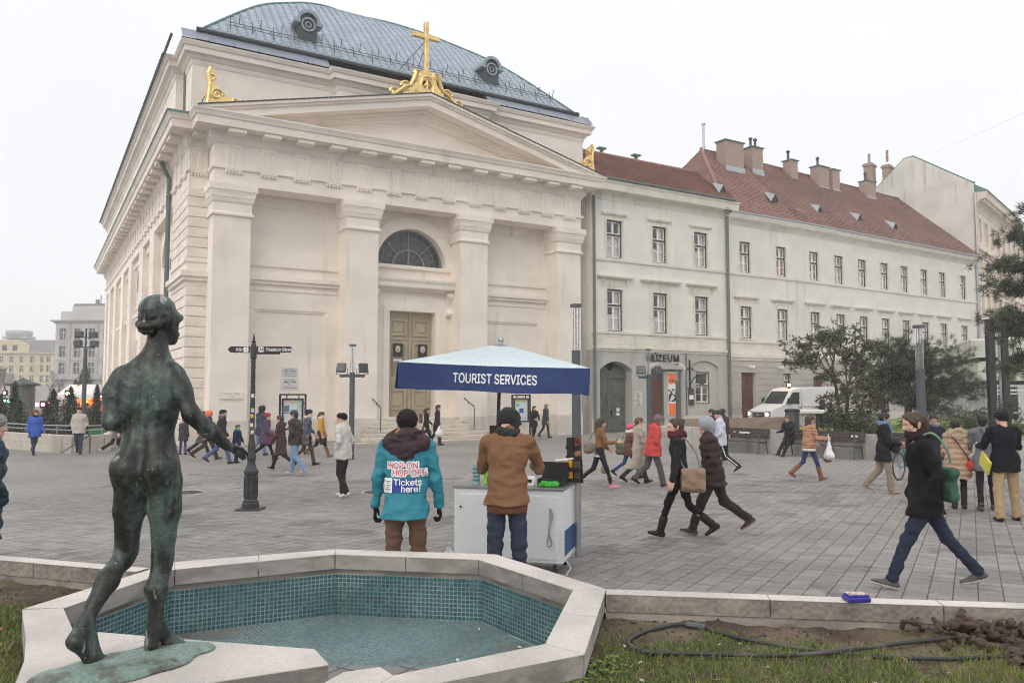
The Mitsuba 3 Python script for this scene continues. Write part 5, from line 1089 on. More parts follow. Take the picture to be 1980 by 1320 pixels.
    B((-1.80, 4.085, 2.885), (-1.795, 4.10, 2.825), 0.060, 0.042, 0.03); B((-1.795, 4.095, 2.815), (-1.785, 4.11, 2.79), 0.034, 0.024, 0.02)
    B((-1.778, 4.125, 2.868), (-1.772, 4.132, 2.85), 0.008, 0.010, 0.012); B((-1.77, 4.08, 2.915), (-1.755, 4.12, 2.912), 0.02, 0.02, 0.02); B((-1.762, 4.10, 2.826), (-1.757, 4.115, 2.824), 0.009, 0.009, 0.01)
    roll = [(-1.920, 4.06, 2.89), (-1.908, 4.00, 2.868), (-1.882, 3.972, 2.856), (-1.845, 3.964, 2.856), (-1.808, 3.985, 2.866), (-1.782, 4.015, 2.885), (-1.768, 4.045, 2.91)]
    for a, b in zip(roll, roll[1:]): B(a, b, 0.019, 0.019, 0.012)
    roll2 = [(-1.915, 4.05, 2.86), (-1.90, 4.0, 2.838), (-1.87, 3.975, 2.826), (-1.835, 3.97, 2.828)]
    for a, b in zip(roll2, roll2[1:]): B(a, b, 0.014, 0.014, 0.01)
    band = [(-1.935, 4.02, 2.93), (-1.90, 3.965, 2.925), (-1.845, 3.945, 2.925), (-1.79, 3.97, 2.935), (-1.76, 4.03, 2.945)]
    p = S.points()
    def groove(pts, depth, width):
        q = np.array(pts, float); best = np.full(p.shape[:3], 9.0, np.float32)
        for a, b in zip(q, q[1:]):
            ba = b - a; t = np.clip(((p - a) @ ba) / (ba @ ba), 0, 1); best = np.minimum(best, np.linalg.norm(p - a - t[..., None] * ba, axis=-1))
        S.d[...] += (depth * np.exp(-(best / width) ** 2)).astype(np.float32)
    groove([(-1.862, 3.90, 2.62), (-1.868, 3.92, 2.45), (-1.864, 3.95, 2.30), (-1.852, 3.93, 2.22), (-1.848, 3.89, 2.15)], 0.026, 0.028)     # spine
    groove([(-1.848, 3.875, 2.165), (-1.846, 3.875, 2.10), (-1.846, 3.90, 2.035)], 0.055, 0.016)                          # cleft
    groove([(-1.98, 3.93, 2.03), (-1.92, 3.90, 2.012), (-1.85, 3.92, 2.03)], 0.012, 0.018); groove([(-1.85, 3.93, 2.03), (-1.78, 3.905, 2.010), (-1.71, 3.94, 2.03)], 0.012, 0.018)
    groove(band, 0.008, 0.010)
    hair = p[..., 2] > 2.84
    S.d[...] += np.where(hair & (np.abs(S.d) < 0.03), 0.006 * (meshkit.noise(p * [60, 60, 16]) - 0.5), 0.0).astype(np.float32)
    S.d[...] += (0.004 * (meshkit.noise(p * 22) - 0.5)).astype(np.float32)
    return S.get(2)
part(statue, 'figure', bronze_figure(), 'm_bronze', smooth=True)
Bs = Field((-2.45, 3.45, 1.10), (-1.38, 4.45, 1.32), 0.011)
for a, b, ra, rb in (((-2.10, 3.76, 1.185), (-1.95, 3.90, 1.19), 0.13, 0.15), ((-1.95, 3.90, 1.19), (-1.78, 4.08, 1.19), 0.15, 0.15), ((-1.78, 4.08, 1.19), (-1.64, 4.18, 1.185), 0.15, 0.09), ((-2.12, 3.74, 1.18), (-1.85, 3.82, 1.18), 0.12, 0.10), ((-1.95, 3.72, 1.18), (-1.72, 3.98, 1.18), 0.12, 0.12)):
    Bs.bone(a, b, ra, rb, 0.05, ((0, 0, 1), 0.30))
p = Bs.points(); Bs.d += (0.030 * (meshkit.fbm(p * 9, 3, 5) - 0.5)).astype(np.float32); Bs.d[...] = np.maximum(Bs.d, (1.178 - p[..., 2]).astype(np.float32))
def _bronze_base(p, n, uv):
    a = fbm(p.x * 9, p.y * 9, p.z * 6, 4); g = noise(p.x * 120, p.y * 120, p.z * 120); w = smoothstep(0.36, 0.6, a)
    return mix([0.085, 0.085, 0.072], [0.20, 0.29, 0.255], w * 0.85) * (0.7 + 0.6 * g)
mat('m_bronze_base', proc(_bronze_base), 0.55, bump=proc(lambda p, n, uv: fbm(p.x * 40, p.y * 40, p.z * 40, 3)), bscale=0.006)
part(statue, 'base', Bs.get(1), 'm_bronze_base', smooth=True)
# ================================================================== PEOPLE
WRINKLE = proc(lambda p, n, uv: fbm(p.x * 17 + p.z * 6, p.y * 17, p.z * 21, 3))
def fabric(rgb, rough=0.88, k=1.0, sheen=0.3):
    name = 'm_cloth_%02x%02x%02x_%d' % (*[int(c) for c in rgb], int(rough * 100))
    if name not in scene:
        c = lin(rgb, k=0.9 * k); l = sum(c) / 3; mat(name, [0.88 * q + 0.12 * l for q in c], rough, spec=0.25, sheen=sheen, bump=WRINKLE, bscale=0.022)
    return name
SKIN = [mat('m_skin', lin(222, 178, 158, 0.85), 0.5), mat('m_skin_tan', lin(196, 148, 118, 0.85), 0.5)]
mat('m_eye', [0.02, 0.016, 0.014], 0.25)
HAIRC = {'dark': [0.018, 0.013, 0.011], 'brown': [0.05, 0.028, 0.018], 'black': [0.010, 0.009, 0.009], 'light': [0.11, 0.07, 0.04], 'grey': [0.2, 0.19, 0.18]}
for q, c in HAIRC.items():
    c = list(c)
    mat('m_hair_' + q, proc(lambda p, n, uv, c=c: mi.Color3f(c) * (0.6 + 0.9 * noise(p.x * 130, p.y * 130, p.z * 25))), 0.5)

def head_mesh(h=0.0055):
    """a head with brow, sockets, nose, lips, chin, ears and neck; origin at the middle of the skull, facing +y"""
    S = Field((-0.12, -0.15, -0.24), (0.12, 0.16, 0.15), h); B = S.bone
    B((0, -0.028, 0.035), (0, 0.028, 0.04), 0.078, 0.074, 0.02); B((0, 0.03, 0.01), (0, 0.042, -0.05), 0.066, 0.050, 0.03)
    B((-0.03, 0.02, -0.07), (0.03, 0.02, -0.07), 0.036, 0.036, 0.03); B((-0.008, 0.066, -0.092), (0.008, 0.066, -0.092), 0.021, 0.021, 0.02)
    B((0, 0.092, 0.018), (0, 0.113, -0.022), 0.008, 0.013, 0.012); B((-0.012, 0.096, -0.027), (0.012, 0.096, -0.027), 0.009, 0.009, 0.008)
    B((-0.034, 0.082, 0.036), (-0.008, 0.092, 0.033), 0.012, 0.012, 0.015); B((0.034, 0.082, 0.036), (0.008, 0.092, 0.033), 0.012, 0.012, 0.015)
    B((-0.045, 0.060, -0.018), (-0.030, 0.080, -0.016), 0.020, 0.016, 0.02); B((0.045, 0.060, -0.018), (0.030, 0.080, -0.016), 0.020, 0.016, 0.02)
    p = S.points()
    for x in (-0.031, 0.031): S.d[...] += (0.010 * np.exp(-((p - np.array([x, 0.098, 0.014])) ** 2 / np.array([0.018, 0.03, 0.011]) ** 2).sum(-1))).astype(np.float32)
    B((-0.020, 0.086, -0.055), (0.020, 0.086, -0.055), 0.008, 0.008, 0.006); B((-0.016, 0.085, -0.067), (0.016, 0.085, -0.067), 0.008, 0.008, 0.006)
    for s in (-1, 1): B((s * 0.079, -0.008, -0.022), (s * 0.086, -0.018, 0.022), 0.012, 0.017, 0.008, ((1, 0, 0), 0.5))
    B((0, -0.02, -0.05), (0, -0.035, -0.21), 0.056, 0.058, 0.03)
    return S.get(1)
HEAD, HEAD_FAR = head_mesh(), head_mesh(0.0105)
def hand_mesh(curl, h=0.0045):
    """right hand hanging down (-z), palm towards -x, thumb forward (+y): palm, four unequal fingers with bends, thumb from the side of the palm"""
    S = Field((-0.09, -0.07, -0.22), (0.06, 0.09, 0.04), h); B = S.bone
    B((0, -0.018, -0.01), (0, -0.022, -0.085), 0.020, 0.019, 0.015, ((1, 0, 0), 0.62)); B((0, 0.014, -0.01), (0, 0.022, -0.08), 0.020, 0.019, 0.015, ((1, 0, 0), 0.62)); B((0, 0, 0.03), (0, 0, -0.02), 0.027, 0.024, 0.015, ((1, 0, 0), 0.72))
    for y, L_, r in ((0.030, 0.070, 0.0092), (0.010, 0.079, 0.0096), (-0.011, 0.073, 0.0092), (-0.030, 0.056, 0.0082)):
        p = np.array([0.0, y, -0.092]); a = 0.25 + 0.3 * curl
        for s, k in ((0.45, 1.0), (0.32, 0.95), (0.25, 0.85)):
            q = p + L_ * s * np.array([-math.sin(a), y * 0.25, -math.cos(a)]); B(p, q, r * k, r * k * 0.94, 0.004); p = q; a += 0.25 + 0.75 * curl
    B((-0.006, 0.030, -0.025), (-0.018, 0.052, -0.058), 0.014, 0.0105, 0.012); B((-0.018, 0.052, -0.058), (-0.026, 0.056, -0.092), 0.0105, 0.008, 0.004)
    return S.get(1)
HANDS = {c: hand_mesh(c) for c in (0.25, 1.0)}; HANDS_FAR = {c: hand_mesh(c, 0.0075) for c in (0.25, 1.0)}
def place(vf, R, t, s=1.0): return np.asarray(vf[0]) * s @ R.T + t, vf[1]
def rotx(a): c, s = math.cos(a), math.sin(a); return np.array([[1, 0, 0], [0, c, -s], [0, s, c]])
def rotz(a): c, s = math.cos(a), math.sin(a); return np.array([[c, -s, 0], [s, c, 0], [0, 0, 1]])
def basis(d, fwd):
    """rotation that takes -z to d and keeps +y near fwd"""
    z = -np.array(d, float); z /= np.linalg.norm(z); y = np.array(fwd, float); y -= z * (y @ z); y /= np.linalg.norm(y) + 1e-9
    return np.column_stack([np.cross(y, z), y, z])

class Figure: pass
def skeleton(P):
    """joints in the figure's own frame: +y is where it faces, metres for a 1.75 m adult before scaling"""
    g = Figure(); r = math.radians; J = {}
    hip = np.array([0, 0, 0.92]); gait = P.get('gait', 0.0); legs = P.get('legs')
    if legs is None:
        if gait: legs = {'f': (26 * gait, 6, -14 * gait), 'b': (-20 * gait, 22 + 14 * gait, 38 * gait)}
        else: legs = {'f': (2, 2, 0), 'b': (-2, 2, 0)}
    lead = P.get('lead', 1)                                   # +1: right leg in front
    for s in (-1, 1):
        th, kn, ft = legs['f'] if s == lead else legs['b']; spread = P.get('stance', 0.0)
        h = hip + [s * 0.088, 0, 0]; k = h + 0.425 * np.array([s * math.sin(r(spread)), math.sin(r(th)), -math.cos(r(th))]); a = k + 0.41 * np.array([s * math.sin(r(spread)) * 0.6, math.sin(r(th - kn)), -math.cos(r(th - kn))])
        J['hip', s], J['knee', s], J['ank', s], J['pitch', s] = h, k, a, r(ft)
    low = min(min(J['ank', s][2] - 0.085, J['ank', s][2] - 0.085 * math.cos(J['pitch', s]) - max(0.0, 0.17 * math.sin(J['pitch', s])), J['ank', s][2] - 0.085 + min(0.0, 0.06 * math.sin(J['pitch', s]))) for s in (-1, 1))
    for k_ in list(J):
        if k_[0] != 'pitch': J[k_] = J[k_] - [0, 0, low]
    base = np.array([0, 0, 0.92 - low]); ln = r(P.get('lean', 3)); up = np.array([0, math.sin(ln), math.cos(ln)]); fw = np.array([0, math.cos(ln), -math.sin(ln)])
    J['base'] = base; J['waist'] = base + up * 0.16; J['chest'] = base + up * 0.40; J['neck'] = base + up * 0.56
    J['head'] = base + up * 0.685 + np.array([0, 0.012, 0]) + fw * P.get('poke', 0.0)
    sw = P.get('shoulder', 0.178)
    arms = P.get('arms'); 
    if arms is None: arms = {lead: (-18 * gait - 2, 7, 14), -lead: (22 * gait + 2, 7, 22)}
    for s in (-1, 1):
        fwd, out, el = arms[s][:3]; inn = arms[s][3] if len(arms[s]) > 3 else 0
        sh = base + up * 0.495 + np.array([s * sw, 0, 0]); d1 = np.array([s * math.sin(r(out)), math.sin(r(fwd)) * math.cos(r(out)), -math.cos(r(fwd)) * math.cos(r(out))]); e = sh + 0.285 * d1
        f2 = fwd + el; d2 = np.array([s * math.sin(r(out - inn)), math.sin(r(f2)) * math.cos(r(out - inn)), -math.cos(r(f2)) * math.cos(r(out - inn))]); w = e + 0.25 * d2
        J['sh', s], J['el', s], J['wr', s], J['fa', s] = sh, e, w, d2
    g.J, g.up, g.fw = J, up, fw
    return g

def folds(S, amp, seed, fz=9.0, fx=14.0):
    m = np.abs(S.d) < 0.035
    if not m.any(): return
    I = np.argwhere(m); p = S.lo + S.h * I; q = np.stack([p[:, 0] * fx + 3 * p[:, 2], p[:, 1] * fx, p[:, 2] * fz + 2 * p[:, 0]], 1)
    q2 = np.stack([p[:, 0] * fx * 0.45 + p[:, 2] * fz * 0.75, p[:, 1] * fx * 0.5, p[:, 2] * fz * 0.8 - p[:, 0] * fx * 0.35], 1)
    S.d[m] += (amp * (1.2 * (meshkit.fbm(q, 2, seed) - 0.5) + 1.9 * (np.abs(2 * meshkit.fbm(q2, 2, seed + 50) - 1) - 0.22))).astype(np.float32)

def quilt(S, pitch, amp, z0=0.0):
    p = S.points(); S.d += np.where(np.abs(S.d) < 0.05, amp * (1 - 2 * np.abs(np.sin((p[..., 2] - z0 + 0.15 * p[..., 1] * 0.3) * np.pi / pitch))), 0).astype(np.float32)

_nperson = [0]
def person(P, label, group=None):
    """one figure: body (head, hands and the trunk under the clothes), hair or hat, jacket, trousers or skirt, shoes, extras"""
    _nperson[0] += 1; seed = _nperson[0] * 7
    x, y = P['at']; hd = math.radians(P.get('heading', 0)); H = P.get('H', 1.70); sc = H / 1.75
    h = P.get('h', 0.011 if y < 12 else 0.0165 if y < 22 else 0.023) / sc
    key = thing('person', label, 'person', group); z0 = P.get('z', float(ground_z(x, y)))
    M = np.eye(4); M[:3, 0] = [math.cos(hd) * sc, -math.sin(hd) * sc, 0]; M[:3, 1] = [math.sin(hd) * sc, math.cos(hd) * sc, 0]; M[2, 2] = sc; M[:3, 3] = [x, y, z0]
    g = skeleton(P); J = g.J; up = g.up; bulk = P.get('bulk', 0.0); skin = SKIN[P.get('tan', 0)]
    X = np.array([1.0, 0, 0]); Yv = np.array([0, 1.0, 0])
    allp = np.array([v for k_, v in J.items() if not np.isscalar(v)]); lo, hi = allp.min(0) - 0.30, allp.max(0) + 0.30; lo[2] = -0.03
    def field(pad=0.0, a=None, b=None): return Field(lo if a is None else a, hi if b is None else b, h)
    turn = math.radians(P.get('look', 0)); nod = math.radians(P.get('nod', -4))
    HR = rotz(-turn) @ rotx(nod)
    hb = lambda v: HR @ np.array(v, float) + J['head']
    # --- body
    far = y > 15; parts = [place(HEAD_FAR if far else HEAD, HR, J['head'])]; U = Field(lo, hi, 0.04)
    U.bone(J['base'], J['chest'], 0.085, 0.095, 0.06, (Yv, 0.7)).bone(J['chest'], J['neck'] - up * 0.06, 0.09, 0.045, 0.05, (Yv, 0.7)).bone(J['neck'] - up * 0.06, J['neck'], 0.045, 0.045, 0.02).bone(J['neck'], J['head'] - up * 0.12, 0.05, 0.05, 0.03)
    for s in (-1, 1):
        U.bone(J['hip', s], J['knee', s], 0.065, 0.045, 0.03).bone(J['knee', s], J['ank', s], 0.045, 0.034, 0.02).bone(J['sh', s], J['el', s], 0.038, 0.035, 0.03).bone(J['el', s], J['wr', s], 0.034, 0.028, 0.02)
    parts.append(U.get(0))
    for s in (-1, 1):
        if s in P.get('pockets', ()) or s in P.get('gloves', ()): continue
        hm = (HANDS_FAR if far else HANDS)[1.0 if s in P.get('grip', ()) else 0.25]; R = basis(J['fa', s], P.get('thumb', (0, 1, 0.3)))
        v = np.array(hm[0]) * ([1, 1, 1] if s > 0 else [-1, 1, 1]); f = hm[1] if s > 0 else hm[1][:, ::-1]; parts.append(place((v, f), R, J['wr', s] + J['fa', s] * 0.015))
    mb = MB(); [mb.raw(*q) for q in parts]; part(key, 'body', mb, skin, M, smooth=True)
    if P.get('face', 1):
        mb = MB()
        for s in (-1, 1): v = np.array(trimesh.creation.icosphere(1, 0.0085).vertices); mb.raw(v @ HR.T + hb((s * 0.031, 0.083, 0.013)), trimesh.creation.icosphere(1, 0.0085).faces)
        part(key, 'eyes', mb, 'm_eye', M)
    for s in P.get('gloves', ()):
        hm = HANDS[P.get('glove_curl', 1.0)]; R = basis(J['fa', s], (0, 1, 0.3)); v = np.array(hm[0]) * 1.12 * ([1, 1, 1] if s > 0 else [-1, 1, 1]); part(key, 'glove', place((v, hm[1] if s > 0 else hm[1][:, ::-1]), R, J['wr', s] + J['fa', s] * 0.012), fabric((28, 26, 28)), M, smooth=True)
    # --- trousers or bare stockinged legs
    S = field(); lw = P.get('legw', 1.0)
    S.bone(J['hip', -1] + [0.02, 0, 0.04], J['hip', 1] + [-0.02, 0, 0.04], 0.108, 0.108, 0.05, (Yv, 0.92)).bone(J['base'] - up * 0.02, J['base'] + up * 0.04, 0.122, 0.112, 0.04, (Yv, 0.76))
    for s in (-1, 1):
        S.bone(J['hip', s] + [0, -0.005, 0], J['knee', s], 0.090 * lw ** 0.5, 0.063 * lw, 0.03).bone(J['knee', s], J['ank', s] + [0, 0, 0.02], 0.062 * lw, 0.048 * lw ** 1.6, 0.02)
        if 'boots' not in P: S.bone(J['knee', s] * 0.35 + J['ank', s] * 0.65 + [0, -0.012, 0], J['ank', s] + [0, -0.01, 0.0], 0.052 * lw ** 1.3, 0.052 * lw ** 1.8, 0.02)
    folds(S, 0.012, seed, 13, 10)
    part(key, P.get('legname', 'trousers'), S.get(1), fabric(P['legs_c']), M, smooth=True)
    if P.get('stripe'):
        mb = MB()
        for s in (-1, 1):
            pts = []
            for a, b, ra, rb in ((J['hip', s], J['knee', s], 0.088, 0.060), (J['knee', s], J['ank', s], 0.060, 0.047)):
                for t in np.linspace(0.1 if a is J['hip', s] else 0, 1, 7): pts.append(a + (b - a) * t + np.array([s * ((ra + (rb - ra) * t) * lw + 0.004), 0, 0]))
            mb.tube(pts, 0.013, 6)
        part(key, 'stripe', mb, fabric((225, 225, 228)), M)
    # --- shoes
    shoe = P.get('shoe_c', (34, 30, 30))
    for s in (-1, 1):
        a = J['ank', s]; pt = J['pitch', s]; R = rotx(-pt); F_ = Field(a + [-0.12, -0.26, -0.28], a + [0.12, 0.30, 0.34], min(h, 0.012)); q = lambda v: a + R @ np.array(v, float)
        F_.bone(q((0, -0.045, -0.045)), q((s * 0.006, 0.05, -0.048)), 0.040, 0.040, 0.02).bone(q((s * 0.006, 0.05, -0.05)), q((s * 0.014, 0.145, -0.06)), 0.042, 0.032, 0.02, (R @ np.array([0, 0, 1.0]), 0.8)).bone(q((0, -0.012, -0.03)), q((0, -0.005, 0.035)), 0.044, 0.046, 0.02)
        if 'boots' in P: d = J['knee', s] - a; F_.bone(a, a + d * P['boots'], 0.053, 0.062, 0.015)
        pp = F_.points() - a; F_.d[...] = np.maximum(F_.d, (-0.083 - pp @ (R @ np.array([0, 0, 1.0]))).astype(np.float32))
        sh_ = part(key, 'shoe' if 'boots' not in P else 'boot', F_.get(1), fabric(shoe, 0.55), M, smooth=True)
        if P.get('sole_c'):
            F_.d[...] = np.maximum(F_.d - 0.005, (pp @ (R @ np.array([0, 0, 1.0])) + 0.060).astype(np.float32)); part(sh_, 'sole', F_.get(1), fabric(P['sole_c'], 0.6), M, smooth=True)
    # --- skirt
    if 'skirt' in P:
        S = field(); zh = J['base'][2] - P['skirt'][0]
        S.bone(J['base'] + up * 0.08, J['base'] - [0, 0, P['skirt'][0]], 0.14, 0.19, 0.03, (Yv, 0.8))
        for s in (-1, 1): S.bone(J['hip', s], J['knee', s], 0.11, 0.095, 0.07)
        p = S.points(); S.d[...] = np.maximum(S.d, (zh - p[..., 2]).astype(np.float32)); folds(S, 0.008, seed + 1, 4, 18); part(key, 'skirt', S.get(1), fabric(P['skirt'][1]), M, smooth=True)
    # --- jacket or coat
    S = field(); hem = P.get('hem', 0.10); zh = J['base'][2] - hem; B = S.bone; b_ = bulk
    B(J['base'] + up * 0.08, J['chest'], 0.135 + b_ * 1.2, 0.148 + b_, 0.05, (Yv, 0.76 + b_)); B(J['chest'], J['chest'] + up * (0.10 - 1.3 * b_), 0.150 + b_, 0.13 + b_ * 0.7, 0.05, (Yv, 0.74 + b_))
    for s in (-1, 1):
        B(J['chest'] + up * 0.05 + [s * 0.06, 0, 0], J['sh', s] - [s * 0.02, 0, 0.005], 0.09, 0.062 + b_ * 0.35, 0.05, (Yv, 0.9)); B(J['neck'] - up * 0.02, J['sh', s] + [-s * 0.03, 0, 0.012], 0.058, 0.052, 0.04)
        sl = P.get('sleeve', 1.0) + b_ * 3; B(J['sh', s], J['el', s], 0.061 * sl, 0.053 * sl, 0.018); B(J['el', s], J['wr', s], 0.053 * sl, 0.041 * sl, 0.012)
    fl = P.get('flare', 0.0)
    B(J['base'] + up * 0.10, J['base'] - [0, 0, hem], 0.142 + b_ * 1.2, 0.150 + b_ * 1.2 + fl, 0.05, (Yv, 0.84 + b_))
    if hem > 0.12:
        for s in (-1, 1):
            t = min(1.0, (hem + 0.02) / 0.42); k_ = J['hip', s] + (J['knee', s] - J['hip', s]) * t * (0.95 if hem < 0.5 else 1.0); B(J['hip', s], k_, 0.118 + fl * 0.4, 0.112 + fl, 0.08)
            if hem > 0.42: B(k_, k_ + (J['ank', s] - k_) * 0.35, 0.10 + fl, 0.10 + fl, 0.08)
    if P.get('collar', 1): B(J['neck'] + up * 0.00, J['neck'] + up * 0.05, 0.066, 0.068, 0.02)
    if P.get('hood') == 'down':
        for q in ((-0.085, -0.05, 0.02), (0.085, -0.05, 0.02)): B(J['neck'] + np.array(q), J['neck'] + np.array([q[0] * 0.3, -0.115, -0.03]), 0.045, 0.055, 0.04)
        B(J['neck'] + np.array([0, -0.105, -0.02]), J['neck'] + np.array([0, -0.115, -0.10]), 0.065, 0.04, 0.04)
    p = S.points(); S.d[...] = np.maximum(S.d, np.where(np.linalg.norm(p[..., :2], axis=-1) < 0.45, zh - p[..., 2] if not P.get('legs_sit') else -1.0, -1.0).astype(np.float32))
    if P.get('quilt'): quilt(S, P['quilt'], 0.011)
    folds(S, P.get('fold', 0.02), seed + 2, 7, 8)
    # sleeves below the hem level must survive the hem cut
    jm = S.get(1)
    jk = part(key, P.get('topname', 'jacket'), jm, fabric(P['top_c'], P.get('top_rough', 0.88)), M, smooth=True)
    low_arm = [s for s in (-1, 1) if min(J['wr', s][2], J['el', s][2]) < zh + 0.06]
    if low_arm:
        S2 = field(); sl = P.get('sleeve', 1.0) + b_ * 3
        for s in low_arm: S2.bone(J['sh', s] * 0.3 + J['el', s] * 0.7, J['el', s], 0.053 * sl, 0.053 * sl, 0.03); S2.bone(J['el', s], J['wr', s], 0.0535 * sl, 0.042 * sl, 0.02)
        folds(S2, 0.009, seed + 3); part(jk, 'sleeve', S2.get(1), fabric(P['top_c'], P.get('top_rough', 0.88)), M, smooth=True)
    if 'band' in P:                       # knitted hem or a second colour round the hips
        S3 = field(); S3.bone(J['base'] + up * 0.0, J['base'] - [0, 0, hem + 0.02], 0.146 + b_ * 1.2, 0.150 + b_ * 1.2, 0.02, (Yv, 0.86 + b_)); pz = S3.points()[..., 2]; S3.d[...] = np.maximum(S3.d, np.maximum(zh - P['band'][0] - pz, pz - zh - 0.012)).astype(np.float32); part(jk, 'hem_band', S3.get(1), fabric(P['band'][1]), M, smooth=True)
    # --- scarf
    if 'scarf' in P:
        S = Field(J['neck'] - 0.26, J['neck'] + 0.26, min(h, 0.013)); n = J['neck'] + up * 0.035; a = np.linspace(0, 2 * np.pi, 9); rr = P.get('scarf_r', 0.05)
        ring = [n + np.array([0.075 * math.cos(t), 0.075 * math.sin(t) - 0.005, 0.016 * math.sin(2 * t)]) for t in a]
        for q0, q1 in zip(ring, ring[1:]): S.bone(q0, q1, rr, rr, 0.02)
        if P.get('scarf_tail', 0): S.bone(n + [0.03, 0.09, 0], n + [0.05, 0.15, -0.20], 0.04, 0.045, 0.02, (Yv, 0.5)).bone(n + [-0.03, 0.09, 0], n + [-0.03, 0.15, -0.22], 0.04, 0.045, 0.02, (Yv, 0.5))
        folds(S, 0.012, seed + 5, 30, 22); part(key, 'scarf', S.get(1), fabric(P['scarf']), M, smooth=True)
    # --- hair and head cover
    def headfield(ext=0.22): return Field(J['head'] - [ext, ext, ext + (0.18 if P.get('hair') == 'long' else 0.0)], J['head'] + [ext, ext, ext - 0.02], min(h, 0.010))
    hair = P.get('hair', 'short'); cover = P.get('hat')
    if hair and cover != 'hood' or hair == 'long':
        S = headfield(); r0 = 0.012
        S.bone(hb((0, -0.030, 0.038)), hb((0, 0.026, 0.046)), 0.078 + r0, 0.074 + r0, 0.02).bone(hb((0, -0.05, 0.0)), hb((0, -0.05, -0.05)), 0.068, 0.058, 0.03)
        fr = np.array(P.get('fringe', (0, 0.80, -0.60))); fr = fr / np.linalg.norm(fr); pp = (S.points() - J['head']) @ HR; S.d[...] = np.maximum(S.d, (pp @ fr - P.get('hairline', 0.040)).astype(np.float32))
        if hair == 'long':
            for s in (-1, 1): S.bone(hb((s * 0.06, -0.03, 0.03)), hb((s * 0.07, -0.02, -0.10)), 0.035, 0.035, 0.03); S.bone(hb((s * 0.07, -0.02, -0.10)), J['head'] + np.array([s * 0.07, 0.0 - 0.02, -0.24]), 0.035, 0.025, 0.03)
            S.bone(hb((0, -0.07, 0.0)), J['head'] + np.array([0, -0.10, -0.26]), 0.065, 0.045, 0.03)
        if hair == 'bun': S.bone(hb((0, -0.09, 0.06)), hb((0, -0.11, 0.06)), 0.038, 0.036, 0.015)
        if hair == 'tail': S.bone(hb((0, -0.10, 0.03)), hb((0, -0.14, -0.06)), 0.03, 0.03, 0.02).bone(hb((0, -0.14, -0.06)), hb((0, -0.12, -0.17)), 0.03, 0.018, 0.02)
        if hair == 'top': S.bone(hb((0, 0.03, 0.105)), hb((0, -0.05, 0.11)), 0.035, 0.035, 0.03).bone(hb((0, -0.06, 0.11)), hb((0, -0.12, 0.09)), 0.03, 0.026, 0.02)
        folds(S, 0.010, seed + 6, 40, 40); part(key, 'hair', S.get(1), 'm_hair_' + P.get('hair_c', 'dark'), M, smooth=True)
    if cover in ('beanie', 'fur', 'beret', 'cap'):
        S = headfield(); e = {'beanie': 0.019, 'fur': 0.040, 'beret': 0.026, 'cap': 0.020}[cover]
        S.bone(hb((0, -0.030, 0.045)), hb((0, 0.024, 0.052)), 0.078 + e, 0.073 + e, 0.02)
        if cover == 'beret': S.bone(hb((-0.02, -0.03, 0.085)), hb((0.03, -0.03, 0.08)), 0.088, 0.088, 0.03, (HR @ np.array([0, 0, 1.0]), 0.6))
        if P.get('ears'): S.bone(hb((-0.06, 0, 0.12)), hb((-0.075, 0, 0.15)), 0.026, 0.02, 0.012); S.bone(hb((0.06, 0, 0.12)), hb((0.075, 0, 0.15)), 0.026, 0.02, 0.012)
        if cover == 'fur' or P.get('flaps'):
            for s in (-1, 1): S.bone(hb((s * 0.078, -0.01, 0.0)), hb((s * 0.078, -0.005, -0.06)), 0.036, 0.034, 0.03)
        pp = (S.points() - J['head']) @ HR; fr = np.array([0, 0.36, -0.93]); cutd = pp @ fr - P.get('brim', -0.018)
        if cover == 'fur' or P.get('flaps'): cutd = np.where(pp[..., 1] < 0.03, -1.0, cutd)
        S.d[...] = np.maximum(S.d, cutd.astype(np.float32)); folds(S, 0.02 if cover == 'fur' else 0.007, seed + 7, 30, 30)
        k = part(key, 'hat', S.get(1), fabric(P['hat_c']), M, smooth=True)
        if cover == 'cap': mb = Field(J['head'] - 0.2, J['head'] + 0.2, 0.008); mb.bone(hb((-0.04, 0.10, 0.035)), hb((0.04, 0.10, 0.035)), 0.04, 0.04, 0.02, (HR @ np.array([0, 0.3, 1.0]), 0.3)); part(k, 'peak', mb.get(1), fabric(P['hat_c']), M, smooth=True)
        if P.get('pompon'): part(k, 'pompon', trimesh.creation.icosphere(2, 0.045).apply_translation(hb((0, -0.02, 0.155))), fabric(P['hat_c']), M, smooth=True)
    if cover == 'hood':
        S = headfield(0.26); S.bone(hb((0, -0.035, 0.03)), hb((0, 0.015, 0.04)), 0.108, 0.104, 0.03).bone(hb((0, -0.035, 0.0)), J['neck'] + np.array([0, -0.03, 0.02]), 0.10, 0.085, 0.05)
        pp = (S.points() - J['head']) @ HR; opening = np.linalg.norm((pp - np.array([0, 0.11, -0.01])) / np.array([0.088, 0.085, 0.12]), axis=-1) - 1.0
        S.d[...] = np.maximum(S.d, (-opening * 0.085).astype(np.float32)); folds(S, 0.012, seed + 8, 14, 14); part(key, 'hood', S.get(1), fabric(P['hat_c']), M, smooth=True)
    if P.get('hood_c'):                    # a hood of another colour lying on the shoulders
        S = Field(J['neck'] - 0.32, J['neck'] + 0.25, min(h, 0.012)); n = J['neck']
        for s in (-1, 1): S.bone(n + np.array([s * 0.10, 0.03, 0.03]), n + np.array([s * 0.135, -0.06, -0.03]), 0.048, 0.060, 0.04).bone(n + np.array([s * 0.135, -0.06, -0.03]), n + np.array([s * 0.05, -0.13, -0.10]), 0.060, 0.055, 0.05)
        S.bone(n + np.array([0, -0.10, 0.02]), n + np.array([0, -0.145, -0.11]), 0.085, 0.060, 0.05).bone(n + np.array([-0.07, -0.03, 0.05]), n + np.array([0.07, -0.03, 0.05]), 0.05, 0.05, 0.04)
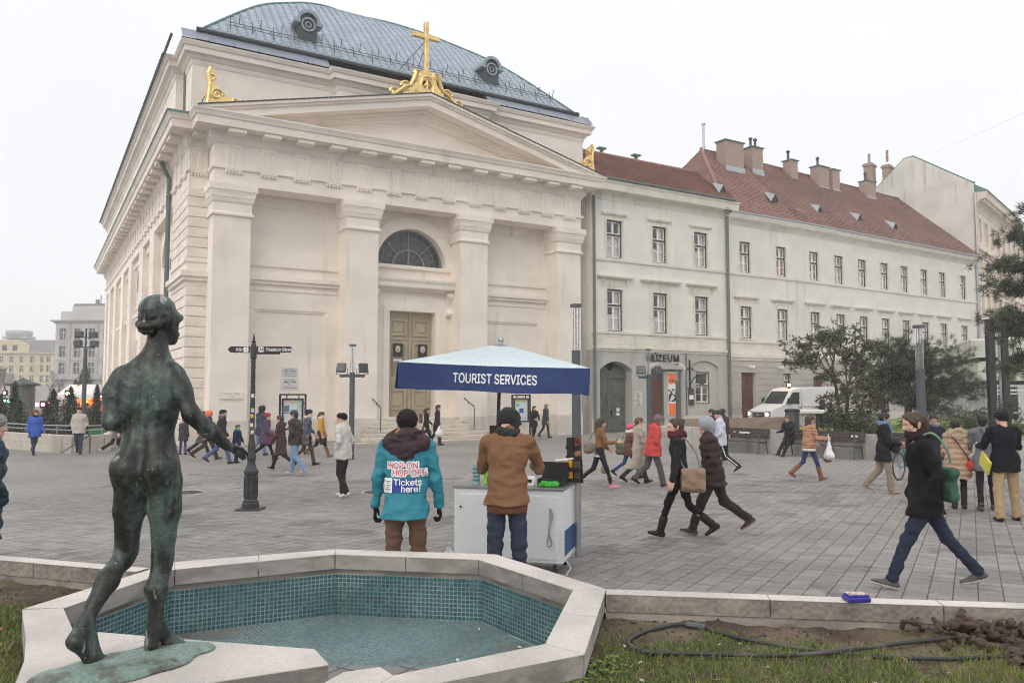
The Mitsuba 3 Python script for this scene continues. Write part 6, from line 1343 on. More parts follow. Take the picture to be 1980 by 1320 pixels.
        folds(S, 0.022, seed + 9, 16, 12); part(key, 'hood', S.get(1), fabric(P['hood_c'], k=P.get('hood_k', 1)), M, smooth=True)
    g.M, g.key, g.jacket, g.sc = M, key, jm, sc
    return g
def world(g, p): return g.M[:3, :3] @ np.asarray(p, float) + g.M[:3, 3]
def to_M(g): return g.M

# --- things that people carry; each stands on its own
def pchip(P, n=26):
    from scipy.interpolate import PchipInterpolator
    P = np.array(P, float); t = np.concatenate([[0], np.cumsum(np.linalg.norm(np.diff(P, axis=0), axis=1))]); return PchipInterpolator(t, P)(np.linspace(0, t[-1], n))
def bag(kind, label, g, c, size, rgb, strap=None, rot=0.0, group=None, rough=0.6, strap_c=None):
    k = thing(kind, label, 'bag', group); w_, d_, h_ = size; c = np.array(c, float); S = Field(c - np.array([w_, d_, h_]) * 0.75 - 0.05, c + np.array([w_, d_, h_]) * 0.75 + 0.05, 0.011)
    r = min(d_ * 0.5, 0.07); R = rotz(rot)
    q = lambda a, b, e: c + R @ np.array([a * (w_ / 2 - r), b * max(d_ / 2 - r, 0), e * (h_ / 2 - r)])
    for e0, e1 in ((-1, -1), (1, 1), (-1, 1)):
        S.bone(q(-1, 0, e0), q(1, 0, e1), r, r, 0.03)
    S.bone(q(1, 0, -1), q(-1, 0, 1), r, r, 0.05); S.bone(q(-0.9, 0, -1), q(-1, 0, 1), r, r * 0.8, 0.03); S.bone(q(0.9, 0, -1), q(1, 0, 1), r, r * 0.8, 0.03); S.bone(q(0, 0, -1), q(0, 0, 0.9), r * 1.1, r * 0.8, 0.06)
    folds(S, 0.010, len(labels), 10, 12); part(k, 'body', S.get(1), fabric(rgb, rough), g.M, smooth=True)
    if strap is not None: part(k, 'strap', MB().tube(pchip(strap), 0.011, 6), fabric(strap_c or rgb, rough), g.M, smooth=True)
    return k
def plastic_bag(label, g, c, size, rgb=(232, 232, 236), handle=None, name='carrier_bag'):
    k = thing(name, label, 'bag'); c = np.array(c, float); w_, d_, h_ = size; S = Field(c - np.array([w_, d_, h_]) - 0.06, c + np.array([w_, d_, h_]) + 0.06, 0.011)
    S.bone(c - [w_ * 0.22, 0, h_ * 0.25], c + [w_ * 0.22, 0, -h_ * 0.25], d_ * 0.5, d_ * 0.5, 0.06).bone(c - [0, 0, h_ * 0.2], c + [0, 0, h_ * 0.45], d_ * 0.5, 0.025, 0.05)
    folds(S, 0.022, 77, 9, 16); part(k, 'body', S.get(1), fabric(rgb, 0.45), g.M, smooth=True)
    if handle is not None: part(k, 'handle', MB().tube([c + [0, 0, h_ * 0.42], handle], [0.022, 0.012], 7), fabric(rgb, 0.45), g.M, smooth=True)
    return k
# ------------------------------------------------------------------ the two vendors at the stand
g = person(dict(at=(-0.93, 6.95), heading=-2, H=1.74, hem=0.12, bulk=0.028, flare=0.045, top_c=(34, 140, 162), top_rough=0.5, legs_c=(112, 84, 66), legw=1.12, arms={1: (2, 13, 12, 6), -1: (2, 12, 10, 6)}, gloves=(1, -1), glove_curl=1.0,
    hat='beanie', hat_c=(40, 34, 36), hair=None, brim=0.03, hood_c=(70, 54, 58), scarf=(170, 122, 66), scarf_r=0.042, fold=0.019, stance=3, shoe_c=(60, 50, 44), shoulder=0.19, h=0.009), 'person in a turquoise printed jacket and black knit cap, seen from behind')
jv = np.array(g.jacket[0]); back = jv[jv[:, 1] < 0.0]
from scipy.spatial import cKDTree
_tree = cKDTree(back[:, [0, 2]])
def on_back(q, lift):
    """(x, z) layout wrapped on the back of the jacket"""
    d, i = _tree.query(q, k=6); y = back[i, 1].min(1); return np.column_stack([q[:, 0], y - lift, q[:, 1]])
def back_print(name, mesh, x0, z0, m, lift, sub=0.02):
    v, f = trimesh.remesh.subdivide_to_size(np.array(mesh.vertices), np.array(mesh.faces), sub); q = v[:, :2] + [x0, z0]
    w_ = on_back(q, lift); w_[:, 1] -= v[:, 2]; part(g.key, name, (w_, f), m, g.M)
mat('m_print_white', lin(232, 234, 236), 0.6); mat('m_print_red', lin(214, 120, 132), 0.6); mat('m_print_blue', lin(30, 64, 150), 0.6)
sheet = lambda a, b: trimesh.creation.box([a, b, 0.001]).apply_translation([a / 2, b / 2, 0])
for txt, x, z, hh in (('HOP ON', -0.155, 1.235, 0.050), ('HOP OFF', -0.115, 1.172, 0.050)):
    tm = meshkit.text_mesh(txt, hh, 0.001, bold=True); back_print('lettering', tm, x, z, 'm_print_red', 0.010)
    P2 = shapely.union_all([sg.Polygon(np.array(tm.vertices)[t][:, :2]).buffer(0.011) for t in tm.faces[:] if abs(np.cross(*(np.array(tm.vertices)[t][1:, :2] - np.array(tm.vertices)[t][0, :2]))) > 1e-9])
    mb = MB().poly(P2, 0, 0.001, 'z'); v, f = mb.get(); back_print('lettering_edge', trimesh.Trimesh(v, f, process=False), x, z, 'm_print_white', 0.0075, 0.05)
back_print('print', sheet(0.075, 0.125), -0.185, 1.025, 'm_print_white', 0.008); back_print('print', sheet(0.205, 0.115), -0.105, 1.03, 'm_print_blue', 0.007)
for txt, x, z in (('Tickets', -0.100, 1.092), ('here!', -0.035, 1.035)): back_print('lettering', meshkit.text_mesh(txt, 0.052, 0.001, bold=True), x, z, 'm_print_white', 0.0105)
mb = MB(); [mb.box(0, 0.05, 0, 0.006, 0, 0.001).box(0, 0.03, -0.014, -0.009, 0, 0.001) for _ in (0,)]
for dz in (1.05, 1.085, 1.12): v, f = mb.get(); back_print('print_line', trimesh.Trimesh(v, f, process=False), -0.172, dz, 'm_grey_metal', 0.011)

g = person(dict(at=(-0.045, 7.35), heading=8, H=1.76, hem=0.06, bulk=0.034, top_c=(136, 96, 64), top_rough=0.75, legs_c=(56, 64, 86), legw=1.15, arms={1: (28, 16, 62, 30), -1: (24, 14, 66, 22)}, hat='cap', hat_c=(52, 52, 54), flaps=1, hair=None, nod=-22, look=20, poke=0.03,
    band=(0.075, (112, 70, 50)), fold=0.018, flare=0.025, brim=0.035, scarf=(56, 54, 56), scarf_r=0.04, stance=3, shoe_c=(40, 36, 34), shoulder=0.195, lean=6, collar=1, h=0.009), 'person in a brown padded bomber jacket and jeans working at the cart')

# ------------------------------------------------------------------ near walkers
g = person(dict(at=(4.05, 7.75), heading=-78, H=1.80, legs={'f': (27, 5, -14), 'b': (-27, 12, 17)}, lead=-1, hem=0.16, bulk=0.012, top_c=(26, 24, 27), legs_c=(44, 52, 74), legw=0.98, hair='short', hair_c='brown', fringe=(0, 0.85, -0.5), scarf=(50, 36, 40), scarf_r=0.045, shoe_c=(96, 92, 90), sole_c=(205, 200, 190), nod=-8, lean=5,
    arms={1: (-14, 14, 42, 30), -1: (-18, 13, 40, 28)}, pockets=(1, -1), h=0.009), 'person in a black jacket and jeans striding past with a green shoulder bag')
bag('shoulder_bag', 'green canvas shoulder bag on the back of the striding person in black', g, (-0.10, -0.175, 1.00), (0.22, 0.08, 0.30), (58, 98, 78), strap=[(-0.13, -0.185, 1.20), (-0.155, -0.135, 1.36), (-0.135, -0.02, 1.475), (-0.07, 0.115, 1.38), (0.03, 0.155, 1.25)], rot=0.3, strap_c=(120, 158, 136))
g = person(dict(at=(2.30, 10.85), heading=-84, H=1.68, gait=0.85, lead=1, hem=0.10, top_c=(40, 38, 42), legs_c=(24, 22, 25), legw=0.86, legname='leggings', boots=0.42, shoe_c=(40, 28, 28), hair='top', hair_c='brown', scarf=(92, 36, 46), scarf_r=0.062, shoulder=0.165, arms={1: (-12, 8, 10), -1: (6, 10, 10)}, look=-6, fringe=(0, 0.9, -0.42), hairline=0.03), 'person with pinned-up brown hair, maroon scarf and dark jacket walking left')
bag('handbag', 'tan leather handbag on the arm of the person with the maroon scarf', g, (-0.24, -0.16, 0.86), (0.38, 0.16, 0.32), (152, 126, 106), strap=[(-0.22, -0.26, 1.0), (-0.20, -0.22, 1.2), (-0.17, -0.04, 1.44), (-0.20, 0.02, 1.2), (-0.22, -0.06, 1.0)], rot=1.4)
g = person(dict(at=(2.86, 11.2), heading=-78, H=1.72, gait=0.95, lead=-1, hem=0.16, bulk=0.022, top_c=(66, 50, 48), legs_c=(54, 42, 42), legw=1.15, hat='hood', hat_c=(158, 162, 172), hair=None, boots=0.30, shoe_c=(72, 54, 46), sole_c=(150, 130, 110), quilt=0.11, arms={1: (-10, 14, 44, 30), -1: (-12, 14, 44, 30)}, pockets=(1, -1), lean=8, nod=-10), 'person in a dark brown jacket with a pale grey hood pulled up, long stride')
g = person(dict(at=(5.72, 21.6), heading=-72, H=1.76, gait=0.85, lead=1, hem=0.12, bulk=0.035, top_c=(204, 208, 226), top_rough=0.6, legs_c=(30, 30, 34), legw=1.0, stripe=1, hat='beanie', hat_c=(62, 64, 62), hair=None, nod=-16, arms={1: (-10, 14, 46, 30), -1: (-10, 14, 46, 30)}, pockets=(1, -1), shoe_c=(44, 42, 44)), 'person in a white jacket, grey cap and black trousers with white side stripes')
g = person(dict(at=(3.22, 18.1), heading=80, H=1.66, gait=0.75, lead=1, hem=0.16, bulk=0.045, flare=0.02, top_c=(206, 66, 60), top_rough=0.7, legs_c=(88, 86, 86), legw=1.2, hat='fur', hat_c=(120, 106, 102), hair=None, nod=-18, poke=0.05, lean=9, arms={1: (-14, 14, 42, 30), -1: (-14, 14, 42, 30)}, pockets=(1, -1), hood='down', quilt=None), 'person in a bright red jacket and grey fur hat walking with hands in the pockets')
g = person(dict(at=(2.98, 18.7), heading=80, H=1.62, gait=0.8, lead=-1, hem=0.5, top_c=(176, 166, 150), legs_c=(60, 58, 58), hair='short', hair_c='light', arms={1: (6, 8, 20), -1: (4, 8, 20)}, pockets=(1,)), 'person in a long beige coat half hidden behind the red jacket')
g = person(dict(at=(2.98, 20.1), heading=86, H=1.42, gait=0.95, lead=1, hem=0.16, bulk=0.01, top_c=(116, 72, 56), top_rough=0.6, legs_c=(44, 70, 116), legw=0.9, hat='beanie', hat_c=(236, 84, 120), brim=-0.005, hair='short', hair_c='brown', scarf=(222, 216, 212), scarf_r=0.05, arms={1: (24, 10, 26), -1: (-14, 8, 10)}, look=8), 'girl in a pink knit hat, white scarf and brown leather jacket')
bag('shoulder_bag', 'olive green shoulder bag behind the girl in the pink hat', g, (-0.05, -0.24, 0.92), (0.34, 0.16, 0.34), (98, 96, 84), strap=[(-0.05, -0.24, 1.08), (-0.10, -0.16, 1.3), (-0.1, 0.0, 1.47)], rot=1.3)
g = person(dict(at=(1.96, 17.7), heading=86, H=1.62, gait=0.85, lead=1, hem=0.08, top_c=(140, 98, 60), legs_c=(40, 42, 54), legw=0.88, hair='long', hair_c='brown', arms={1: (20, 8, 74, 6), -1: (6, 8, 46)}, shoe_c=(236, 120, 150), sole_c=(236, 228, 226), nod=-10, band=(0.05, (206, 200, 192))), 'person with long dark hair in a tan jacket holding a phone, pink trainers')
bag('handbag', 'round grey handbag at the back of the long-haired person in the tan jacket', g, (0.0, -0.26, 0.98), (0.24, 0.14, 0.24), (134, 116, 112), strap=[(0, -0.24, 1.1), (-0.03, -0.16, 1.3), (0, 0, 1.46)], rot=1.5)
plastic_bag('brown paper shopping bag carried low by the person with the phone', g, (-0.22, 0.16, 0.52), (0.24, 0.16, 0.40), (168, 140, 116), (-0.22, 0.20, 0.80), 'shopping_bag')
k = thing('mobile_phone', 'dark mobile phone held up by the person in the tan jacket', 'phone'); q = np.array([0.20, 0.40, 1.14]); part(k, None, MB().box(q[0] - 0.035, q[0] + 0.035, q[1] - 0.006, q[1] + 0.006, q[2] - 0.07, q[2] + 0.07, 0.005), 'm_black', g.M)
g = person(dict(at=(7.36, 19.55), heading=80, H=1.66, gait=0.85, lead=1, hem=0.06, bulk=0.03, top_c=(190, 136, 104), top_rough=0.5, quilt=0.075, legs_c=(52, 62, 106), legw=0.9, boots=0.62, shoe_c=(134, 88, 60), hair='long', hair_c='brown', arms={1: (16, 10, 72, 10), -1: (10, 8, 50)}, band=(0.06, (222, 222, 218)), nod=-8, grip=(1,)), 'person in an orange puffer jacket and tan boots walking with a white bag')
plastic_bag('white carrier bag held in front of the orange puffer jacket', g, (0.24, 0.42, 0.80), (0.30, 0.22, 0.56), handle=(0.22, 0.42, 1.22))
bag('handbag', 'small rust brown handbag beside the white carrier bag', g, (0.05, 0.50, 0.62), (0.26, 0.14, 0.26), (170, 104, 76), strap=[(0.05, 0.44, 0.74), (0.08, 0.42, 1.0), (0.0, 0.46, 0.76)])

# ------------------------------------------------------------------ the group waiting on the right
g = person(dict(at=(7.85, 16.7), heading=110, H=1.72, gait=0.5, lead=1, hem=0.22, bulk=0.012, top_c=(34, 34, 40), legs_c=(148, 134, 118), legw=1.15, hair='short', hair_c='black', tan=1, scarf=(98, 140, 178), scarf_r=0.05, scarf_tail=1, arms={1: (14, 10, 60, 25), -1: (14, 8, 60, 20)}, shoe_c=(176, 150, 128), look=-8), 'person in a navy coat and sky blue scarf smiling towards the right, beige trousers')
bag('camera_bag', 'black shoulder bag in front of the person with the blue scarf', g, (-0.02, 0.24, 0.98), (0.36, 0.14, 0.20), (30, 30, 34), strap=[(-0.12, 0.22, 1.06), (-0.14, 0.12, 1.3), (-0.1, 0.0, 1.48), (0.08, -0.12, 1.3), (0.16, 0.1, 1.1)])
g = person(dict(at=(9.20, 17.2), heading=-165, H=1.66, hem=0.20, bulk=0.01, top_c=(44, 48, 58), legs_c=(40, 40, 46), hair='short', hair_c='black', tan=1, scarf=(130, 142, 160), arms={1: (4, 8, 20), -1: (4, 8, 20)}, look=10), 'person with black fringe smiling towards us behind the green bag')
g = person(dict(at=(8.02, 14.2), heading=18, H=1.60, hem=0.32, bulk=0.05, flare=0.02, top_c=(192, 158, 130), top_rough=0.5, quilt=0.105, legs_c=(36, 30, 34), legw=0.9, boots=0.80, shoe_c=(54, 44, 46), hair='short', hair_c='black', arms={1: (12, 10, 60, 20), -1: (10, 10, 50, 20)}, hood_c=(176, 156, 128), look=40), 'person in a long tan quilted coat with fur hood and dark boots')
bag('handbag', 'small red patterned shoulder bag on the tan quilted coat', g, (0.22, -0.12, 0.86), (0.24, 0.14, 0.18), (206, 58, 44), strap=[(0.18, -0.15, 0.94), (0.05, -0.22, 1.15), (-0.12, -0.12, 1.42)], strap_c=(70, 44, 40))
g = person(dict(at=(8.36, 13.95), heading=15, H=1.70, hem=0.20, top_c=(112, 114, 124), legs_c=(48, 36, 42), legw=0.95, hair='short', hair_c='black', tan=1, legs={'f': (8, 4, 0), 'b': (-8, 6, 0)}, stance=4, arms={1: (24, 12, 60, 20), -1: (18, 10, 60, 20)}, shoe_c=(96, 82, 76), look=20), 'black-haired person in a grey wool coat with a brown strap across the back')
bag('shoulder_bag', 'brown bag hanging at the hip of the person in the grey wool coat', g, (0.22, -0.05, 0.72), (0.16, 0.26, 0.30), (122, 100, 84), strap=[(0.22, -0.10, 0.86), (0.14, -0.17, 1.1), (0.0, -0.17, 1.32), (-0.08, -0.06, 1.47)], strap_c=(96, 66, 60))
g = person(dict(at=(7.90, 12.65), heading=8, H=1.76, hem=0.14, bulk=0.03, top_c=(24, 26, 36), legs_c=(178, 152, 116), legw=1.16, hat='beanie', hat_c=(34, 32, 34), brim=0.025, hair=None, legs={'f': (6, 4, 0), 'b': (-8, 4, 0)}, stance=7, arms={1: (24, 16, 60, 25), -1: (22, 16, 66, 25)}, shoe_c=(52, 36, 34), shoulder=0.195), 'person in a navy wool jacket, black cap and khaki trousers, seen from behind')
k = thing('folder', 'bright yellow folder held at the side of the navy wool jacket', 'folder'); Mf = g.M.copy(); part(k, None, MB().box(-0.02, 0.02, -0.17, 0.17, -0.12, 0.12, 0.01), fabric((216, 210, 66), 0.5), Mf @ np.array([[1, 0, 0, -0.27], [0, 0.85, -0.5, 0.06], [0, 0.5, 0.85, 0.90], [0, 0, 0, 1.0]]))
g = person(dict(at=(8.75, 12.2), heading=-20, H=1.70, hem=0.2, top_c=(46, 120, 112), legs_c=(60, 40, 40), hair='short', hair_c='black', shoe_c=(70, 46, 42)), 'person in a green jacket cut off by the right edge behind the khaki trousers')

# ------------------------------------------------------------------ left edge
g = person(dict(at=(-4.84, 7.15), heading=35, H=1.72, hem=0.34, bulk=0.055, top_c=(30, 58, 74), top_rough=0.45, legs_c=(110, 156, 150), hair='short', hair_c='grey', arms={1: (-12, 16, 44, 34), -1: (6, 12, 20)}, pockets=(1,), quilt=0.16, lean=9, h=0.011), 'person in a dark teal padded coat cut off by the left edge')
# ------------------------------------------------------------------ middle distance, left of the cart
g = person(dict(at=(-3.42, 16.0), heading=-70, H=1.70, hem=0.14, bulk=0.03, top_c=(206, 202, 196), top_rough=0.6, legs_c=(42, 40, 44), legw=1.15, hat='beanie', hat_c=(30, 30, 34), hair=None, legs={'f': (10, 12, 0), 'b': (4, 26, 14)}, arms={1: (-16, 15, 44, 34), -1: (-16, 15, 44, 34)}, pockets=(1, -1), shoe_c=(222, 220, 218), look=-14), 'person in a white jacket, black cap and white trainers standing by the lamp post')
g = person(dict(at=(-6.72, 27.6), heading=84, H=1.66, gait=1.0, lead=1, hem=0.10, top_c=(214, 152, 40), legs_c=(52, 46, 46), skirt=(0.30, (66, 58, 54)), boots=0.75, shoe_c=(132, 96, 66), hair='tail', hair_c='brown', scarf=(214, 200, 190), arms={1: (4, 8, 10), -1: (8, 8, 14)}, grip=(1,)), 'person in a mustard yellow jacket, short skirt and tan boots')
bag('handbag', 'small black handbag carried by the person in the mustard jacket', g, (0.20, 0.14, 0.62), (0.30, 0.10, 0.24), (40, 36, 36), strap=[(0.2, 0.05, 0.72), (0.2, 0.13, 0.84), (0.2, 0.22, 0.72)], rot=1.5)
g = person(dict(at=(-5.78, 21.0), heading=-72, H=1.74, hem=0.10, bulk=0.03, top_c=(74, 62, 56), legs_c=(120, 148, 190), legw=1.1, gait=0.55, lead=1, hair='short', hair_c='dark', arms={1: (-16, 14, 42, 30), -1: (-16, 14, 42, 30)}, pockets=(1, -1), look=-12, shoe_c=(196, 184, 166)), 'person in a dark brown jacket and light blue jeans before the information board')
bag('shoulder_bag', 'grey satchel on the hip of the person in light blue jeans', g, (0.08, -0.28, 0.93), (0.36, 0.15, 0.28), (98, 92, 92), strap=[(0.05, -0.26, 1.05), (-0.02, -0.16, 1.3), (-0.1, 0.0, 1.48)], rot=1.2)
g = person(dict(at=(-6.62, 22.6), heading=-80, H=1.62, gait=0.95, lead=1, hem=0.42, bulk=0.02, top_c=(74, 56, 50), legs_c=(36, 32, 34), boots=0.7, shoe_c=(30, 28, 30), hair='short', hair_c='brown', hood='down', arms={1: (0, 8, 60), -1: (4, 8, 30)}, pockets=(1, -1)), 'person in a long brown hooded coat and black boots stepping left')
g = person(dict(at=(-6.30, 24.2), heading=70, H=1.74, gait=0.7, lead=1, hem=0.2, top_c=(86, 92, 112), legs_c=(84, 62, 54), hair='short', hair_c='brown', hat='beanie', hat_c=(44, 42, 60), scarf=(206, 190, 170)), 'person in a dark blue cap half hidden behind the light blue jeans')
g = person(dict(at=(-8.22, 26.3), heading=82, H=1.62, gait=0.95, lead=1, hem=0.28, flare=0.10, bulk=0.03, sleeve=1.7, top_c=(92, 68, 96), topname='poncho', legs_c=(28, 26, 30), boots=0.5, shoe_c=(34, 30, 32), skirt=(0.34, (40, 34, 40)), hat='beret', hat_c=(172, 36, 66), hair='short', hair_c='brown', arms={1: (10, 14, 50), -1: (0, 12, 40)}), 'person in a purple poncho and crimson beret')
bag('handbag', 'dark red handbag carried in front of the purple poncho', g, (0.24, 0.30, 0.86), (0.24, 0.10, 0.30), (128, 44, 58), strap=[(0.24, 0.26, 1.0), (0.24, 0.30, 1.10), (0.24, 0.34, 1.0)], rot=1.5)
g = person(dict(at=(-9.05, 28.4), heading=20, H=1.82, gait=0.4, hem=0.2, top_c=(64, 72, 88), legs_c=(104, 136, 166), hat='hood', hat_c=(58, 54, 54), hair=None), 'tall person in a dark pulled-up hood behind the crimson beret')
g = person(dict(at=(-9.12, 24.7), heading=70, H=1.74, gait=0.85, lead=1, hem=0.20, bulk=0.025, top_c=(54, 50, 56), legs_c=(80, 100, 140), legw=1.1, hat='beanie', hat_c=(48, 44, 44), hair=None, scarf=(98, 94, 112), arms={1: (6, 8, 30), -1: (-4, 8, 20)}, shoe_c=(50, 42, 40)), 'person in a black coat, scarf and blue jeans walking with a child')
g = person(dict(at=(-8.80, 25.2), heading=110, H=1.22, hem=0.12, bulk=0.05, top_c=(34, 44, 80), legs_c=(44, 44, 54), hat='beanie', hat_c=(84, 92, 98), hair=None, arms={1: (6, 10, 20), -1: (6, 10, 20)}, scarf=(60, 190, 140)), 'small child in a navy and green jacket and grey hat')
g = person(dict(at=(-10.2, 26.4), heading=70, H=1.72, gait=0.95, lead=1, hem=0.14, bulk=0.02, top_c=(60, 46, 44), legs_c=(74, 56, 52), legw=1.1, hat='hood', hat_c=(246, 124, 72), hair=None, shoe_c=(60, 42, 38)), 'person with a bright orange hood and brown trousers')
g = person(dict(at=(-11.2, 28.4), heading=80, H=1.66, gait=0.9, lead=1, hem=0.40, bulk=0.02, top_c=(98, 92, 84), legs_c=(46, 42, 42), boots=0.6, shoe_c=(36, 32, 32), hair='short', hair_c='brown'), 'person in a long grey coat behind the bronze arm')
g = person(dict(at=(-12.1, 29.0), heading=10, H=1.34, hem=0.26, bulk=0.05, top_c=(66, 60, 70), quilt=0.09, legs_c=(78, 74, 118), hat='beanie', hat_c=(216, 88, 150), ears=1, hair=None, brim=0.03, stance=3), 'small girl in a pink hat with ears and a dark padded coat, seen from behind')
g = person(dict(at=(-13.2, 29.5), heading=80, H=1.68, hem=0.35, top_c=(120, 44, 56), legs_c=(70, 60, 60), hair='short', hair_c='dark', gait=0.6), 'person in a crimson coat just showing beside the bronze hip')
g = person(dict(at=(-17.4, 28.7), heading=130, H=1.66, gait=0.75, lead=1, hem=0.20, bulk=0.06, top_c=(44, 96, 196), top_rough=0.6, legs_c=(60, 62, 88), hat='fur', hat_c=(120, 92, 74), hair=None, arms={1: (2, 10, 16), -1: (2, 10, 30)}, shoe_c=(36, 32, 34), scarf=(40, 42, 60)), 'person in a bright blue anorak and brown fur hat by the stone parapet')
g = person(dict(at=(-16.0, 29.1), heading=165, H=1.74, gait=0.35, lead=-1, hem=0.14, bulk=0.05, top_c=(196, 190, 180), legs_c=(58, 74, 96), legw=1.15, hat='beanie', hat_c=(34, 38, 58), hair=None, arms={1: (-16, 16, 46, 34), -1: (-16, 16, 46, 34)}, pockets=(1, -1), shoe_c=(48, 40, 38)), 'stout person in a beige jacket, dark blue cap and jeans walking towards us')
g = person(dict(at=(-14.35, 28.6), heading=60, H=1.72, gait=0.95, lead=1, hem=0.26, top_c=(120, 116, 112), legs_c=(40, 38, 40), hair='short', hair_c='grey', shoe_c=(190, 186, 180), arms={1: (-4, 10, 10), -1: (10, 14, 10)}, grip=(-1,)), 'person in a grey coat and black trousers half hidden by the bronze arm')
bag('travel_bag', 'black travel bag carried by the person in the grey coat', g, (-0.28, 0.10, 0.50), (0.24, 0.5, 0.30), (34, 32, 34), strap=[(-0.28, -0.02, 0.64), (-0.28, 0.08, 0.76), (-0.28, 0.2, 0.64)])
# ------------------------------------------------------------------ by the church steps
g = person(dict(at=(-3.75, 34.3), heading=78, H=1.70, gait=0.9, lead=1, hem=0.32, top_c=(44, 38, 42), legs_c=(48, 40, 42), legw=1.2, hair='tail', hair_c='dark', shoe_c=(120, 74, 70)), 'person in a dark coat with a red-brown rucksack at the foot of the church steps')
k = bag('backpack', 'red brown rucksack on the back of the person at the church steps', g, (0, -0.24, 1.24), (0.30, 0.20, 0.42), (122, 78, 76))
g = person(dict(at=(-3.30, 34.6), heading=78, H=1.80, gait=0.45, lead=1, hem=0.30, top_c=(46, 44, 48), legs_c=(60, 52, 54), legw=1.2, hair='short', hair_c='dark', arms={1: (2, 10, 8), -1: (0, 8, 8)}, grip=(1,)), 'tall person in a black coat at the church steps holding a white bag')
plastic_bag('white plastic bag hanging from the hand of the tall person at the church steps', g, (0.28, 0.06, 0.62), (0.34, 0.30, 0.42), handle=(0.27, 0.04, 0.86))
g = person(dict(at=(1.06, 38.2), heading=150, H=1.70, hem=0.26, top_c=(34, 30, 34), legs_c=(30, 28, 32), hair='long', hair_c='dark', arms={1: (12, 12, 60, 30), -1: (12, 12, 50, 30)}, gait=0.2), 'person with long dark hair in black beside the right information board')
g = person(dict(at=(1.72, 40.5), heading=60, H=1.78, gait=0.5, lead=1, hem=0.24, bulk=0.02, top_c=(70, 68, 76), legs_c=(44, 42, 46), hair='short', hair_c='grey'), 'grey-haired person in a dark jacket right of the information board, back turned')
# ------------------------------------------------------------------ near the benches and the van
g = person(dict(at=(6.45, 25.2), heading=-60, H=1.74, gait=0.5, hem=0.24, top_c=(44, 48, 66), legs_c=(46, 46, 52), hair='short', hair_c='dark'), 'person in navy hidden behind the white jacket, on its left')
g = person(dict(at=(7.05, 26.4), heading=40, H=1.74, gait=0.5, hem=0.22, top_c=(62, 62, 66), legs_c=(46, 46, 50), hair='short', hair_c='dark'), 'person in a dark grey jacket behind the white jacket, on its right')
g = person(dict(at=(17.2, 43.5), heading=-84, H=1.74, hem=0.2, bulk=0.02, top_c=(56, 48, 50), legs_c=(50, 46, 48), hat='beanie', hat_c=(48, 44, 48), hair=None, arms={1: (14, 8, 66), -1: (10, 8, 60)}, z=0.5), 'person in a dark jacket and cap in front of the white van')
g = person(dict(at=(16.6, 35.2), heading=30, H=1.72, hem=0.25, top_c=(88, 72, 68), legs_c=(60, 56, 56), hair='long', hair_c='dark', hood='down', z=0.75), 'person in a brown coat far behind the blue scarf, beyond the planter')
# ================================================================== THE SALES CART AND ITS PARASOL
CM = yaw([0.53, 8.30, float(ground_z(0, 8.5))], -15)
mat('m_cart', speckle([0.66, 0.68, 0.70], 0.05, 40, 1.5), 0.3); mat('m_navy', lin(34, 72, 122), 0.4)
cart = thing('sales_cart', 'white sales cart on castors with a blue square on its side panel', 'cart'); cp = lambda n, m, t, **k: part(cart, n, m, t, CM, **k)
cp('cabinet', MB().box(-1.20, 0.0, 0.0, 0.70, 0.14, 0.90, 0.008), 'm_cart')
for x0, x1 in ((-1.15, -0.66), (-0.64, -0.06)):
    k = cp('door', MB().box(x0, x1, -0.012, 0.004, 0.18, 0.84, 0.006), 'm_cart')
    if x0 < -1: part(k, 'lock', MB().tube([(x0 + 0.03, -0.02, 0.70), (x0 + 0.03, -0.01, 0.70)], 0.012, 10), 'm_black', CM)
    else: part(k, 'strap', MB().tube(curve([(x1 - 0.06, -0.03, 0.72), (x1 - 0.05, -0.035, 0.6), (x1 - 0.075, -0.035, 0.45), (x1 - 0.06, -0.03, 0.34), (x1 - 0.085, -0.03, 0.33), (x1 - 0.09, -0.03, 0.42), (x1 - 0.065, -0.03, 0.6), (x1 - 0.07, -0.03, 0.72)], 40), 0.009, 6), 'm_steel', CM)
cp('worktop', MB().box(-1.22, 0.02, -0.02, 0.72, 0.90, 0.925, 0.008), 'm_steel')
cp('side_panel', MB().box(0.0, 0.012, 0.03, 0.67, 0.18, 0.86, 0.004), 'm_cart'); cp('blue_panel', MB().box(0.012, 0.018, 0.04, 0.60, 0.22, 0.48), 'm_navy')
for x in (-1.1, -0.1):
    for y in (0.08, 0.62):
        k = cp('castor', MB().tube([(x - 0.02, y, 0.06), (x + 0.02, y, 0.06)], 0.06, 14), 'm_black'); part(k, 'fork', MB().box(x - 0.03, x + 0.03, y - 0.02, y + 0.02, 0.08, 0.15), 'm_steel', CM)
cp('brake_lever', MB().tube([(0.02, 0.10, 0.16), (0.08, 0.02, 0.10), (0.04, -0.06, 0.04)], 0.012, 6), 'm_steel')
cp('corner_post', MB().tube([(0.06, 0.56, 0.12), (0.06, 0.56, 1.04)], 0.036, 12).tube([(0.06, 0.56, 1.04), (0.06, 0.56, 1.22)], 0.02, 8), 'm_steel')
cp('push_rail', MB().tube([(0.06, 0.56, 1.20), (-0.02, 0.35, 1.20), (-0.14, 0.30, 1.19)], 0.014, 8), 'm_white')
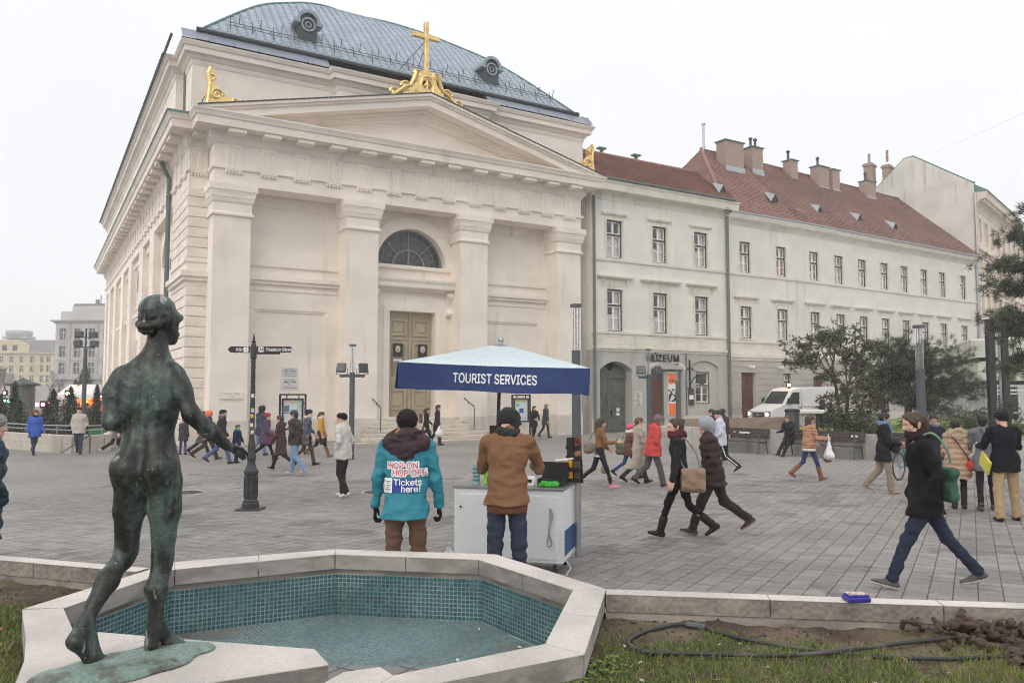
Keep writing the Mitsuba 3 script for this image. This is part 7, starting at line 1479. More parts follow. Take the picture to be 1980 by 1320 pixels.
# on the worktop
k = thing('thermos_flask', 'pale teal striped flask on the left of the cart worktop', 'flask'); c = (-1.0, 0.16, 0.926)
part(k, 'body', MB().lathe([(0, 0), (0.038, 0), (0.038, 0.19), (0.03, 0.215), (0, 0.22)], 16, c), fabric((136, 176, 178), 0.4), CM, smooth=40)
for z in (0.035, 0.075, 0.115, 0.155): part(k, 'stripe', MB().lathe([(0.0385, z), (0.0395, z + 0.002), (0.0395, z + 0.018), (0.0385, z + 0.02)], 16, c), fabric((74, 118, 128), 0.4), CM)
k = thing('green_box', 'bright green box on the cart worktop beside the flask', 'box'); part(k, None, MB().box(-0.90, -0.74, 0.12, 0.28, 0.927, 1.07, 0.006), fabric((120, 200, 40), 0.5), CM)
k = thing('cash_box', 'open black case standing on the cart worktop', 'case'); part(k, 'tray', MB().box(-0.32, -0.02, 0.20, 0.46, 0.927, 1.0, 0.006), 'm_black', CM); part(k, 'lid', MB().box(-0.32, -0.02, 0.44, 0.47, 0.99, 1.16, 0.006), 'm_black', CM)
k = thing('plastic_wrap', 'crumpled bright green plastic bag on the cart worktop', 'bag'); S = Field((-0.34, -0.03, 0.88), (0.02, 0.22, 1.08), 0.009)
for _ in range(9): q = np.array([RNG.uniform(-0.26, -0.06), RNG.uniform(0.05, 0.12), 0.955]); S.bone(q, q + RNG.normal(0, 0.03, 3) * [1.4, 0.6, 0.3], 0.026, 0.02, 0.015)
folds(S, 0.02, 3, 30, 30); part(k, None, S.get(0), fabric((70, 190, 60), 0.25), CM)
k = thing('ticket_printer', 'small white ticket machine beside the green plastic bag', 'machine'); part(k, 'case', MB().box(-0.42, -0.33, 0.08, 0.2, 0.927, 1.03, 0.015), 'm_white', CM); part(k, 'slot', MB().box(-0.40, -0.35, 0.07, 0.082, 0.97, 1.0), 'm_black', CM)
k = thing('brochure_stand', 'tilted black rack of colourful brochures at the right end of the cart', 'stand'); RM = CM @ np.array([[0.97, 0.24, 0, -0.10], [-0.24, 0.97, 0, 0.42], [0, 0.0, 1, 0.93], [0, 0, 0, 1.0]])
part(k, 'back', MB().raw([(0, 0.16, 0), (0.20, 0.16, 0), (0.20, 0.10, 0.50), (0.05, 0.10, 0.50), (0, 0.13, 0), (0.20, 0.13, 0), (0.20, 0.085, 0.50), (0.05, 0.085, 0.50)], [[0, 1, 2, 3], [4, 7, 6, 5], [3, 2, 6, 7], [0, 3, 7, 4], [1, 5, 6, 2]]), 'm_black', RM)
for i, (z, rgb) in enumerate(((0.02, (206, 148, 46)), (0.02, (72, 56, 44)), (0.14, (228, 168, 60)), (0.14, (90, 70, 60)), (0.27, (60, 48, 44)), (0.27, (150, 112, 84)), (0.38, (44, 36, 36)), (0.38, (120, 60, 46)))):
    x = 0.015 + (i % 2) * 0.095 + (0.02 if z > 0.2 else 0); mat(f'm_brochure_{i}', speckle(lin(rgb), 0.9, 60, 25), 0.4)
    part(k, 'brochure', MB().box(x, x + 0.08, 0.10 - z * 0.08, 0.108 - z * 0.08, z, z + 0.12), f'm_brochure_{i}', RM); part(k, 'pocket', MB().box(x - 0.004, x + 0.084, 0.085 - z * 0.08, 0.094 - z * 0.08, z - 0.01, z + 0.03), 'm_black', RM)
# parasol
PM = np.eye(4); a = math.radians(2.0); PM[:3, :3] = np.array([[math.cos(a), 0, math.sin(a)], [0, 1, 0], [-math.sin(a), 0, math.cos(a)]]) @ rotz(math.radians(-3)); PM[:3, 3] = [-0.24, 9.30, 0.0]
par = thing('parasol', 'square parasol with pale blue top, dark blue valance and white lettering over the cart', 'parasol')
mat('m_canvas', speckle(lin(190, 203, 208, 0.9), 0.06, 25, 2.0), 0.8); mat('m_valance', proc(lambda p, n, uv: mix([0.018, 0.035, 0.125], [0.032, 0.062, 0.19], fbm(p.x * 4 + p.z * 5, p.y * 4, p.z * 6, 3)) * (0.85 + 0.3 * noise(p.x * 90, p.y * 90, p.z * 90))), 0.75)
hw, ze, zt = 1.02, 2.80, 3.06; n = 12; m = MB()
for s in range(4):
    R = rotz(s * math.pi / 2); X = np.zeros((9, n + 1, 3))
    for i in range(9):
        t = i / 8
        for j in range(n + 1):
            u = -1 + 2 * j / n; r = 0.09 + (hw - 0.09) * t; sag = -0.035 * math.sin(math.pi * t) * (1 - u * u); X[i, j] = R @ np.array([u * r, -r, zt - (zt - ze) * t + sag - 0.012 * (1 - u * u) * t])
    m.grid(X)
part(par, 'canopy', m, 'm_canvas', PM, smooth=50)
for s in range(4):
    R = rotz(s * math.pi / 2); X = []
    for zz_ in np.linspace(0, -0.275, 7):
        t = -zz_ / 0.275; X.append([R @ np.array([u * hw * (1 - 0.004 * t), -hw * (1 + 0.003) - 0.028 * t * math.sin(3.1 * u + 1.3 * s + 0.6) - 0.012 * t * math.sin(9 * u + s) - 0.02 * t * (1 - u * u) * 0, ze - 0.012 * (1 - u * u) + zz_ - 0.006 * math.sin(6 * u + s) * t]) for u in np.linspace(-1, 1, 41)])
    part(par, 'valance', MB().grid(np.array(X)), 'm_valance', PM, smooth=True)
tm = meshkit.text_mesh('TOURIST SERVICES', 0.098, 0.003, bold=True); v = np.array(tm.vertices); s_ = 0.89 / np.ptp(v[:, 0]); x0 = -0.43
tv, tf = trimesh.remesh.subdivide_to_size(v, np.array(tm.faces), 0.05); u = (x0 + tv[:, 0] * s_) / hw; zz_ = -0.185 + tv[:, 1]; t = -zz_ / 0.275
yy = -hw * 1.003 - 0.028 * t * np.sin(3.1 * u + 0.6) - 0.012 * t * np.sin(9 * u) - 0.004 - tv[:, 2]
part(par, 'lettering', (np.column_stack([x0 + tv[:, 0] * s_, yy, ze + zz_ - 0.012 * (1 - u * u)]), tf), 'm_print_white', PM)
part(par, 'pole', MB().tube([(0, 0, float(ground_z(0, 9.3)) + 0.1), (0, 0, 3.08)], 0.022, 10), 'm_grey_metal', PM)
for s in range(4):
    R = rotz(s * math.pi / 2); part(par, 'rib', MB().tube([R @ np.array([0.05, 0.05, 2.98]), R @ np.array([hw * 0.98, hw * 0.98, ze - 0.02])], 0.011, 6), 'm_grey_metal', PM); part(par, 'rib', MB().tube([R @ np.array([0.0, 0.05, 2.98]), R @ np.array([0.0, hw * 0.98, ze - 0.03])], 0.011, 6), 'm_grey_metal', PM)
part(par, 'finial', MB().lathe([(0.11, 3.05), (0.12, 3.065), (0.03, 3.085), (0.02, 3.10), (0.035, 3.125), (0.035, 3.145), (0.02, 3.165), (0, 3.17)], 16), 'm_steel', PM, smooth=40)
part(par, 'foot', MB().box(-0.3, 0.3, -0.3, 0.3, float(ground_z(0, 9.3)) - 0.05, float(ground_z(0, 9.3)) + 0.1, 0.02), 'm_old_concrete', PM)
k = thing('leaflet_box', 'small dark leaflet box with green leaves of paper fixed on the parasol pole', 'box'); part(k, 'box', MB().box(-0.09, 0.09, -0.10, -0.03, 1.96, 2.12, 0.006), fabric((84, 64, 54), 0.6), PM); part(k, 'leaflet', MB().box(-0.03, 0.07, -0.105, -0.1, 1.99, 2.09), fabric((60, 84, 62), 0.5), PM)
k = thing('clear_bag', 'small crumpled clear plastic bag on the paving beside the cart', 'bag'); S = Field((-0.85, 7.2, 0.5), (-0.35, 7.6, 1.2), 0.014); zg = float(ground_z(0, 7.4))
S.bone((-0.60, 7.4, zg + 0.12), (-0.60, 7.4, zg + 0.30), 0.12, 0.09, 0.05).bone((-0.60, 7.4, zg + 0.30), (-0.58, 7.4, zg + 0.47), 0.06, 0.03, 0.04); folds(S, 0.03, 8, 16, 16); part(k, None, S.get(1), fabric((206, 212, 216), 0.25), smooth=True)

# ================================================================== STREET FURNITURE
# fingerpost on a cast iron foot
SX, SY = -4.635, 14.04; SZ = float(ground_z(SX, SY)); SM = yaw([SX, SY, SZ], 0)
sp = thing('signpost', 'black cast iron fingerpost with a finial and white lettered arms', 'signpost')
part(sp, 'foot_plate', MB().box(-0.21, 0.21, -0.21, 0.21, 0, 0.035, 0.01), 'm_iron', SM)
part(sp, 'pedestal', MB().lathe([(0.0, 0.03), (0.155, 0.03), (0.155, 0.12), (0.135, 0.14), (0.14, 0.16), (0.115, 0.19), (0.115, 0.62), (0.135, 0.65), (0.13, 0.69), (0.105, 0.72), (0.075, 0.80), (0.07, 0.86), (0.085, 0.90), (0.08, 0.96), (0.065, 1.02), (0.07, 1.12), (0.052, 1.25), (0, 1.26)], 8), 'm_iron', SM)
for q in range(8): a = q * math.pi / 4 + math.pi / 8; part(sp, 'pedestal_panel', MB().box(-0.032, 0.032, -0.012, 0.0, 0.22, 0.58, 0.006), 'm_iron', SM @ np.block([[rotz(a), np.array([[math.sin(a) * 0.1075], [-math.cos(a) * 0.1075], [0]])], [np.zeros((1, 3)), np.ones((1, 1))]]))
part(sp, 'post', MB().tube([(0, 0, 1.24), (0, 0, 2.94)], [0.046, 0.036], 14), 'm_iron', SM, smooth=True)
part(sp, 'head', MB().lathe([(0.036, 2.66), (0.055, 2.68), (0.055, 2.90), (0.036, 2.94), (0.03, 2.96), (0.045, 2.985), (0.02, 3.0), (0.022, 3.05), (0.008, 3.10), (0.014, 3.115), (0, 3.13)], 12), 'm_iron', SM, smooth=40)
for dz in (2.62, 2.74): part(sp, 'band', MB().lathe([(0.045, dz), (0.052, dz + 0.01), (0.045, dz + 0.02)], 14), 'm_iron', SM)
mat('m_sign_brown', lin(52, 40, 44), 0.4)
def finger(x0, x1, ang, txt, icon, z):
    R = np.eye(4); R[:3, :3] = rotz(math.radians(ang)); A = SM @ R; s = 1 if x1 > x0 else -1
    k = part(sp, 'arm', MB().poly(sg.Polygon([(x0, z - 0.055), (x1 - s * 0.05, z - 0.055), (x1, z), (x1 - s * 0.05, z + 0.055), (x0, z + 0.055)]), -0.012, 0.012), 'm_sign_brown', A)
    part(k, 'icon_plate', MB().box(x0 + s * 0.03, x0 + s * 0.115, -0.0165, -0.0125, z - 0.045, z + 0.045), 'm_print_white', A)
    tm = meshkit.text_mesh(icon, 0.05, 0.002, bold=True); v = np.array(tm.vertices); v = np.stack([v[:, 0] - np.ptp(v[:, 0]) / 2 + x0 + s * 0.072, -0.0175 - v[:, 2], v[:, 1] + z - 0.025], 1); part(k, 'icon', (v, np.array(tm.faces)), 'm_sign_brown', A)
    tm = meshkit.text_mesh(txt, 0.052, 0.002, bold=True); v = np.array(tm.vertices); xs_ = (x0 + 0.16) if s > 0 else (x0 - 0.13 - np.ptp(v[:, 0])); v = np.stack([v[:, 0] + xs_, -0.0135 - v[:, 2], v[:, 1] + z - 0.026], 1); part(k, 'lettering', (v, np.array(tm.faces)), 'm_print_white', A)
finger(0.06, 0.70, 4, 'Fashion Street', 'M', 2.84); finger(-0.06, -0.44, 20, 'Kör', 'i', 2.835)
part(sp, 'arm', MB().box(0.05, 0.46, 0.03, 0.05, 2.755, 2.785), 'm_sign_brown', SM)
for i, (z, rgb) in enumerate(((1.98, (222, 222, 226)), (1.72, (206, 210, 220)), (1.62, (214, 178, 60)), (1.46, (220, 220, 222)), (1.40, (90, 90, 96)), (1.33, (224, 224, 220)), (1.29, (60, 62, 70)))):
    a0 = RNG.uniform(-0.5, 0.3); r = 0.0465; aa = np.linspace(a0, a0 + 1.2, 5) - math.pi / 2 - 0.3; X = np.array([[(r * math.cos(t), r * math.sin(t), zz_) for t in aa] for zz_ in (z, z + 0.07)]); part(sp, 'sticker', MB().grid(X), fabric(rgb, 0.6), SM)
# lamp columns with glass heads; some carry a pair of floodlights
def lamp_column(x, y, label, flood=False, rot=0.0, H=4.1, zg=None):
    zg = float(ground_z(x, y)) if zg is None else zg; H = H - zg; M = yaw([x, y, zg], rot)
    k = thing('lamp_column', label, 'street lamp', 'glass-headed lamp columns on the square')
    part(k, 'shaft', MB().tube([(0, 0, 0), (0, 0, H - 0.95)], 0.09, 16), 'm_grey_metal', M, smooth=40)
    part(k, 'cap', MB().lathe([(0, H - 0.06), (0.12, H - 0.06), (0.12, H), (0, H + 0.01)], 16), 'm_grey_metal', M)
    part(k, 'core', MB().tube([(0, 0, H - 0.95), (0, 0, H - 0.06)], 0.012, 6).tube([(0.05, 0, H - 0.95), (0.05, 0, H - 0.06)], 0.007, 5).tube([(-0.05, 0, H - 0.95), (-0.05, 0, H - 0.06)], 0.007, 5), 'm_grey_metal', M)
    aa = np.linspace(0, 2 * np.pi, 17); part(k, 'glass_cylinder', MB().grid(np.array([[(0.085 * math.cos(t), 0.085 * math.sin(t), z) for t in aa] for z in (H - 0.95, H - 0.06)])), 'm_pane', M)
    if flood:
        b = part(k, 'crossbar', MB().box(-0.42, 0.42, -0.04, 0.04, H - 1.12, H - 1.02), 'm_grey_metal', M)
        for s in (-1, 1):
            c = np.array([s * 0.34, -0.02, H - 0.82]); f = MB().box(-0.17, 0.17, -0.12, 0.10, -0.17, 0.17, 0.03); v, fc = f.get(); v = v * np.where(v[:, 1:2] > 0, [0.7, 1, 0.7], [1, 1, 1]) @ rotx(-0.25 + 0.1 * s).T @ rotz(s * 0.35).T + c
            q = part(k, 'floodlight', (v, fc), 'm_grey_metal', M); part(q, 'yoke', MB().tube([c + [-0.19, 0, 0], c + [-0.19, 0, -0.18], c + [0, 0, -0.23], c + [0.19, 0, -0.18], c + [0.19, 0, 0]], 0.014, 6), 'm_grey_metal', M)
            g2 = MB().box(-0.14, 0.14, -0.128, -0.121, -0.14, 0.14); v, fc = g2.get(); part(q, 'lens', (v @ rotx(-0.25 + 0.1 * s).T @ rotz(s * 0.35).T + c, fc), 'm_darkglass', M)
    return k
lamp_column(1.31, 16.0, 'dark lamp column with a tall glass head close behind the right side of the parasol', H=4.3)
lamp_column(-5.43, 26.66, 'dark lamp column with two floodlights in front of the second church pilaster', True, 8)
lamp_column(8.85, 17.0, 'dark lamp column with a streaked glass head in front of the pine', H=3.95)
lamp_column(5.16, 29.6, 'dark lamp column with two floodlights in front of the museum door', True, 20)
lamp_column(9.05, 43.0, 'slim dark lamp column beside the orange poster', H=4.0)
k = thing('floodlight_mast', 'tall dark mast with four floodlights before the far grey building', 'street lamp'); M = yaw([-21.8, 40.0, float(ground_z(0, 40))], 10)
part(k, 'mast', MB().tube([(0, 0, 0), (0, 0, 4.6)], [0.12, 0.09], 12), 'm_grey_metal', M, smooth=True); part(k, 'upper_mast', MB().tube([(0, 0, 4.6), (0, 0, 5.6)], 0.045, 8), 'm_grey_metal', M)
part(k, 'crossbar', MB().box(-0.55, 0.45, -0.03, 0.03, 4.62, 4.68).box(-0.4, 0.4, -0.03, 0.03, 5.12, 5.17), 'm_grey_metal', M)
for c in ((-0.32, 0, 5.3), (0.36, 0, 5.28), (-0.36, 0, 4.85), (0.42, 0, 4.82)): part(k, 'floodlight', MB().box(c[0] - 0.19, c[0] + 0.19, -0.15, 0.12, c[2] - 0.16, c[2] + 0.16, 0.04), 'm_grey_metal', M)
# information boards
mat('m_board_print', proc(lambda p, n, uv: mix([0.55, 0.58, 0.60], mix([0.25, 0.38, 0.45], [0.62, 0.66, 0.62], noise(p.x * 6, p.y * 6, p.z * 5)), smoothstep(0.45, 0.6, fbm(p.x * 5, p.y * 5, p.z * 6, 3)))), 0.35)
def info_board(x, y, rot, label, tint, c2):
    M = yaw([x, y, float(ground_z(x, y))], rot); k = thing('information_board', label, 'information board')
    for s in (-0.46, 0.46): part(k, 'post', MB().box(s - 0.035, s + 0.035, -0.035, 0.035, 0, 2.22, 0.006), 'm_black', M)
    part(k, 'top_rail', MB().box(-0.49, 0.49, -0.03, 0.03, 2.17, 2.23).box(-0.24, -0.20, -0.02, 0.02, 2.05, 2.17).box(0.20, 0.24, -0.02, 0.02, 2.05, 2.17), 'm_black', M)
    part(k, 'case', MB().poly(rect(-0.39, 0.39, 0.90, 2.06).difference(rect(-0.33, 0.33, 0.97, 2.0)), -0.05, 0.05).box(-0.39, 0.39, 0.02, 0.045, 0.92, 2.04).box(-0.46, -0.38, -0.015, 0.015, 1.85, 1.89).box(0.38, 0.46, -0.015, 0.015, 1.85, 1.89).box(-0.46, -0.38, -0.015, 0.015, 1.1, 1.14).box(0.38, 0.46, -0.015, 0.015, 1.1, 1.14), 'm_black', M)
    p_ = part(k, 'sheet', MB().box(-0.33, 0.33, 0.008, 0.02, 0.97, 2.0), fabric(tint, 0.5), M)
    for (a, b, c, d, rgb) in c2: part(p_, 'print', MB().box(a, b, 0.003, 0.0075, c, d), fabric(rgb, 0.5), M)
    part(k, 'glass', MB().grid(np.array([[(-0.33, -0.03, 0.97), (0.33, -0.03, 0.97)], [(-0.33, -0.03, 2.0), (0.33, -0.03, 2.0)]])), 'm_pane', M)
info_board(-8.09, 29.0, 6, 'framed information board with pink and pale green sheets against the church wall', (206, 220, 222), [(-0.31, -0.10, 1.86, 1.98, (220, 196, 204)), (-0.08, 0.12, 1.86, 1.94, (196, 200, 130)), (0.14, 0.31, 1.70, 1.98, (170, 210, 190)), (-0.31, -0.12, 1.58, 1.80, (84, 118, 142)), (-0.31, -0.12, 1.50, 1.56, (150, 110, 130)), (-0.05, 0.25, 1.62, 1.65, (150, 158, 168)), (-0.05, 0.28, 1.45, 1.47, (150, 158, 168)), (0.05, 0.3, 1.2, 1.23, (150, 158, 168))])
info_board(0.44, 38.0, 20, 'framed information board with a blue square on its sheet, right of the parasol pole', (214, 222, 224), [(-0.28, 0.28, 1.86, 1.97, (176, 190, 120)), (-0.24, -0.10, 1.66, 1.80, (90, 190, 200)), (-0.10, 0.14, 1.34, 1.56, (40, 84, 170)), (-0.26, 0.26, 1.1, 1.13, (160, 168, 176))])
# plaques on the church front
def plaque(label, x0, x1, z0, z1, v, rgb, rows, ink='m_print_dark', frame_=False):
    k = thing('wall_plaque', label, 'plaque'); part(k, 'plate', MB().box(x0, x1, v - 0.03, v + 0.0, z0, z1, 0.006), fabric(rgb, 0.5), CH); m = MB()
    for z, h_, segs in rows:
        for a, b in segs:
            x = x0 + (x1 - x0) * a
            while x < x0 + (x1 - x0) * b: w_ = RNG.uniform(0.25, 0.6) * h_ + 0.01; m.box(x, x + w_, v - 0.034, v - 0.0305, z0 + (z1 - z0) * z, z0 + (z1 - z0) * z + h_); x += w_ + 0.012
    part(k, 'lettering', m, ink, CH, kind='stuff')
plaque('upper white memorial plaque on the left wall panel of the church', 3.31, 4.08, 3.16, 3.62, 1.32, (206, 206, 208), [(0.83, 0.025, [(0.15, 0.85)]), (0.58, 0.06, [(0.12, 0.5), (0.6, 0.88)]), (0.42, 0.025, [(0.12, 0.9)]), (0.26, 0.025, [(0.15, 0.8)]), (0.1, 0.02, [(0.25, 0.9)])], 'm_grey_metal')
plaque('lower white memorial plaque with bold lettering on the left wall panel of the church', 3.29, 4.12, 2.56, 3.11, 1.32, (212, 212, 214), [(0.83, 0.025, [(0.2, 0.8)]), (0.62, 0.07, [(0.18, 0.48), (0.6, 0.85)]), (0.46, 0.025, [(0.4, 0.6)]), (0.3, 0.025, [(0.2, 0.8)]), (0.14, 0.035, [(0.1, 0.92)])])
k = thing('name_stone', 'pale stone name tablet with worn capitals on the left church pilaster', 'plaque'); part(k, 'slab', MB().box(0.33, 1.28, -0.04, -0.002, 2.20, 2.49, 0.008), 'm_cream_stone', CH); part(k, 'ledge', MB().box(0.30, 1.31, -0.07, -0.002, 2.165, 2.20), 'm_cream_stone', CH)
for txt, x, z, hh in (('DEÁK TÉR', 0.45, 2.345, 0.09), ('1811', 0.70, 2.235, 0.055)):
    tm = meshkit.text_mesh(txt, hh, 0.003); v = np.array(tm.vertices); part(k, 'lettering', (np.stack([v[:, 0] * 1.15 + x, -0.041 - v[:, 2], v[:, 1] + z], 1), np.array(tm.faces)), fabric((150, 136, 124), 0.8), CH)
for x in (9.25, 10.64):
    k = thing('door_poster', ('left' if x < 10 else 'right') + ' dark portrait poster on the church door', 'poster'); part(k, 'sheet', MB().box(x - 0.30, x + 0.30, 1.425, 1.435, 3.35 if x < 10 else 3.95, 4.97), fabric((150, 138, 118), 0.7), CH)
    part(k, 'photograph', MB().box(x - 0.27, x + 0.27, 1.418, 1.424, 4.25, 4.94), fabric((58, 50, 48), 0.6), CH)
    part(k, 'print', MB().poly(affinity.scale(sg.Point(x, 4.66).buffer(0.14), 0.95, 1.3), 1.412, 1.417), fabric((206, 196, 186), 0.7), CH); part(k, 'print', MB().poly(affinity.scale(sg.Point(x, 4.60).buffer(0.09), 0.9, 1.3), 1.407, 1.411), fabric((196, 160, 138), 0.7), CH)
    if x < 10: part(k, 'lettering', MB().box(x - 0.24, x + 0.22, 1.418, 1.424, 4.05, 4.13), 'm_print_white', CH)

# planter terrace on the right with benches in front
WD = np.array([0.646, -0.763]); WN = np.array([-0.763, -0.646]); W0_ = np.array([8.70, 30.86])
def wl(t, o=0.0): return W0_ + WD * t + WN * o
terr = sg.Polygon([tuple(wl(-3.2)), tuple(wl(12)), tuple(wl(12) + np.array([40, 25])), (60, 47), (27, 47), (12, 38.5)])
mat('m_lawn', proc(lambda p, n, uv: mix([0.10, 0.15, 0.035], mix([0.17, 0.20, 0.06], [0.12, 0.085, 0.055], smoothstep(0.5, 0.6, fbm(p.x * 0.7, p.y * 0.7, 3.0, 3))), smoothstep(0.4, 0.65, fbm(p.x * 2, p.y * 2, 0.0, 4))) * (0.7 + 0.6 * noise(p.x * 50, p.y * 50, 1.0))), 0.95)
part(struct('terrace_ground'), None, MB().poly(terr.buffer(-0.12), 0.2, 0.98, 'z'), 'm_lawn')
tw_ = thing('planter_wall', 'low pale concrete wall of upright panels holding the planted terrace', 'wall'); LM_ = np.eye(4); LM_[:2, 0] = WD; LM_[:2, 1] = -WN; LM_[:3, 3] = [W0_[0], W0_[1], 0]
mat('m_panel', stained([0.46, 0.455, 0.43], 0.2, 0.55, 2.0, (0.14, 0.15, 0.11)), 0.85)
for i in range(13): t0 = -3.2 + i * 1.18; part(tw_, 'panel', MB().box(t0 + 0.008, t0 + 1.172, 0.0, 0.14, 0.0, 1.05 - (0.0 if i > 1 else 0.0), 0.012), 'm_panel', LM_)
mat('m_rust', proc(lambda p, n, uv: mix([0.12, 0.085, 0.065], [0.22, 0.165, 0.13], fbm(p.x * 3, p.y * 3, p.z * 5, 4))), 0.85)
k = thing('sloping_cover', 'rust brown sloping edge above the planter wall behind the left bench', 'cover'); part(k, None, MB().raw([(-3.2, 0.15, 1.0), (2.2, 0.15, 1.0), (2.2, 0.9, 1.55), (-3.2, 1.0, 1.32), (-3.2, 1.0, 0.9), (2.2, 0.9, 0.9)], [[0, 1, 2, 3], [3, 2, 5, 4]]), 'm_rust', LM_)
mat('m_bench_wood', proc(lambda p, n, uv: mix([0.045, 0.032, 0.028], [0.085, 0.06, 0.052], fbm(p.x * 8, p.y * 8, p.z * 30, 3))), 0.55)
def bench(t0, t1, label):
    L_ = t1 - t0; c = wl((t0 + t1) / 2, 0.42); M = np.eye(4); M[:2, 0] = WD; M[:2, 1] = -WN; M[:3, 3] = [c[0], c[1], float(ground_z(*c))]; k = thing('bench', label, 'bench')
    for i in range(4): part(k, 'seat_slat', MB().box(-L_ / 2, L_ / 2, -0.24 + i * 0.125, -0.13 + i * 0.125, 0.42 + 0.0 * i, 0.455, 0.01), 'm_bench_wood', M)
    for i in range(3): z = 0.56 + i * 0.125; part(k, 'back_slat', MB().box(-L_ / 2, L_ / 2, 0.25 + i * 0.03, 0.285 + i * 0.03, z, z + 0.11, 0.01), 'm_bench_wood', M)
    for s in (-L_ / 2 + 0.12, L_ / 2 - 0.12):
        f = part(k, 'leg_frame', MB().tube([(s, -0.26, 0), (s, -0.24, 0.42), (s, -0.24, 0.62), (s, -0.20, 0.66), (s, 0.24, 0.66)], 0.024, 8).tube([(s, 0.36, 0), (s, 0.24, 0.44), (s, 0.34, 0.92)], 0.024, 8).tube([(s, -0.24, 0.41), (s, 0.25, 0.41)], 0.02, 8), 'm_grey_metal', M)
    return k, M
b1, bm1 = bench(-0.75, 1.62, 'brown slatted bench at the left end of the planter wall, with a white sticker'); b2, bm2 = bench(2.40, 5.25, 'brown slatted bench under the shrub, with someone leaning on its left end'); b3, bm3 = bench(5.95, 8.0, 'brown slatted bench partly hidden behind the blue scarf')
part(b1, 'sticker', MB().box(-0.1, 0.35, 0.27, 0.275, 0.72, 0.78).box(-0.35, -0.28, 0.27, 0.275, 0.73, 0.79), 'm_print_white', bm1); part(b2, 'sticker', MB().box(0.95, 1.02, 0.27, 0.275, 0.74, 0.8).box(1.1, 1.18, 0.27, 0.275, 0.74, 0.8), 'm_print_white', bm2)
sx = wl(2.75, 0.62); person(dict(at=(sx[0], sx[1]), heading=-128, H=1.72, legs_sit=1, legs={'f': (52, 8, -8), 'b': (46, 2, -6)}, lean=10, hem=0.10, bulk=0.03, top_c=(40, 38, 42), legs_c=(38, 36, 40), legw=1.1, hair='short', hair_c='light', arms={1: (10, 10, 70), -1: (14, 10, 60)}, pockets=(1, -1), nod=-18, shoe_c=(40, 36, 36), boots=0.3), 'fair-haired person in black leaning back on the middle bench with legs stretched out')
# grating kiosk behind the shrub
k = thing('vent_kiosk', 'low white capped ventilation block with a dark grille behind the shrub', 'vent'); M = yaw([12.2, 33.6, 0.9], -6)
part(k, 'cap', MB().box(-0.1, 3.4, -0.1, 1.6, 0.66, 0.78, 0.01), 'm_white', M); part(k, 'body', MB().box(0, 3.3, 0, 1.5, 0, 0.66), 'm_panel', M)
for i in range(12): part(k, 'grille_bar', MB().box(0.8 + i * 0.1, 0.84 + i * 0.1, -0.02, 0.0, 0.05, 0.62), 'm_black', M)
part(k, 'opening', MB().box(0.75, 2.0, -0.008, -0.002, 0.03, 0.64), 'm_black', M)
# litter bin beside the leaning person
k = thing('litter_bin', 'dark cylindrical litter bin behind the leaning person', 'bin'); c = wl(2.15, -0.6); part(k, 'body', MB().lathe([(0, 0), (0.24, 0), (0.26, 0.8), (0.2, 0.86), (0, 0.86)], 16, (c[0], c[1], 1.0)), 'm_grey_metal'); part(k, 'rim', MB().lathe([(0.26, 0.74), (0.285, 0.76), (0.285, 0.80), (0.26, 0.82)], 16, (c[0], c[1], 1.0)), 'm_black')

# ---- the security van
VN = np.eye(4); va = math.radians(66); VN[:3, 0] = [math.sin(va), math.cos(va), 0]; VN[:3, 1] = [-math.cos(va), math.sin(va), 0]; VN[:3, 3] = [14.9, 47.6, 0.22]
van = thing('security_van', 'white panel van with an orange beacon and headlights on, parked before the long house', 'van'); vp = lambda n, m, t, **k: part(van, n, m, t, VN, **k)
mat('m_van', lin(226, 227, 226, 0.9), 0.25, clearcoat=0.5)
pr = np.array([(0.05, 0.42), (0.0, 0.62), (0.02, 0.95), (0.12, 1.12), (0.85, 1.38), (1.15, 1.50), (1.75, 2.28), (1.95, 2.42), (2.4, 2.50), (5.6, 2.54), (5.85, 2.46), (5.92, 2.30), (5.95, 0.55), (5.9, 0.42)])
cen = pr.mean(0); half = lambda z: 0.98 - 0.10 * np.clip((z - 1.3) / 1.2, 0, 1)
def ring(y, inset): q = pr + (cen - pr) * inset; return np.column_stack([q[:, 0], y * half(q[:, 1]) / 0.98, q[:, 1]])
R_ = [ring(-0.90, 0.05), ring(-0.98, 0.02) * [1, 1, 1], ring(-0.86, 0.0), ring(0.86, 0.0), ring(0.98, 0.02), ring(0.90, 0.05)]
R_ = [ring(-0.98, 0.035), ring(-0.90, 0.0), ring(0.90, 0.0), ring(0.98, 0.035)]; n = len(pr); V = np.vstack(R_); F = []
for i in range(3): F += [[i * n + j, i * n + (j + 1) % n, (i + 1) * n + (j + 1) % n, (i + 1) * n + j] for j in range(n)]
m = MB().raw(V, F); tri = trimesh.creation.triangulate_polygon(sg.Polygon(R_[0][:, [0, 2]]), engine='earcut')
for e, fl in ((0, False), (3, True)):
    idx = [int(np.argmin(((R_[e][:, [0, 2]] - a) ** 2).sum(1))) for a in tri[0]]; f = np.array([[idx[q] for q in t] for t in tri[1]]); m.raw(R_[e], f if fl else f[:, ::-1])
vp('body', m, 'm_van')
def side_plate(P, y, off=0.006): return MB().raw([(x, y * half(z) / 0.98 - math.copysign(0.0, y) + (off if y > 0 else -off), z) for x, z in P], [list(range(len(P)))] if len(P) == 4 else [[0, i, i + 1] for i in range(1, len(P) - 1)])
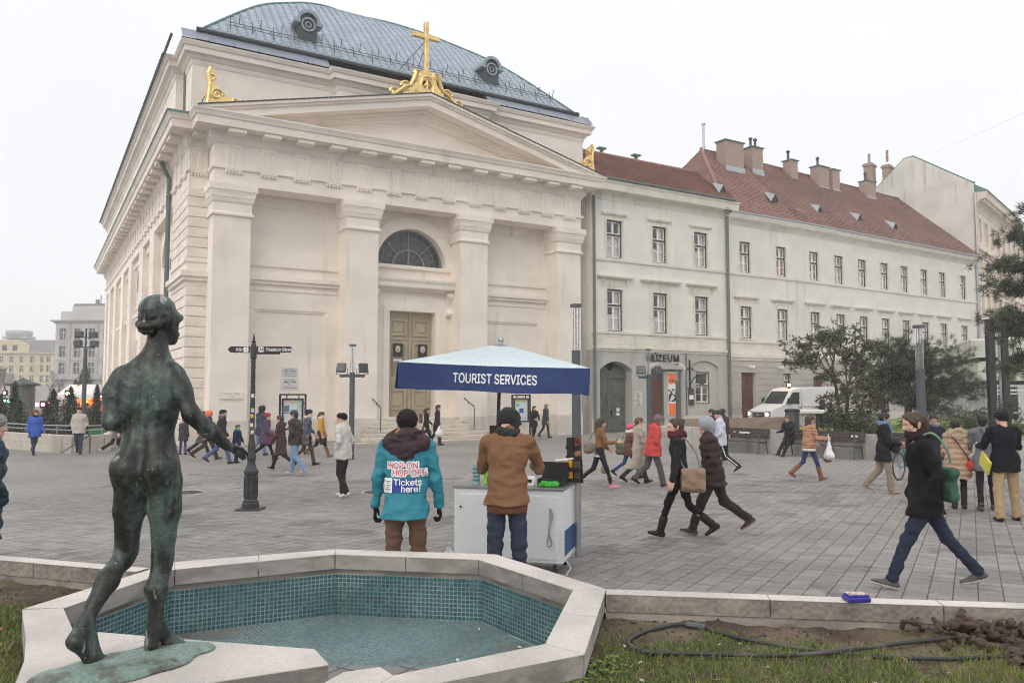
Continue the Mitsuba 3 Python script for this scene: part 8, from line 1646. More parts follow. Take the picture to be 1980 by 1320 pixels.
for y in (-0.98, 0.98):
    vp('side_window', side_plate([(1.30, 1.52), (2.35, 1.50), (2.42, 2.22), (1.88, 2.20)], y), 'm_darkglass')
    vp('door_seam', MB().box(2.47, 2.485, y - 0.008, y + 0.008, 0.55, 2.3).box(4.9, 4.915, y - 0.008, y + 0.008, 0.55, 2.35).box(2.49, 5.9, y - 0.006, y + 0.006, 1.34, 1.36), 'm_grey_metal')
    vp('sill', MB().box(0.3, 5.8, y - 0.02, y + 0.02, 0.42, 0.62), 'm_black')
    vp('door_handle', MB().box(2.28, 2.42, y - 0.03, y + 0.03, 1.28, 1.33), 'm_black')
    w_ = vp('mirror', MB().box(1.35, 1.52, y + math.copysign(0.02, y), y + math.copysign(0.25, y), 1.50, 1.85, 0.03), 'm_black')
    vp('rear_slots', MB().box(4.35, 4.5, y - 0.007, y + 0.007, 1.95, 2.1).box(4.6, 4.65, y - 0.007, y + 0.007, 1.95, 2.1), 'm_black')
vp('windscreen', MB().raw([(1.155, -0.80, 1.53), (1.155, 0.80, 1.53), (1.73, 0.72, 2.26), (1.73, -0.72, 2.26)], [[0, 1, 2, 3]]) .raw([(1.14, -0.80, 1.53), (1.14, 0.80, 1.53), (1.715, 0.72, 2.27), (1.715, -0.72, 2.27)], [[0, 3, 2, 1]]), 'm_darkglass')
vp('grille', MB().box(-0.03, 0.05, -0.5, 0.5, 0.68, 1.02, 0.02), 'm_black')
for i in range(3): vp('grille_bar', MB().box(-0.045, -0.025, -0.48, 0.48, 0.72 + i * 0.1, 0.745 + i * 0.1), 'm_steel')
vp('badge', MB().tube([(-0.06, 0, 0.86), (-0.03, 0, 0.86)], 0.085, 14), 'm_steel'); vp('bumper', MB().box(-0.08, 0.5, -0.97, 0.97, 0.34, 0.58, 0.06), 'm_black')
for y in (-0.78, 0.78):
    k = vp('headlight', MB().box(-0.02, 0.16, y - 0.18, y + 0.18, 0.74, 1.10, 0.05), 'm_steel')
    put(f'{k}__bulb', {**mikit.ply(MB().tube([(-0.035, y, 0.90), (-0.022, y, 0.90)], 0.09, 12).get()), 'to_world': T4(VN.tolist()), 'emitter': {'type': 'area', 'radiance': {'type': 'rgb', 'value': [7, 5.2, 2.6]}}, 'bsdf': {'type': 'ref', 'id': 'm_white'}})
for x in (1.0, 4.75):
    for y in (-0.93, 0.93): k = vp('wheel', MB().tube([(x, y - 0.11, 0.33), (x, y + 0.11, 0.33)], 0.34, 22), 'm_black'); part(k, 'hub', MB().tube([(x, y - 0.13, 0.33), (x, y + 0.13, 0.33)], 0.17, 14), 'm_steel', VN)
k = vp('beacon', MB().tube([(2.05, -0.45, 2.44), (2.05, -0.45, 2.56)], 0.10, 12), 'm_black')
put(f'{k}__lamp', {**mikit.ply(MB().tube([(2.05, -0.45, 2.56), (2.05, -0.45, 2.72)], 0.095, 12).get()), 'to_world': T4(VN.tolist()), 'emitter': {'type': 'area', 'radiance': {'type': 'rgb', 'value': [14, 4.2, 0.9]}}, 'bsdf': {'type': 'ref', 'id': 'm_orange'}})
for ch, x, c in (('G', 5.02, (44, 44, 50)), ('4', 5.30, (44, 44, 50)), ('S', 5.55, (196, 44, 52))):
    tm = meshkit.text_mesh(ch, 0.33, 0.004, bold=True); v = np.array(tm.vertices); v = np.stack([v[:, 0] + x, -0.98 * half(v[:, 1] + 1.72) / 0.98 - 0.012 - v[:, 2], v[:, 1] + 1.72], 1); vp('lettering', (v, np.array(tm.faces)), fabric(c, 0.5))

# bicycles
def bicycle(x, y, rot, label, rgb, s=1.0):
    M = yaw([x, y, float(ground_z(x, y))], rot, s); k = thing('bicycle', label, 'bicycle'); tor = lambda cx: [(cx + 0.33 * math.cos(t), 0, 0.34 + 0.33 * math.sin(t)) for t in np.linspace(0, 2 * np.pi, 33)]
    for cx in (0.0, 1.04):
        w_ = part(k, 'wheel', MB().tube(tor(cx), 0.018, 8, False), 'm_black', M); m = MB(); [m.tube([(cx, 0, 0.34), (cx + 0.32 * math.cos(t), 0, 0.34 + 0.32 * math.sin(t))], 0.004, 4, False) for t in np.linspace(0, 2 * np.pi, 17)[:-1]]; part(w_, 'spokes', m, 'm_steel', M, kind='stuff')
    part(k, 'frame', MB().tube([(0.0, 0, 0.34), (0.42, 0, 0.30), (0.28, 0, 0.80), (0.0, 0, 0.34)], 0.016, 6).tube([(0.42, 0, 0.30), (0.84, 0, 0.76)], 0.02, 6).tube([(0.30, 0, 0.74), (0.84, 0, 0.80)], 0.018, 6).tube([(1.04, 0, 0.34), (0.86, 0, 0.70), (0.82, 0, 0.98)], 0.017, 6), fabric(rgb, 0.4), M)
    part(k, 'saddle', MB().box(0.14, 0.38, -0.06, 0.06, 0.88, 0.93, 0.02).tube([(0.28, 0, 0.78), (0.26, 0, 0.9)], 0.014, 6), 'm_black', M); part(k, 'handlebar', MB().tube([(0.76, -0.28, 1.02), (0.84, -0.14, 1.04), (0.82, 0, 1.0), (0.84, 0.14, 1.04), (0.76, 0.28, 1.02)], 0.014, 6), 'm_black', M)
bicycle(5.15, 33.5, 62, 'black bicycle leaning near the lamp column, seen behind the red jacket', (40, 40, 44)); bicycle(9.6, 19.6, 40, 'teal bicycle behind the tan quilted coat', (50, 130, 130))

# ---- pavilion at the right edge
pav = thing('pavilion', 'low modern pavilion with two pale fascia bands and tall gridded windows', 'pavilion'); PO = np.array([22.95, 38.0, 0.85]); pa = math.radians(21.9)
PL_ = np.eye(4); PL_[:3, 0] = [math.sin(pa), math.cos(pa), 0]; PL_[:3, 1] = [math.cos(pa), -math.sin(pa), 0]; PL_[:3, 3] = PO   # left wing runs away; y to the right = into it
PR_ = np.eye(4); PR_[:3, 0] = [math.cos(pa), -math.sin(pa), 0]; PR_[:3, 1] = [math.sin(pa), math.cos(pa), 0]; PR_[:3, 3] = PO + np.array([0.35, -0.25, 0])
mat('m_fascia', stained([0.62, 0.62, 0.58], 0.08, 0.25, 1.5), 0.7)
for M, L_, nb in ((PL_, 17.0, 12), (PR_, 9.0, 5)):
    part(pav, 'fascia', MB().box(0, L_, -0.55, 6, 3.28, 4.12).box(0.0, L_, -0.3, 6, 2.15, 3.10), 'm_fascia', M); part(pav, 'soffit', MB().box(0, L_, -0.25, 6, 3.10, 3.28).box(0, L_, -0.05, 6, 1.98, 2.15), 'm_black', M)
    part(pav, 'coping', MB().box(0, L_, -0.6, 6, 4.12, 4.2), 'm_white', M); part(pav, 'louvre', MB().box(0.0, L_, -0.02, 0.1, 1.86, 1.92).box(0.0, L_, -0.02, 0.1, 1.66, 1.74), 'm_white', M)
    part(pav, 'base_wall', MB().box(0, L_, 0.0, 6, -0.9, 0.25), 'm_fascia' if M is PR_ else 'm_panel', M)
    for i in range(nb):
        w_ = L_ / nb; k = part(pav, 'window', MB().poly(rect(i * w_, (i + 1) * w_, 0.25, 1.98).difference(shapely.union_all([rect(i * w_ + 0.05 + q * (w_ - 0.1) / 2, i * w_ + 0.03 + (q + 1) * (w_ - 0.1) / 2, a, b) for q in (0, 1) for a, b in ((0.31, 0.6), (0.66, 1.5), (1.56, 1.92))])), 0.02, 0.10), 'm_white', M); part(k, 'pane', MB().box(i * w_, (i + 1) * w_, 0.10, 0.12, 0.25, 1.98), 'm_darkglass', M)
ch_ = MB(); a, b = PL_[:3, 3], PR_[:3, 3]
for z0, z1, o in ((3.28, 4.12, 0.5), (2.15, 3.10, 0.28)):
    na = PL_[:3, 1] * -o; nb_ = PR_[:3, 1] * -o; ch_.raw([a + na + [0, 0, z0], b + nb_ + [0, 0, z0], b + nb_ + [0, 0, z1], a + na + [0, 0, z1]], [[0, 1, 2, 3]])
part(pav, 'corner_fascia', ch_, 'm_fascia')
part(pav, 'blind', MB().box(0.9, 2.6, -0.02, 0.01, 0.35, 1.9), fabric((196, 204, 210), 0.6), PR_)
for i, x in enumerate((18.34, 18.84)):
    k = thing('black_pylon', ('left' if i == 0 else 'right') + ' one of two tall black square pylons before the pavilion', 'pylon'); part(k, 'shaft', MB().box(x - 0.13, x + 0.13, 29.87, 30.13, 0.2, 5.2, 0.02), 'm_iron'); part(k, 'cap', MB().box(x - 0.14, x + 0.14, 29.86, 30.14, 5.2, 5.25), 'm_iron')
k = thing('slim_lamp', 'slim pale pole with a small white head between the black pylons', 'street lamp'); part(k, 'pole', MB().tube([(18.3, 29.4, 0.2), (18.3, 29.4, 4.6)], 0.045, 8), 'm_steel'); part(k, 'head', MB().box(18.22, 18.38, 29.32, 29.48, 4.5, 4.7, 0.03), 'm_white')
k = thing('overhead_wire', 'thin overhead cable crossing the sky above the tall house', 'cable'); part(k, None, MB().tube(curve([(41.0, 75.0, 25.6), (36.5, 60.5, 22.6), (32, 46, 19.75)], 20), 0.008, 5), 'm_steel')
k = thing('street_wire', 'thin slack cable between the tall house and the pines', 'cable'); part(k, None, MB().tube(curve([(32.0, 62.0, 10.6), (35, 56, 10.3), (38, 50, 10.4)], 20), 0.012, 5), 'm_white')
# iron covers let into the paving
for lbl, x, y, r in (('round iron cover in the paving left of the signpost', -6.9, 16.8, 0.32), ('round iron cover in the paving right of the white jacket', -2.85, 16.9, 0.32), ('round iron cover close behind the right kerb wall', 1.72, 5.72, 0.30)):
    k = thing('manhole_cover', lbl, 'manhole cover'); z = float(ground_z(x, y)) + 0.002; part(k, 'ring', MB().lathe([(r + 0.05, z - 0.02), (r + 0.05, z + 0.008), (r + 0.005, z + 0.008), (r + 0.005, z - 0.01)], 32, (x, y, 0)), 'm_old_concrete'); part(k, 'lid', MB().lathe([(r, z - 0.01), (r, z + 0.006), (0, z + 0.006)], 32, (x, y, 0)), 'm_iron')
    m = MB(); [m.box(x + a - 0.012, x + a + 0.012, y - math.sqrt(r * r - a * a) * 0.85, y + math.sqrt(r * r - a * a) * 0.85, z + 0.004, z + 0.011) for a in np.arange(-r + 0.06, r - 0.05, 0.06)]; part(k, 'rib', m, 'm_iron', kind='stuff')
# ================================================================== VEGETATION
mat('m_bark', proc(lambda p, n, uv: mix([0.075, 0.055, 0.045], [0.15, 0.12, 0.10], fbm(p.x * 20, p.y * 20, p.z * 5, 3))), 0.9)
def leafmat(name, c, c2):
    c, c2 = list(c), list(c2)
    return mat(name, proc(lambda p, n, uv, c=c, c2=c2: mix(c, c2, noise(p.x * 7, p.y * 7, p.z * 7)) * (0.7 + 0.6 * noise(p.x * 31, p.y * 31, p.z * 31))), 0.5)
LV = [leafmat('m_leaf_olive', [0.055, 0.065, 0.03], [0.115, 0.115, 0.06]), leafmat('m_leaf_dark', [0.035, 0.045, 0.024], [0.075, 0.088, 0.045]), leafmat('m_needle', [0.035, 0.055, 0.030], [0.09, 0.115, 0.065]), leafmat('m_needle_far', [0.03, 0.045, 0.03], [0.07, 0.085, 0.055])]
def leaves(C, A, size, droop=0.3, fat=0.36):
    """many small folded leaves: centres C, axis directions A"""
    n = len(C); A = A / (np.linalg.norm(A, axis=1, keepdims=True) + 1e-9); B = np.cross(A, RNG.normal(0, 1, (n, 3))); B /= np.linalg.norm(B, axis=1, keepdims=True) + 1e-9; s = size * RNG.uniform(0.7, 1.25, n)[:, None]; N_ = np.cross(A, B)
    P = [C - A * s * 0.5, C + B * s * fat * 0.5 + N_ * s * 0.06, C + A * s * 0.5 - [0, 0, droop] * s * 0.4, C - B * s * fat * 0.5 + N_ * s * 0.06, C - N_ * s * 0.02]
    V = np.stack(P, 1).reshape(-1, 3); o = (np.arange(n) * 5)[:, None]; return V, np.concatenate([o + [0, 1, 4], o + [1, 2, 4], o + [2, 3, 4], o + [3, 0, 4]])
def limb(m, a, b, r0, r1, wob=0.12, n=6): P = np.linspace(a, b, n); P[1:-1] += RNG.normal(0, wob, (n - 2, 3)) * np.linalg.norm(np.subtract(b, a)) * 0.35; m.tube(P, np.linspace(r0, r1, n), 7); return P
# the gnarled broad-leaved shrub: bare forked stems, leaf rosettes at the ends
sh = thing('gnarled_shrub', 'gnarled evergreen shrub with bare forked stems and leaf rosettes behind the middle bench', 'shrub'); bx0 = np.array([12.15, 28.9, 0.95]); tr = MB(); C, A = [], []
tips = [(10.25, 28.6, 3.55), (10.7, 28.4, 4.1), (11.2, 28.6, 4.5), (11.7, 28.5, 4.68), (12.1, 28.8, 4.72), (12.6, 28.7, 4.5), (13.0, 28.6, 4.2), (10.9, 28.9, 3.75), (11.9, 29.3, 4.4), (12.5, 29.3, 3.7), (13.1, 29.0, 3.5), (11.5, 28.2, 3.0), (12.9, 28.4, 2.8), (11.35, 28.3, 2.1), (12.0, 28.1, 2.5), (12.7, 28.3, 2.0), (13.2, 28.7, 2.3), (11.6, 28.4, 1.6), (12.5, 28.2, 1.4)]
hub1, hub2 = bx0 + [-0.35, -0.1, 2.1], bx0 + [0.2, 0.1, 1.6]; limb(tr, bx0, hub1, 0.09, 0.05, 0.05); limb(tr, bx0 + [0.25, 0, 0], hub2, 0.10, 0.05, 0.08); limb(tr, bx0 + [-0.2, 0.1, 0], bx0 + [-0.6, -0.3, 1.3], 0.05, 0.03); limb(tr, bx0 + [0.4, 0, 0], bx0 + [0.9, -0.2, 1.5], 0.05, 0.03)
for t in tips:
    t = np.array(t); h_ = hub1 if (t[0] < 12.2 and t[2] > 2.7) else (hub2 if t[2] > 2.2 else bx0 + [RNG.uniform(-0.3, 0.4), 0, 0.4]); P = limb(tr, h_, t, 0.036, 0.012, 0.12)
    subs = [t] + [P[-2] + (t - P[-2]) * q + RNG.normal(0, 0.25, 3) * [1, 1, 0.95] for q in RNG.uniform(-0.2, 1.35, 13)]
    for q in subs:
        if RNG.random() < 0.8: tr.tube([P[-2], q], [0.012, 0.006], 4)
        for _ in range(int(RNG.integers(14, 28))): d = RNG.normal(0, 1, 3); d[2] = d[2] * 0.7 - 0.1; d /= np.linalg.norm(d); C.append(q + d * RNG.uniform(0.04, 0.20)); A.append(d)
for _ in range(700): q = bx0 + RNG.normal(0, 1, 3) * [0.7, 0.4, 0.22] + [0.2, -0.2, 0.3]; C.append(q); A.append(RNG.normal(0, 1, 3))
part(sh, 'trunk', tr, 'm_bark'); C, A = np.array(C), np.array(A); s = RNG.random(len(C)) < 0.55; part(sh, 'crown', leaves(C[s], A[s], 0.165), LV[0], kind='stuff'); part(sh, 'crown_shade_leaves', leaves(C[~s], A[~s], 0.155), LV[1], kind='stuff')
# pines: tufts of needles along bent branches
def tufts(m, q, n, L_, dirn):
    d = RNG.normal(0, 1, (n, 3)) + np.array(dirn) * 0.9; d /= np.linalg.norm(d, axis=1, keepdims=True); s = np.cross(d, RNG.normal(0, 1, (n, 3))); s /= np.linalg.norm(s, axis=1, keepdims=True); w_ = 0.0115; b = q + RNG.normal(0, 0.045, (n, 3)); L_ = L_ * RNG.uniform(0.7, 1.2, (n, 1))
    V = np.stack([b - s * w_, b + s * w_, b + d * L_], 1).reshape(-1, 3); m.raw(V, np.arange(3 * n).reshape(-1, 3))
def pine(label, base, boughs, L_, ntuft, nn, spread, trunk_r=0.12, trunk=True, name='pine_tree'):
    k = thing(name, label, 'tree'); tr, cr = MB(), [MB(), MB()]
    top = np.array(boughs[0][1]); 
    if trunk: limb(tr, base, [base[0] + 0.1, base[1], top[2] - 0.4], trunk_r, trunk_r * 0.45, 0.05)
    for a, b in boughs:
        a, b = np.array(a, float), np.array(b, float); P = limb(tr, a, b, 0.05, 0.016, 0.06)
        for _ in range(ntuft):
            t = RNG.uniform(0.15, 1.05); c = a + (b - a) * t; q = c + RNG.normal(0, 1, 3) * spread * (0.35 + 0.65 * t) * [1, 1, 0.62]; 
            if RNG.random() < 0.7: tr.tube([c, q], [0.014, 0.006], 4)
            tufts(cr[int(RNG.random() < 0.4)], q, nn, L_, (b - a) / np.linalg.norm(b - a) + [0, 0, 0.4])
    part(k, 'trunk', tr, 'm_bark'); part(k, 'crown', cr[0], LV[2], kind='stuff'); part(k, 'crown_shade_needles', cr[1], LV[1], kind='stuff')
b0 = np.array([16.3, 32.2, 0.95])
pine('spreading dark pine with crooked boughs behind the streaked lamp column', b0, [((16.3, 32.2, 3.2), (15.9, 32, 4.6)), ((16.3, 32.2, 3.3), (14.6, 31.6, 4.35)), ((16.3, 32.2, 2.9), (13.7, 31.4, 3.55)), ((16.3, 32.2, 2.6), (14.3, 31.6, 2.8)), ((16.3, 32.2, 3.2), (17.3, 32.2, 4.4)), ((16.3, 32.2, 3.0), (18.4, 32.2, 3.95)), ((16.3, 32.2, 2.6), (18.2, 31.8, 3.1)), ((16.3, 32.2, 2.4), (17.6, 31.4, 2.45)), ((16.3, 32.2, 2.3), (15.4, 31.2, 2.3)), ((16.3, 32.2, 3.1), (16.6, 31.4, 3.9)), ((16.3, 32.2, 2.9), (15.2, 31.2, 3.6)), ((16.3, 32.2, 2.6), (18.9, 32, 2.6)), ((16.3, 32.2, 2.2), (16.9, 31.2, 1.9))], 0.24, 105, 22, 0.40, 0.16)
pine('close pine whose dark needled boughs hang into the right edge', np.array([17.6, 24.0, 0.6]), [((17.5, 24, 6.8), (15.5, 24, 7.3)), ((17.5, 24, 6.3), (15.05, 24, 6.35)), ((17.5, 24, 5.6), (14.85, 23.9, 5.75)), ((17.5, 24, 5.9), (15.6, 24.1, 5.6)), ((17.5, 24, 5.0), (14.95, 24, 4.75)), ((17.5, 24, 4.8), (15.3, 24, 4.5)), ((17.5, 24, 4.6), (15.1, 23.8, 4.2)), ((17.5, 24, 3.9), (15.2, 24, 3.15)), ((17.5, 24, 3.8), (15.5, 24.1, 3.5)), ((17.5, 24, 7.4), (16.2, 24, 8.1))], 0.21, 120, 26, 0.27, 0.2)
# hedge and bushes before the pavilion
def bush(label, c, r, n, m, name='bush', size=0.1):
    k = thing(name, label, 'bush'); d = RNG.normal(0, 1, (n, 3)); d[:, 2] = np.abs(d[:, 2]); d /= np.linalg.norm(d, axis=1, keepdims=True); q = np.array(c) + d * np.array(r) * (RNG.uniform(0.35, 1.0, (n, 1)) ** 0.5) * (0.8 + 0.4 * meshkit.noise(d * 3 + c[0])[:, None])
    part(k, 'foliage', leaves(q, d + RNG.normal(0, 0.6, (n, 3)), size), LV[m], kind='stuff'); tr = MB(); [tr.tube([np.array(c) + [0, 0, -0.05], np.array(c) + dd * np.array(r) * 0.7], [0.03, 0.01], 5) for dd in d[:6]]; part(k, 'stem', tr, 'm_bark')
bush('wide low dark bush under the left pavilion windows', (18.2, 33.4, 0.95), (1.9, 0.9, 1.0), 3200, 1); bush('rounded olive bush at the pavilion corner', (19.3, 32.2, 0.95), (0.9, 0.8, 0.95), 1600, 0); bush('dark upright bush in front of the black pylons', (18.0, 28.6, 0.95), (0.6, 0.6, 1.3), 1300, 1); bush('bush at the right edge below the hanging pine boughs', (18.4, 27.3, 0.95), (0.7, 0.6, 1.25), 1300, 0)
bush('low evergreen clump in the planter at the foot of the gnarled shrub', (12.9, 28.4, 0.95), (0.8, 0.5, 0.5), 1000, 0, size=0.12)
# small spruces of the winter market, left
def spruce(label, x, y, h, r, m=3, snow=0, dens=1.0):
    k = thing('spruce_tree', label, 'tree', 'spruces of the winter market'); z = float(ground_z(x, y)); part(k, 'trunk', MB().tube([(x, y, z), (x, y, z + h * 0.96)], [0.06, 0.01], 7), 'm_bark'); C, A = [], []; n = int(h * 15)
    for i in range(n):
        t = (i + 0.5) / n; zz_ = z + 0.25 + (h - 0.25) * t; R = r * (1 - t) ** 0.85 + 0.03
        for j in range(int((14 + 14 * (1 - t)) * dens)):
            a = RNG.uniform(0, 6.283); q = RNG.uniform(0.25, 1.0); d = np.array([math.cos(a), math.sin(a), -0.25 + 0.5 * t])
            for s in np.linspace(q * 0.5, q, 3): C.append(np.array([x, y, zz_]) + d * R * s * RNG.uniform(0.8, 1.15) + [0, 0, RNG.normal(0, 0.04)]); A.append(d + RNG.normal(0, 0.45, 3))
    part(k, 'crown', leaves(np.array(C), np.array(A), 0.24 * (0.6 + 0.2 * r), 0.5, 0.2), LV[m], kind='stuff')
spruce('tall thin spruce at the left of the market spruces', -26.6, 42.0, 2.9, 0.75); spruce('broad spruce directly behind the blue anorak', -24.8, 42.5, 2.5, 1.0); spruce('spruce left of the lamp mast with the densest crown', -23.6, 42.0, 2.6, 1.0); spruce('slender spruce close to the lamp mast', -22.4, 42.4, 2.75, 0.7); spruce('low spruce at the end of the market row', -25.8, 41.2, 1.9, 0.9); spruce('low dark spruce behind the stone parapet', -24.0, 40.6, 1.8, 1.0); spruce('low spruce behind the stout person', -21.4, 40.4, 1.7, 0.9)
spruce('large grey green spruce in front of the far grey building', -49.0, 90.0, 5.4, 2.3, 3, dens=1.8); spruce('smaller spruce beside the large one at the far grey building', -51.2, 92.0, 3.8, 1.5, 3, dens=1.4)
spruce('leaning spruce at the left frame edge', -28.3, 43.5, 2.2, 0.8)

# ================================================================== FAR SIDE: PARAPET, MARKET, HOUSES
parp = thing('stone_parapet', 'curved pale stone parapet of the underpass with a double rail', 'parapet'); path = curve([(-24.5, 35.2, 0), (-21.4, 33.0, 0), (-18.6, 31.0, 0), (-16.9, 29.9, 0), (-16.3, 29.7, 0), (-15.9, 30.1, 0), (-16.0, 31.2, 0), (-16.8, 33.5, 0)], 27)
mat('m_parapet', stained([0.52, 0.48, 0.42], 0.14, 0.35, 1.6), 0.85)
for a, b in zip(path[:-1], path[1:]):
    d = (b - a)[:2] / np.linalg.norm((b - a)[:2]); M = np.eye(4); M[:2, 0] = d; M[:2, 1] = [-d[1], d[0]]; M[:3, 3] = [a[0], a[1], float(ground_z(*a[:2])) - 0.05]; L_ = np.linalg.norm((b - a)[:2])
    for z0, z1 in ((0.0, 0.38), (0.385, 0.72)): part(parp, 'stone', MB().box(0.004, L_ - 0.002, -0.12, 0.12, z0, z1, 0.01), 'm_parapet', M)
rz_ = lambda o: np.column_stack([path[:, :2], ground_z(path[:, 0], path[:, 1]) + o])
part(parp, 'rail', MB().tube(rz_(1.02), 0.025, 8), 'm_steel'); part(parp, 'rail', MB().tube(rz_(0.86), 0.02, 8), 'm_steel')
for i in range(0, 27, 4): part(parp, 'rail_post', MB().tube([rz_(0.6)[i], rz_(1.02)[i]], 0.02, 6), 'm_steel')
part(parp, 'handrail', MB().tube([(-16.6, 29.0, float(ground_z(0, 29)) + 0.05), (-15.6, 29.3, 0.95)], 0.022, 6), 'm_grey_metal')
k = thing('green_bin', 'green and white market bin behind the stout person', 'bin'); part(k, 'body', MB().box(-17.0, -16.5, 31.6, 32.1, 0.1, 1.0, 0.03), fabric((46, 118, 70), 0.5)); part(k, 'panel', MB().box(-16.9, -16.6, 31.585, 31.6, 0.3, 0.7), 'm_white')
# market stalls
def glow(key, mesh, rgb): put(key, {**mikit.ply(mesh.get() if isinstance(mesh, MB) else mesh), 'emitter': {'type': 'area', 'radiance': {'type': 'rgb', 'value': list(rgb)}}, 'bsdf': {'type': 'ref', 'id': 'm_white'}})
def stall(x, y, label, w_=4.0, lit=True):
    k = thing('market_stall', label, 'market stall'); z = float(ground_z(x, y)); part(k, 'roof', MB().raw([(x - w_ / 2, y - 1.3, z + 2.2), (x + w_ / 2, y - 1.3, z + 2.2), (x + w_ / 2, y + 1.3, z + 2.2), (x - w_ / 2, y + 1.3, z + 2.2), (x - w_ / 4, y, z + 3.0), (x + w_ / 4, y, z + 3.0)], [[0, 1, 5, 4], [2, 3, 4, 5]]).raw([(x - w_ / 2, y - 1.3, z + 2.2), (x - w_ / 4, y, z + 3.0), (x - w_ / 2, y + 1.3, z + 2.2), (x + w_ / 2, y - 1.3, z + 2.2), (x + w_ / 2, y + 1.3, z + 2.2), (x + w_ / 4, y, z + 3.0)], [[0, 1, 2], [3, 4, 5]]), 'm_white')
    part(k, 'valance', MB().box(x - w_ / 2, x + w_ / 2, y - 1.32, y - 1.30, z + 1.85, z + 2.2), 'm_white'); part(k, 'counter', MB().box(x - w_ / 2 + 0.1, x + w_ / 2 - 0.1, y - 1.2, y - 0.8, z, z + 0.95), 'm_bench_wood'); part(k, 'back', MB().box(x - w_ / 2 + 0.1, x + w_ / 2 - 0.1, y + 1.0, y + 1.1, z, z + 2.2), fabric((190, 120, 70), 0.8))
    for q in (-1, 1): part(k, 'post', MB().box(x + q * (w_ / 2 - 0.08) - 0.05, x + q * (w_ / 2 - 0.08) + 0.05, y - 1.3, y - 1.2, z, z + 2.2), 'm_bench_wood')
    for i in range(9): q = x - w_ / 2 + 0.35 + i * (w_ - 0.7) / 8; part(k, 'goods', MB().box(q - 0.15, q + 0.15, y + 0.9, y + 0.99, z + 1.0 + 0.4 * (i % 2), z + 1.35 + 0.4 * (i % 2)), fabric(((206, 90, 50), (230, 190, 120), (150, 60, 50))[i % 3], 0.7))
    if lit: glow(k + '__lamp_strip', MB().box(x - w_ / 2 + 0.3, x + w_ / 2 - 0.3, y - 0.3, y - 0.2, z + 2.02, z + 2.08), (26, 13, 4.5))
    return k
stall(-33.3, 62.0, 'white roofed market stall glowing orange beside the church corner', 2.9); stall(-35.2, 63.0, 'small white roofed market stall left of the lamp mast', 1.2)
k = thing('heart_sign', 'white gingerbread heart sign above the market stalls', 'sign'); m = MB(); t = np.linspace(0, 2 * np.pi, 40); m.tube([(-32.0 + 0.027 * 16 * math.sin(a) ** 3, 57.0, 1.85 + 0.027 * (13 * math.cos(a) - 5 * math.cos(2 * a) - 2 * math.cos(3 * a) - math.cos(4 * a))) for a in t], 0.07, 8, False); part(k, 'outline', m, 'm_white'); part(k, 'pole', MB().tube([(-32.0, 57.05, 0), (-32.0, 57.05, 1.4)], 0.06, 6), 'm_white')
k = thing('fence_board', 'pale board fence below the heart sign', 'fence'); 
for i in range(12): part(k, 'board', MB().box(-33.6 + i * 0.2, -33.42 + i * 0.2, 56.5, 56.55, 0.05, 1.05), fabric((206, 190, 178), 0.8))
for lbl, x, y, z, c in (('red traffic light row behind the spruces', -27.4, 46, 1.72, (9, 0.5, 0.4)), ('green traffic light left of the spruces', -33.0, 50, 1.85, (0.5, 7, 4)), ('green traffic lights at the left frame edge', -40.0, 62, 1.72, (0.5, 7, 4)), ('amber lamp at the left frame edge', -42.6, 66, 2.35, (9, 4, 0.6)), ('amber lamp above the densest spruce', -25.4, 45, 2.35, (9, 4.4, 1.0))):
    k = thing('signal_lamp', lbl, 'traffic light'); part(k, 'pole', MB().tube([(x, y, 0), (x, y, z)], 0.045, 6), 'm_grey_metal'); part(k, 'housing', MB().box(x - 0.2, x + 0.2, y - 0.08, y + 0.1, z - 0.22, z + 0.22, 0.02), 'm_black')
    m = MB(); n_ = 3 if 'row' in lbl or 'lights' in lbl else 1
    for i in range(n_): m.tube([(x + (i - (n_ - 1) / 2) * 0.34, y - 0.10, z), (x + (i - (n_ - 1) / 2) * 0.34, y - 0.085, z)], 0.115, 10)
    glow(k + '__lens', m, c)
k = thing('advertising_column', 'round advertising column with a dark domed hat far left', 'column'); part(k, 'drum', MB().lathe([(0, 0), (0.9, 0), (0.9, 2.9), (0, 2.9)], 18, (-40.5, 65, 0.03)), 'm_grey_metal'); part(k, 'hat', MB().lathe([(1.25, 2.9), (1.3, 3.05), (0.9, 3.2), (0.3, 3.4), (0, 3.6)], 18, (-40.5, 65, 0.03)), 'm_lead')
# far crowd: people one can still make out between the stalls
for x, y, hd, top, leg, lbl in ((-24.9, 46, 90, (120, 84, 64), (52, 46, 44), 'far person in a brown coat right of the stout person'), (-26.4, 47.5, 70, (90, 76, 70), (50, 46, 46), 'far person in a grey brown coat among the stalls'), (-23.6, 49, -60, (70, 62, 66), (46, 44, 46), 'far person in dark clothes before the glowing stall'), (-25.4, 50, 30, (150, 60, 60), (46, 44, 46), 'far person in a red coat before the glowing stall'), (-28.2, 52, 90, (60, 60, 70), (46, 44, 46), 'far person in dark blue between mast and spruces'), (-24.4, 44.2, 150, (126, 92, 70), (60, 50, 46), 'far person in a long tan coat beside the mast foot'), (-33.5, 52, 60, (60, 56, 62), (46, 44, 46), 'far person in black behind the left spruces'), (-31.8, 54, -80, (96, 60, 58), (46, 44, 46), 'far person in maroon behind the spruces'), (-36, 57, 80, (60, 66, 80), (46, 44, 46), 'far person in navy near the left frame edge')):
    person(dict(at=(x, y), heading=hd, H=1.7, gait=0.6, hem=0.26, bulk=0.03, top_c=top, legs_c=leg, hair='short', hair_c='dark', h=0.032, face=0), lbl)
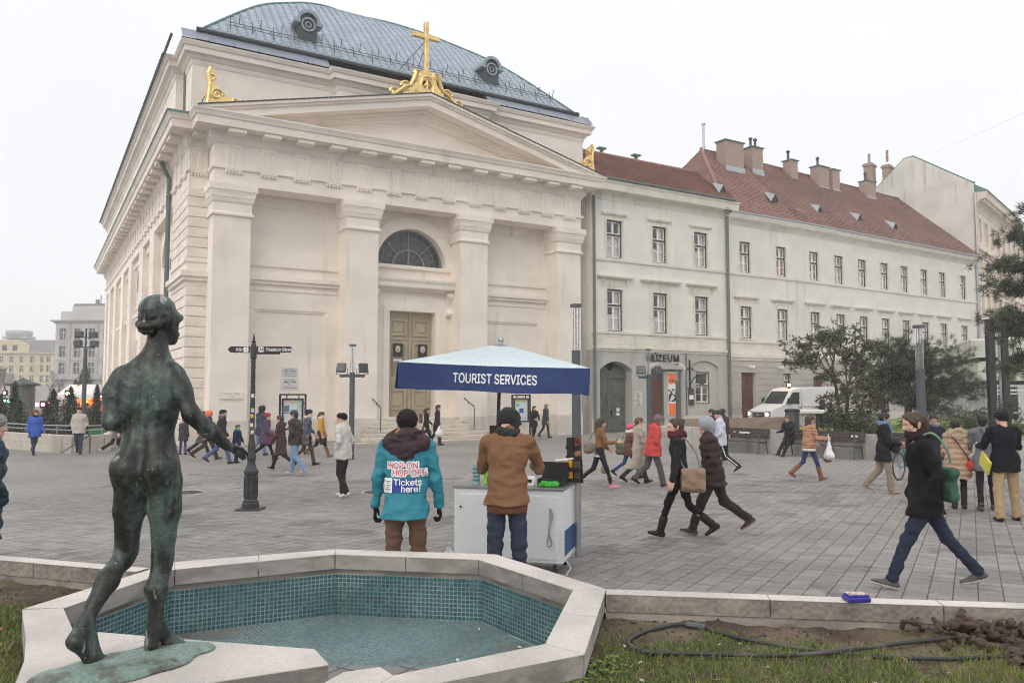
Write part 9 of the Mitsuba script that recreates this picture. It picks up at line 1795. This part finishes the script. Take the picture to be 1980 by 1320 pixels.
# far houses
def far_house(key_label, M, w_, z_eave, mats, floors, cols, win, extra=None, name='far_house'):
    k = thing(name, key_label, 'house'); wall, trim, roof_m = mats; ww, wh = win
    ops = [(c * w_ / cols + (w_ / cols - ww) / 2, z) for z in floors for c in range(cols)]
    part(k, 'wall', MB().poly(rect(0, w_, 0, z_eave).difference(shapely.union_all([rect(a, a + ww, z, z + wh) for a, z in ops])), 0, 0.4), wall, M); part(k, 'side_wall', MB().box(0, 0.4, 0.4, 14, 0, z_eave).box(w_ - 0.4, w_, 0.4, 14, 0, z_eave), wall, M)
    sh_ = mikit.ply(MB().poly(rect(-0.18, ww + 0.18, -0.15, wh + 0.25).difference(rect(0, ww, 0, wh)), -0.12, 0.0).get(), trim); pn = mikit.ply(MB().box(0, ww, 0.25, 0.27, 0, wh).get(), 'm_darkglass'); fr = mikit.ply(MB().box(ww / 2 - 0.05, ww / 2 + 0.05, 0.18, 0.24, 0, wh).box(0, ww, 0.18, 0.24, wh * 0.62, wh * 0.62 + 0.1).get(), 'm_white')
    for a, z in ops: D = M @ np.array([[1, 0, 0, a], [0, 1, 0, 0], [0, 0, 1, z], [0, 0, 0, 1.0]]); q = part(k, 'window', sh_, None, D); part(q, 'pane', pn, None, D); part(q, 'bars', fr, None, D)
    for z in [f - 0.9 for f in floors[1:]] : part(k, 'string_course', MB().box(-0.1, w_ + 0.1, -0.2, 0.05, z, z + 0.3), trim, M)
    part(k, 'cornice', MB().sweep([(-0.3, z_eave - 0.6), (0.1, z_eave - 0.6), (0.5, z_eave - 0.2), (0.9, z_eave), (0.9, z_eave + 0.25), (-0.3, z_eave + 0.3)], [(0, 6), (0, 0), (w_, 0), (w_, 6)]), trim, M)
    return k
mat('m_far_grey', stained([0.50, 0.49, 0.48], 0.12, 0.2, 0.3), 0.85); mat('m_far_grey_trim', stained([0.42, 0.41, 0.40], 0.12, 0.2, 0.3), 0.85); mat('m_far_yellow', stained([0.60, 0.53, 0.36], 0.10, 0.2, 0.3), 0.85); mat('m_far_roof', [0.20, 0.20, 0.21], 0.7)
GMx = yaw([-109.8, 188.0, 0], -4); g1 = far_house('far grey corner palace with a heavy cornice and attic', GMx, 22, 19.2, ('m_far_grey', 'm_far_grey_trim', 'm_far_roof'), [1.4, 6.6, 10.6, 14.8], 6, (1.5, 2.6))
part(g1, 'attic', MB().box(0.8, 21, 0.6, 12, 19.4, 21.6).box(3, 19, 1.6, 12, 21.6, 23.0), 'm_far_grey', GMx); part(g1, 'roof', MB().box(3.2, 19, 1.8, 12, 23.0, 23.6), 'm_far_roof', GMx); part(g1, 'aerial', MB().tube([(8.0, 5, 23.5), (8.0, 5, 26.0)], 0.12, 5).box(6.9, 7.6, 4.5, 5.2, 23.4, 24.9), 'm_far_roof', GMx)
for z in (5.2,): part(g1, 'balcony', MB().box(-0.5, 22.4, -1.2, 0, z, z + 0.35).box(-0.4, 22.3, -1.1, -1.0, z + 0.35, z + 1.2), 'm_far_grey_trim', GMx)
for x in (4.0, 11.0): part(g1, 'pilaster', MB().box(x - 0.9, x - 0.1, -0.25, 0.1, 6, 18.6), 'm_far_grey_trim', GMx)
YMx = yaw([-176, 252.0, 0], 2); y1 = far_house('far yellow block with an arched gable and grey mansard roof', YMx, 26, 14.6, ('m_far_yellow', 'm_far_yellow', 'm_far_roof'), [2.2, 5.4, 8.6, 11.6], 8, (1.2, 1.9))
part(y1, 'ground_floor', MB().box(-0.2, 26.2, -0.3, 0, 0, 4.6), 'm_far_grey_trim', YMx); part(y1, 'gable', MB().poly(segarch(8, 20, 14.6, 17.0, 2.0), 0, 1.0), 'm_far_yellow', YMx)
for x in (11.5, 14.8): part(y1, 'gable_window', MB().box(x, x + 1.6, -0.05, 0.0, 15.4, 17.2), 'm_darkglass', YMx)
part(y1, 'mansard', MB().poly(sg.Polygon([(0.5, 14.8), (2.5, 19.0), (12, 19.6), (13, 14.8)]), -1, 27, 'x'), 'm_far_roof', YMx); part(y1, 'roof_terrace', MB().box(9, 17, 4, 9, 19.5, 20.4).lathe([(3.6, 20.4), (4.0, 21.4), (3.9, 22.2), (3.6, 22.3)], 20, (13, 6.5, 0)), 'm_far_grey', YMx); part(y1, 'oriel', MB().box(11.5, 15.5, -1.2, 0, 5.2, 8.2), 'm_far_roof', YMx)
YM2 = yaw([-149.5, 250.0, 0], -8); y2 = far_house('far pale yellow block with balconies right of the arched gable', YM2, 20, 14.4, ('m_far_yellow', 'm_far_yellow', 'm_far_roof'), [2.2, 5.4, 8.6, 11.6], 6, (1.3, 1.9)); part(y2, 'mansard', MB().poly(sg.Polygon([(0.5, 14.6), (2.5, 18.2), (12, 19), (13, 14.6)]), 0, 20, 'x'), 'm_far_roof', YM2); part(y2, 'ground_floor', MB().box(-0.2, 20.2, -0.3, 0, 0, 4.6), 'm_far_grey_trim', YM2); part(y2, 'chimney', MB().box(5, 6.5, 4, 5.5, 17, 20.5), 'm_far_roof', YM2)
for x in (3.2, 9.8): part(y2, 'balcony', MB().box(x, x + 3, -1.0, 0, 7.6, 7.9).box(x, x + 3, -1.0, -0.9, 7.9, 8.8), 'm_far_roof', YM2)
YM3 = yaw([-215, 262.0, 0], 6); y3 = far_house('far yellow house at the left frame edge', YM3, 38, 14.0, ('m_far_yellow', 'm_far_yellow', 'm_far_roof'), [2.2, 5.4, 8.6, 11.4], 10, (1.2, 1.9)); part(y3, 'mansard', MB().poly(sg.Polygon([(0.5, 14.2), (2.5, 18.6), (12, 19), (13, 14.2)]), 0, 38, 'x'), 'm_far_roof', YM3)
def bare_tree(label, x, y, h):
    k = thing('bare_tree', label, 'tree', 'bare street trees far left'); z = float(ground_z(x, y)); tr = MB(); 
    def grow(a, d, L_, r, lev):
        b = a + d * L_; tr.tube([a, (a + b) / 2 + RNG.normal(0, 0.04 * L_, 3), b], [r, r * 0.8, r * 0.6], 5)
        if lev:
            for _ in range(3): e = d + RNG.normal(0, 0.5, 3); e[2] = abs(e[2]) + 0.15; grow(b, e / np.linalg.norm(e), L_ * 0.7, r * 0.6, lev - 1)
    grow(np.array([x, y, z]), np.array([0, 0, 1.0]), h * 0.33, 0.09 * h / 5, 4); part(k, 'trunk', tr, 'm_bark')
for i, (x, y, h) in enumerate(((-71, 110, 6.5), (-66, 112, 6.0), (-77, 118, 6.5), (-60, 115, 5.5))): bare_tree(('first', 'second', 'third', 'fourth')[i] + ' bare street tree in front of the far yellow blocks', x, y, h)
put('haze', {'type': 'cube', 'to_world': T4().translate([0, 180, 15]) @ T4().scale([430, 270, 16.5]), 'bsdf': {'type': 'null'}, 'interior': {'type': 'ref', 'id': 'misty_air'}}, kind='stuff')
labels['haze'].update({'label': 'thin winter mist over the whole square', 'category': 'haze'})
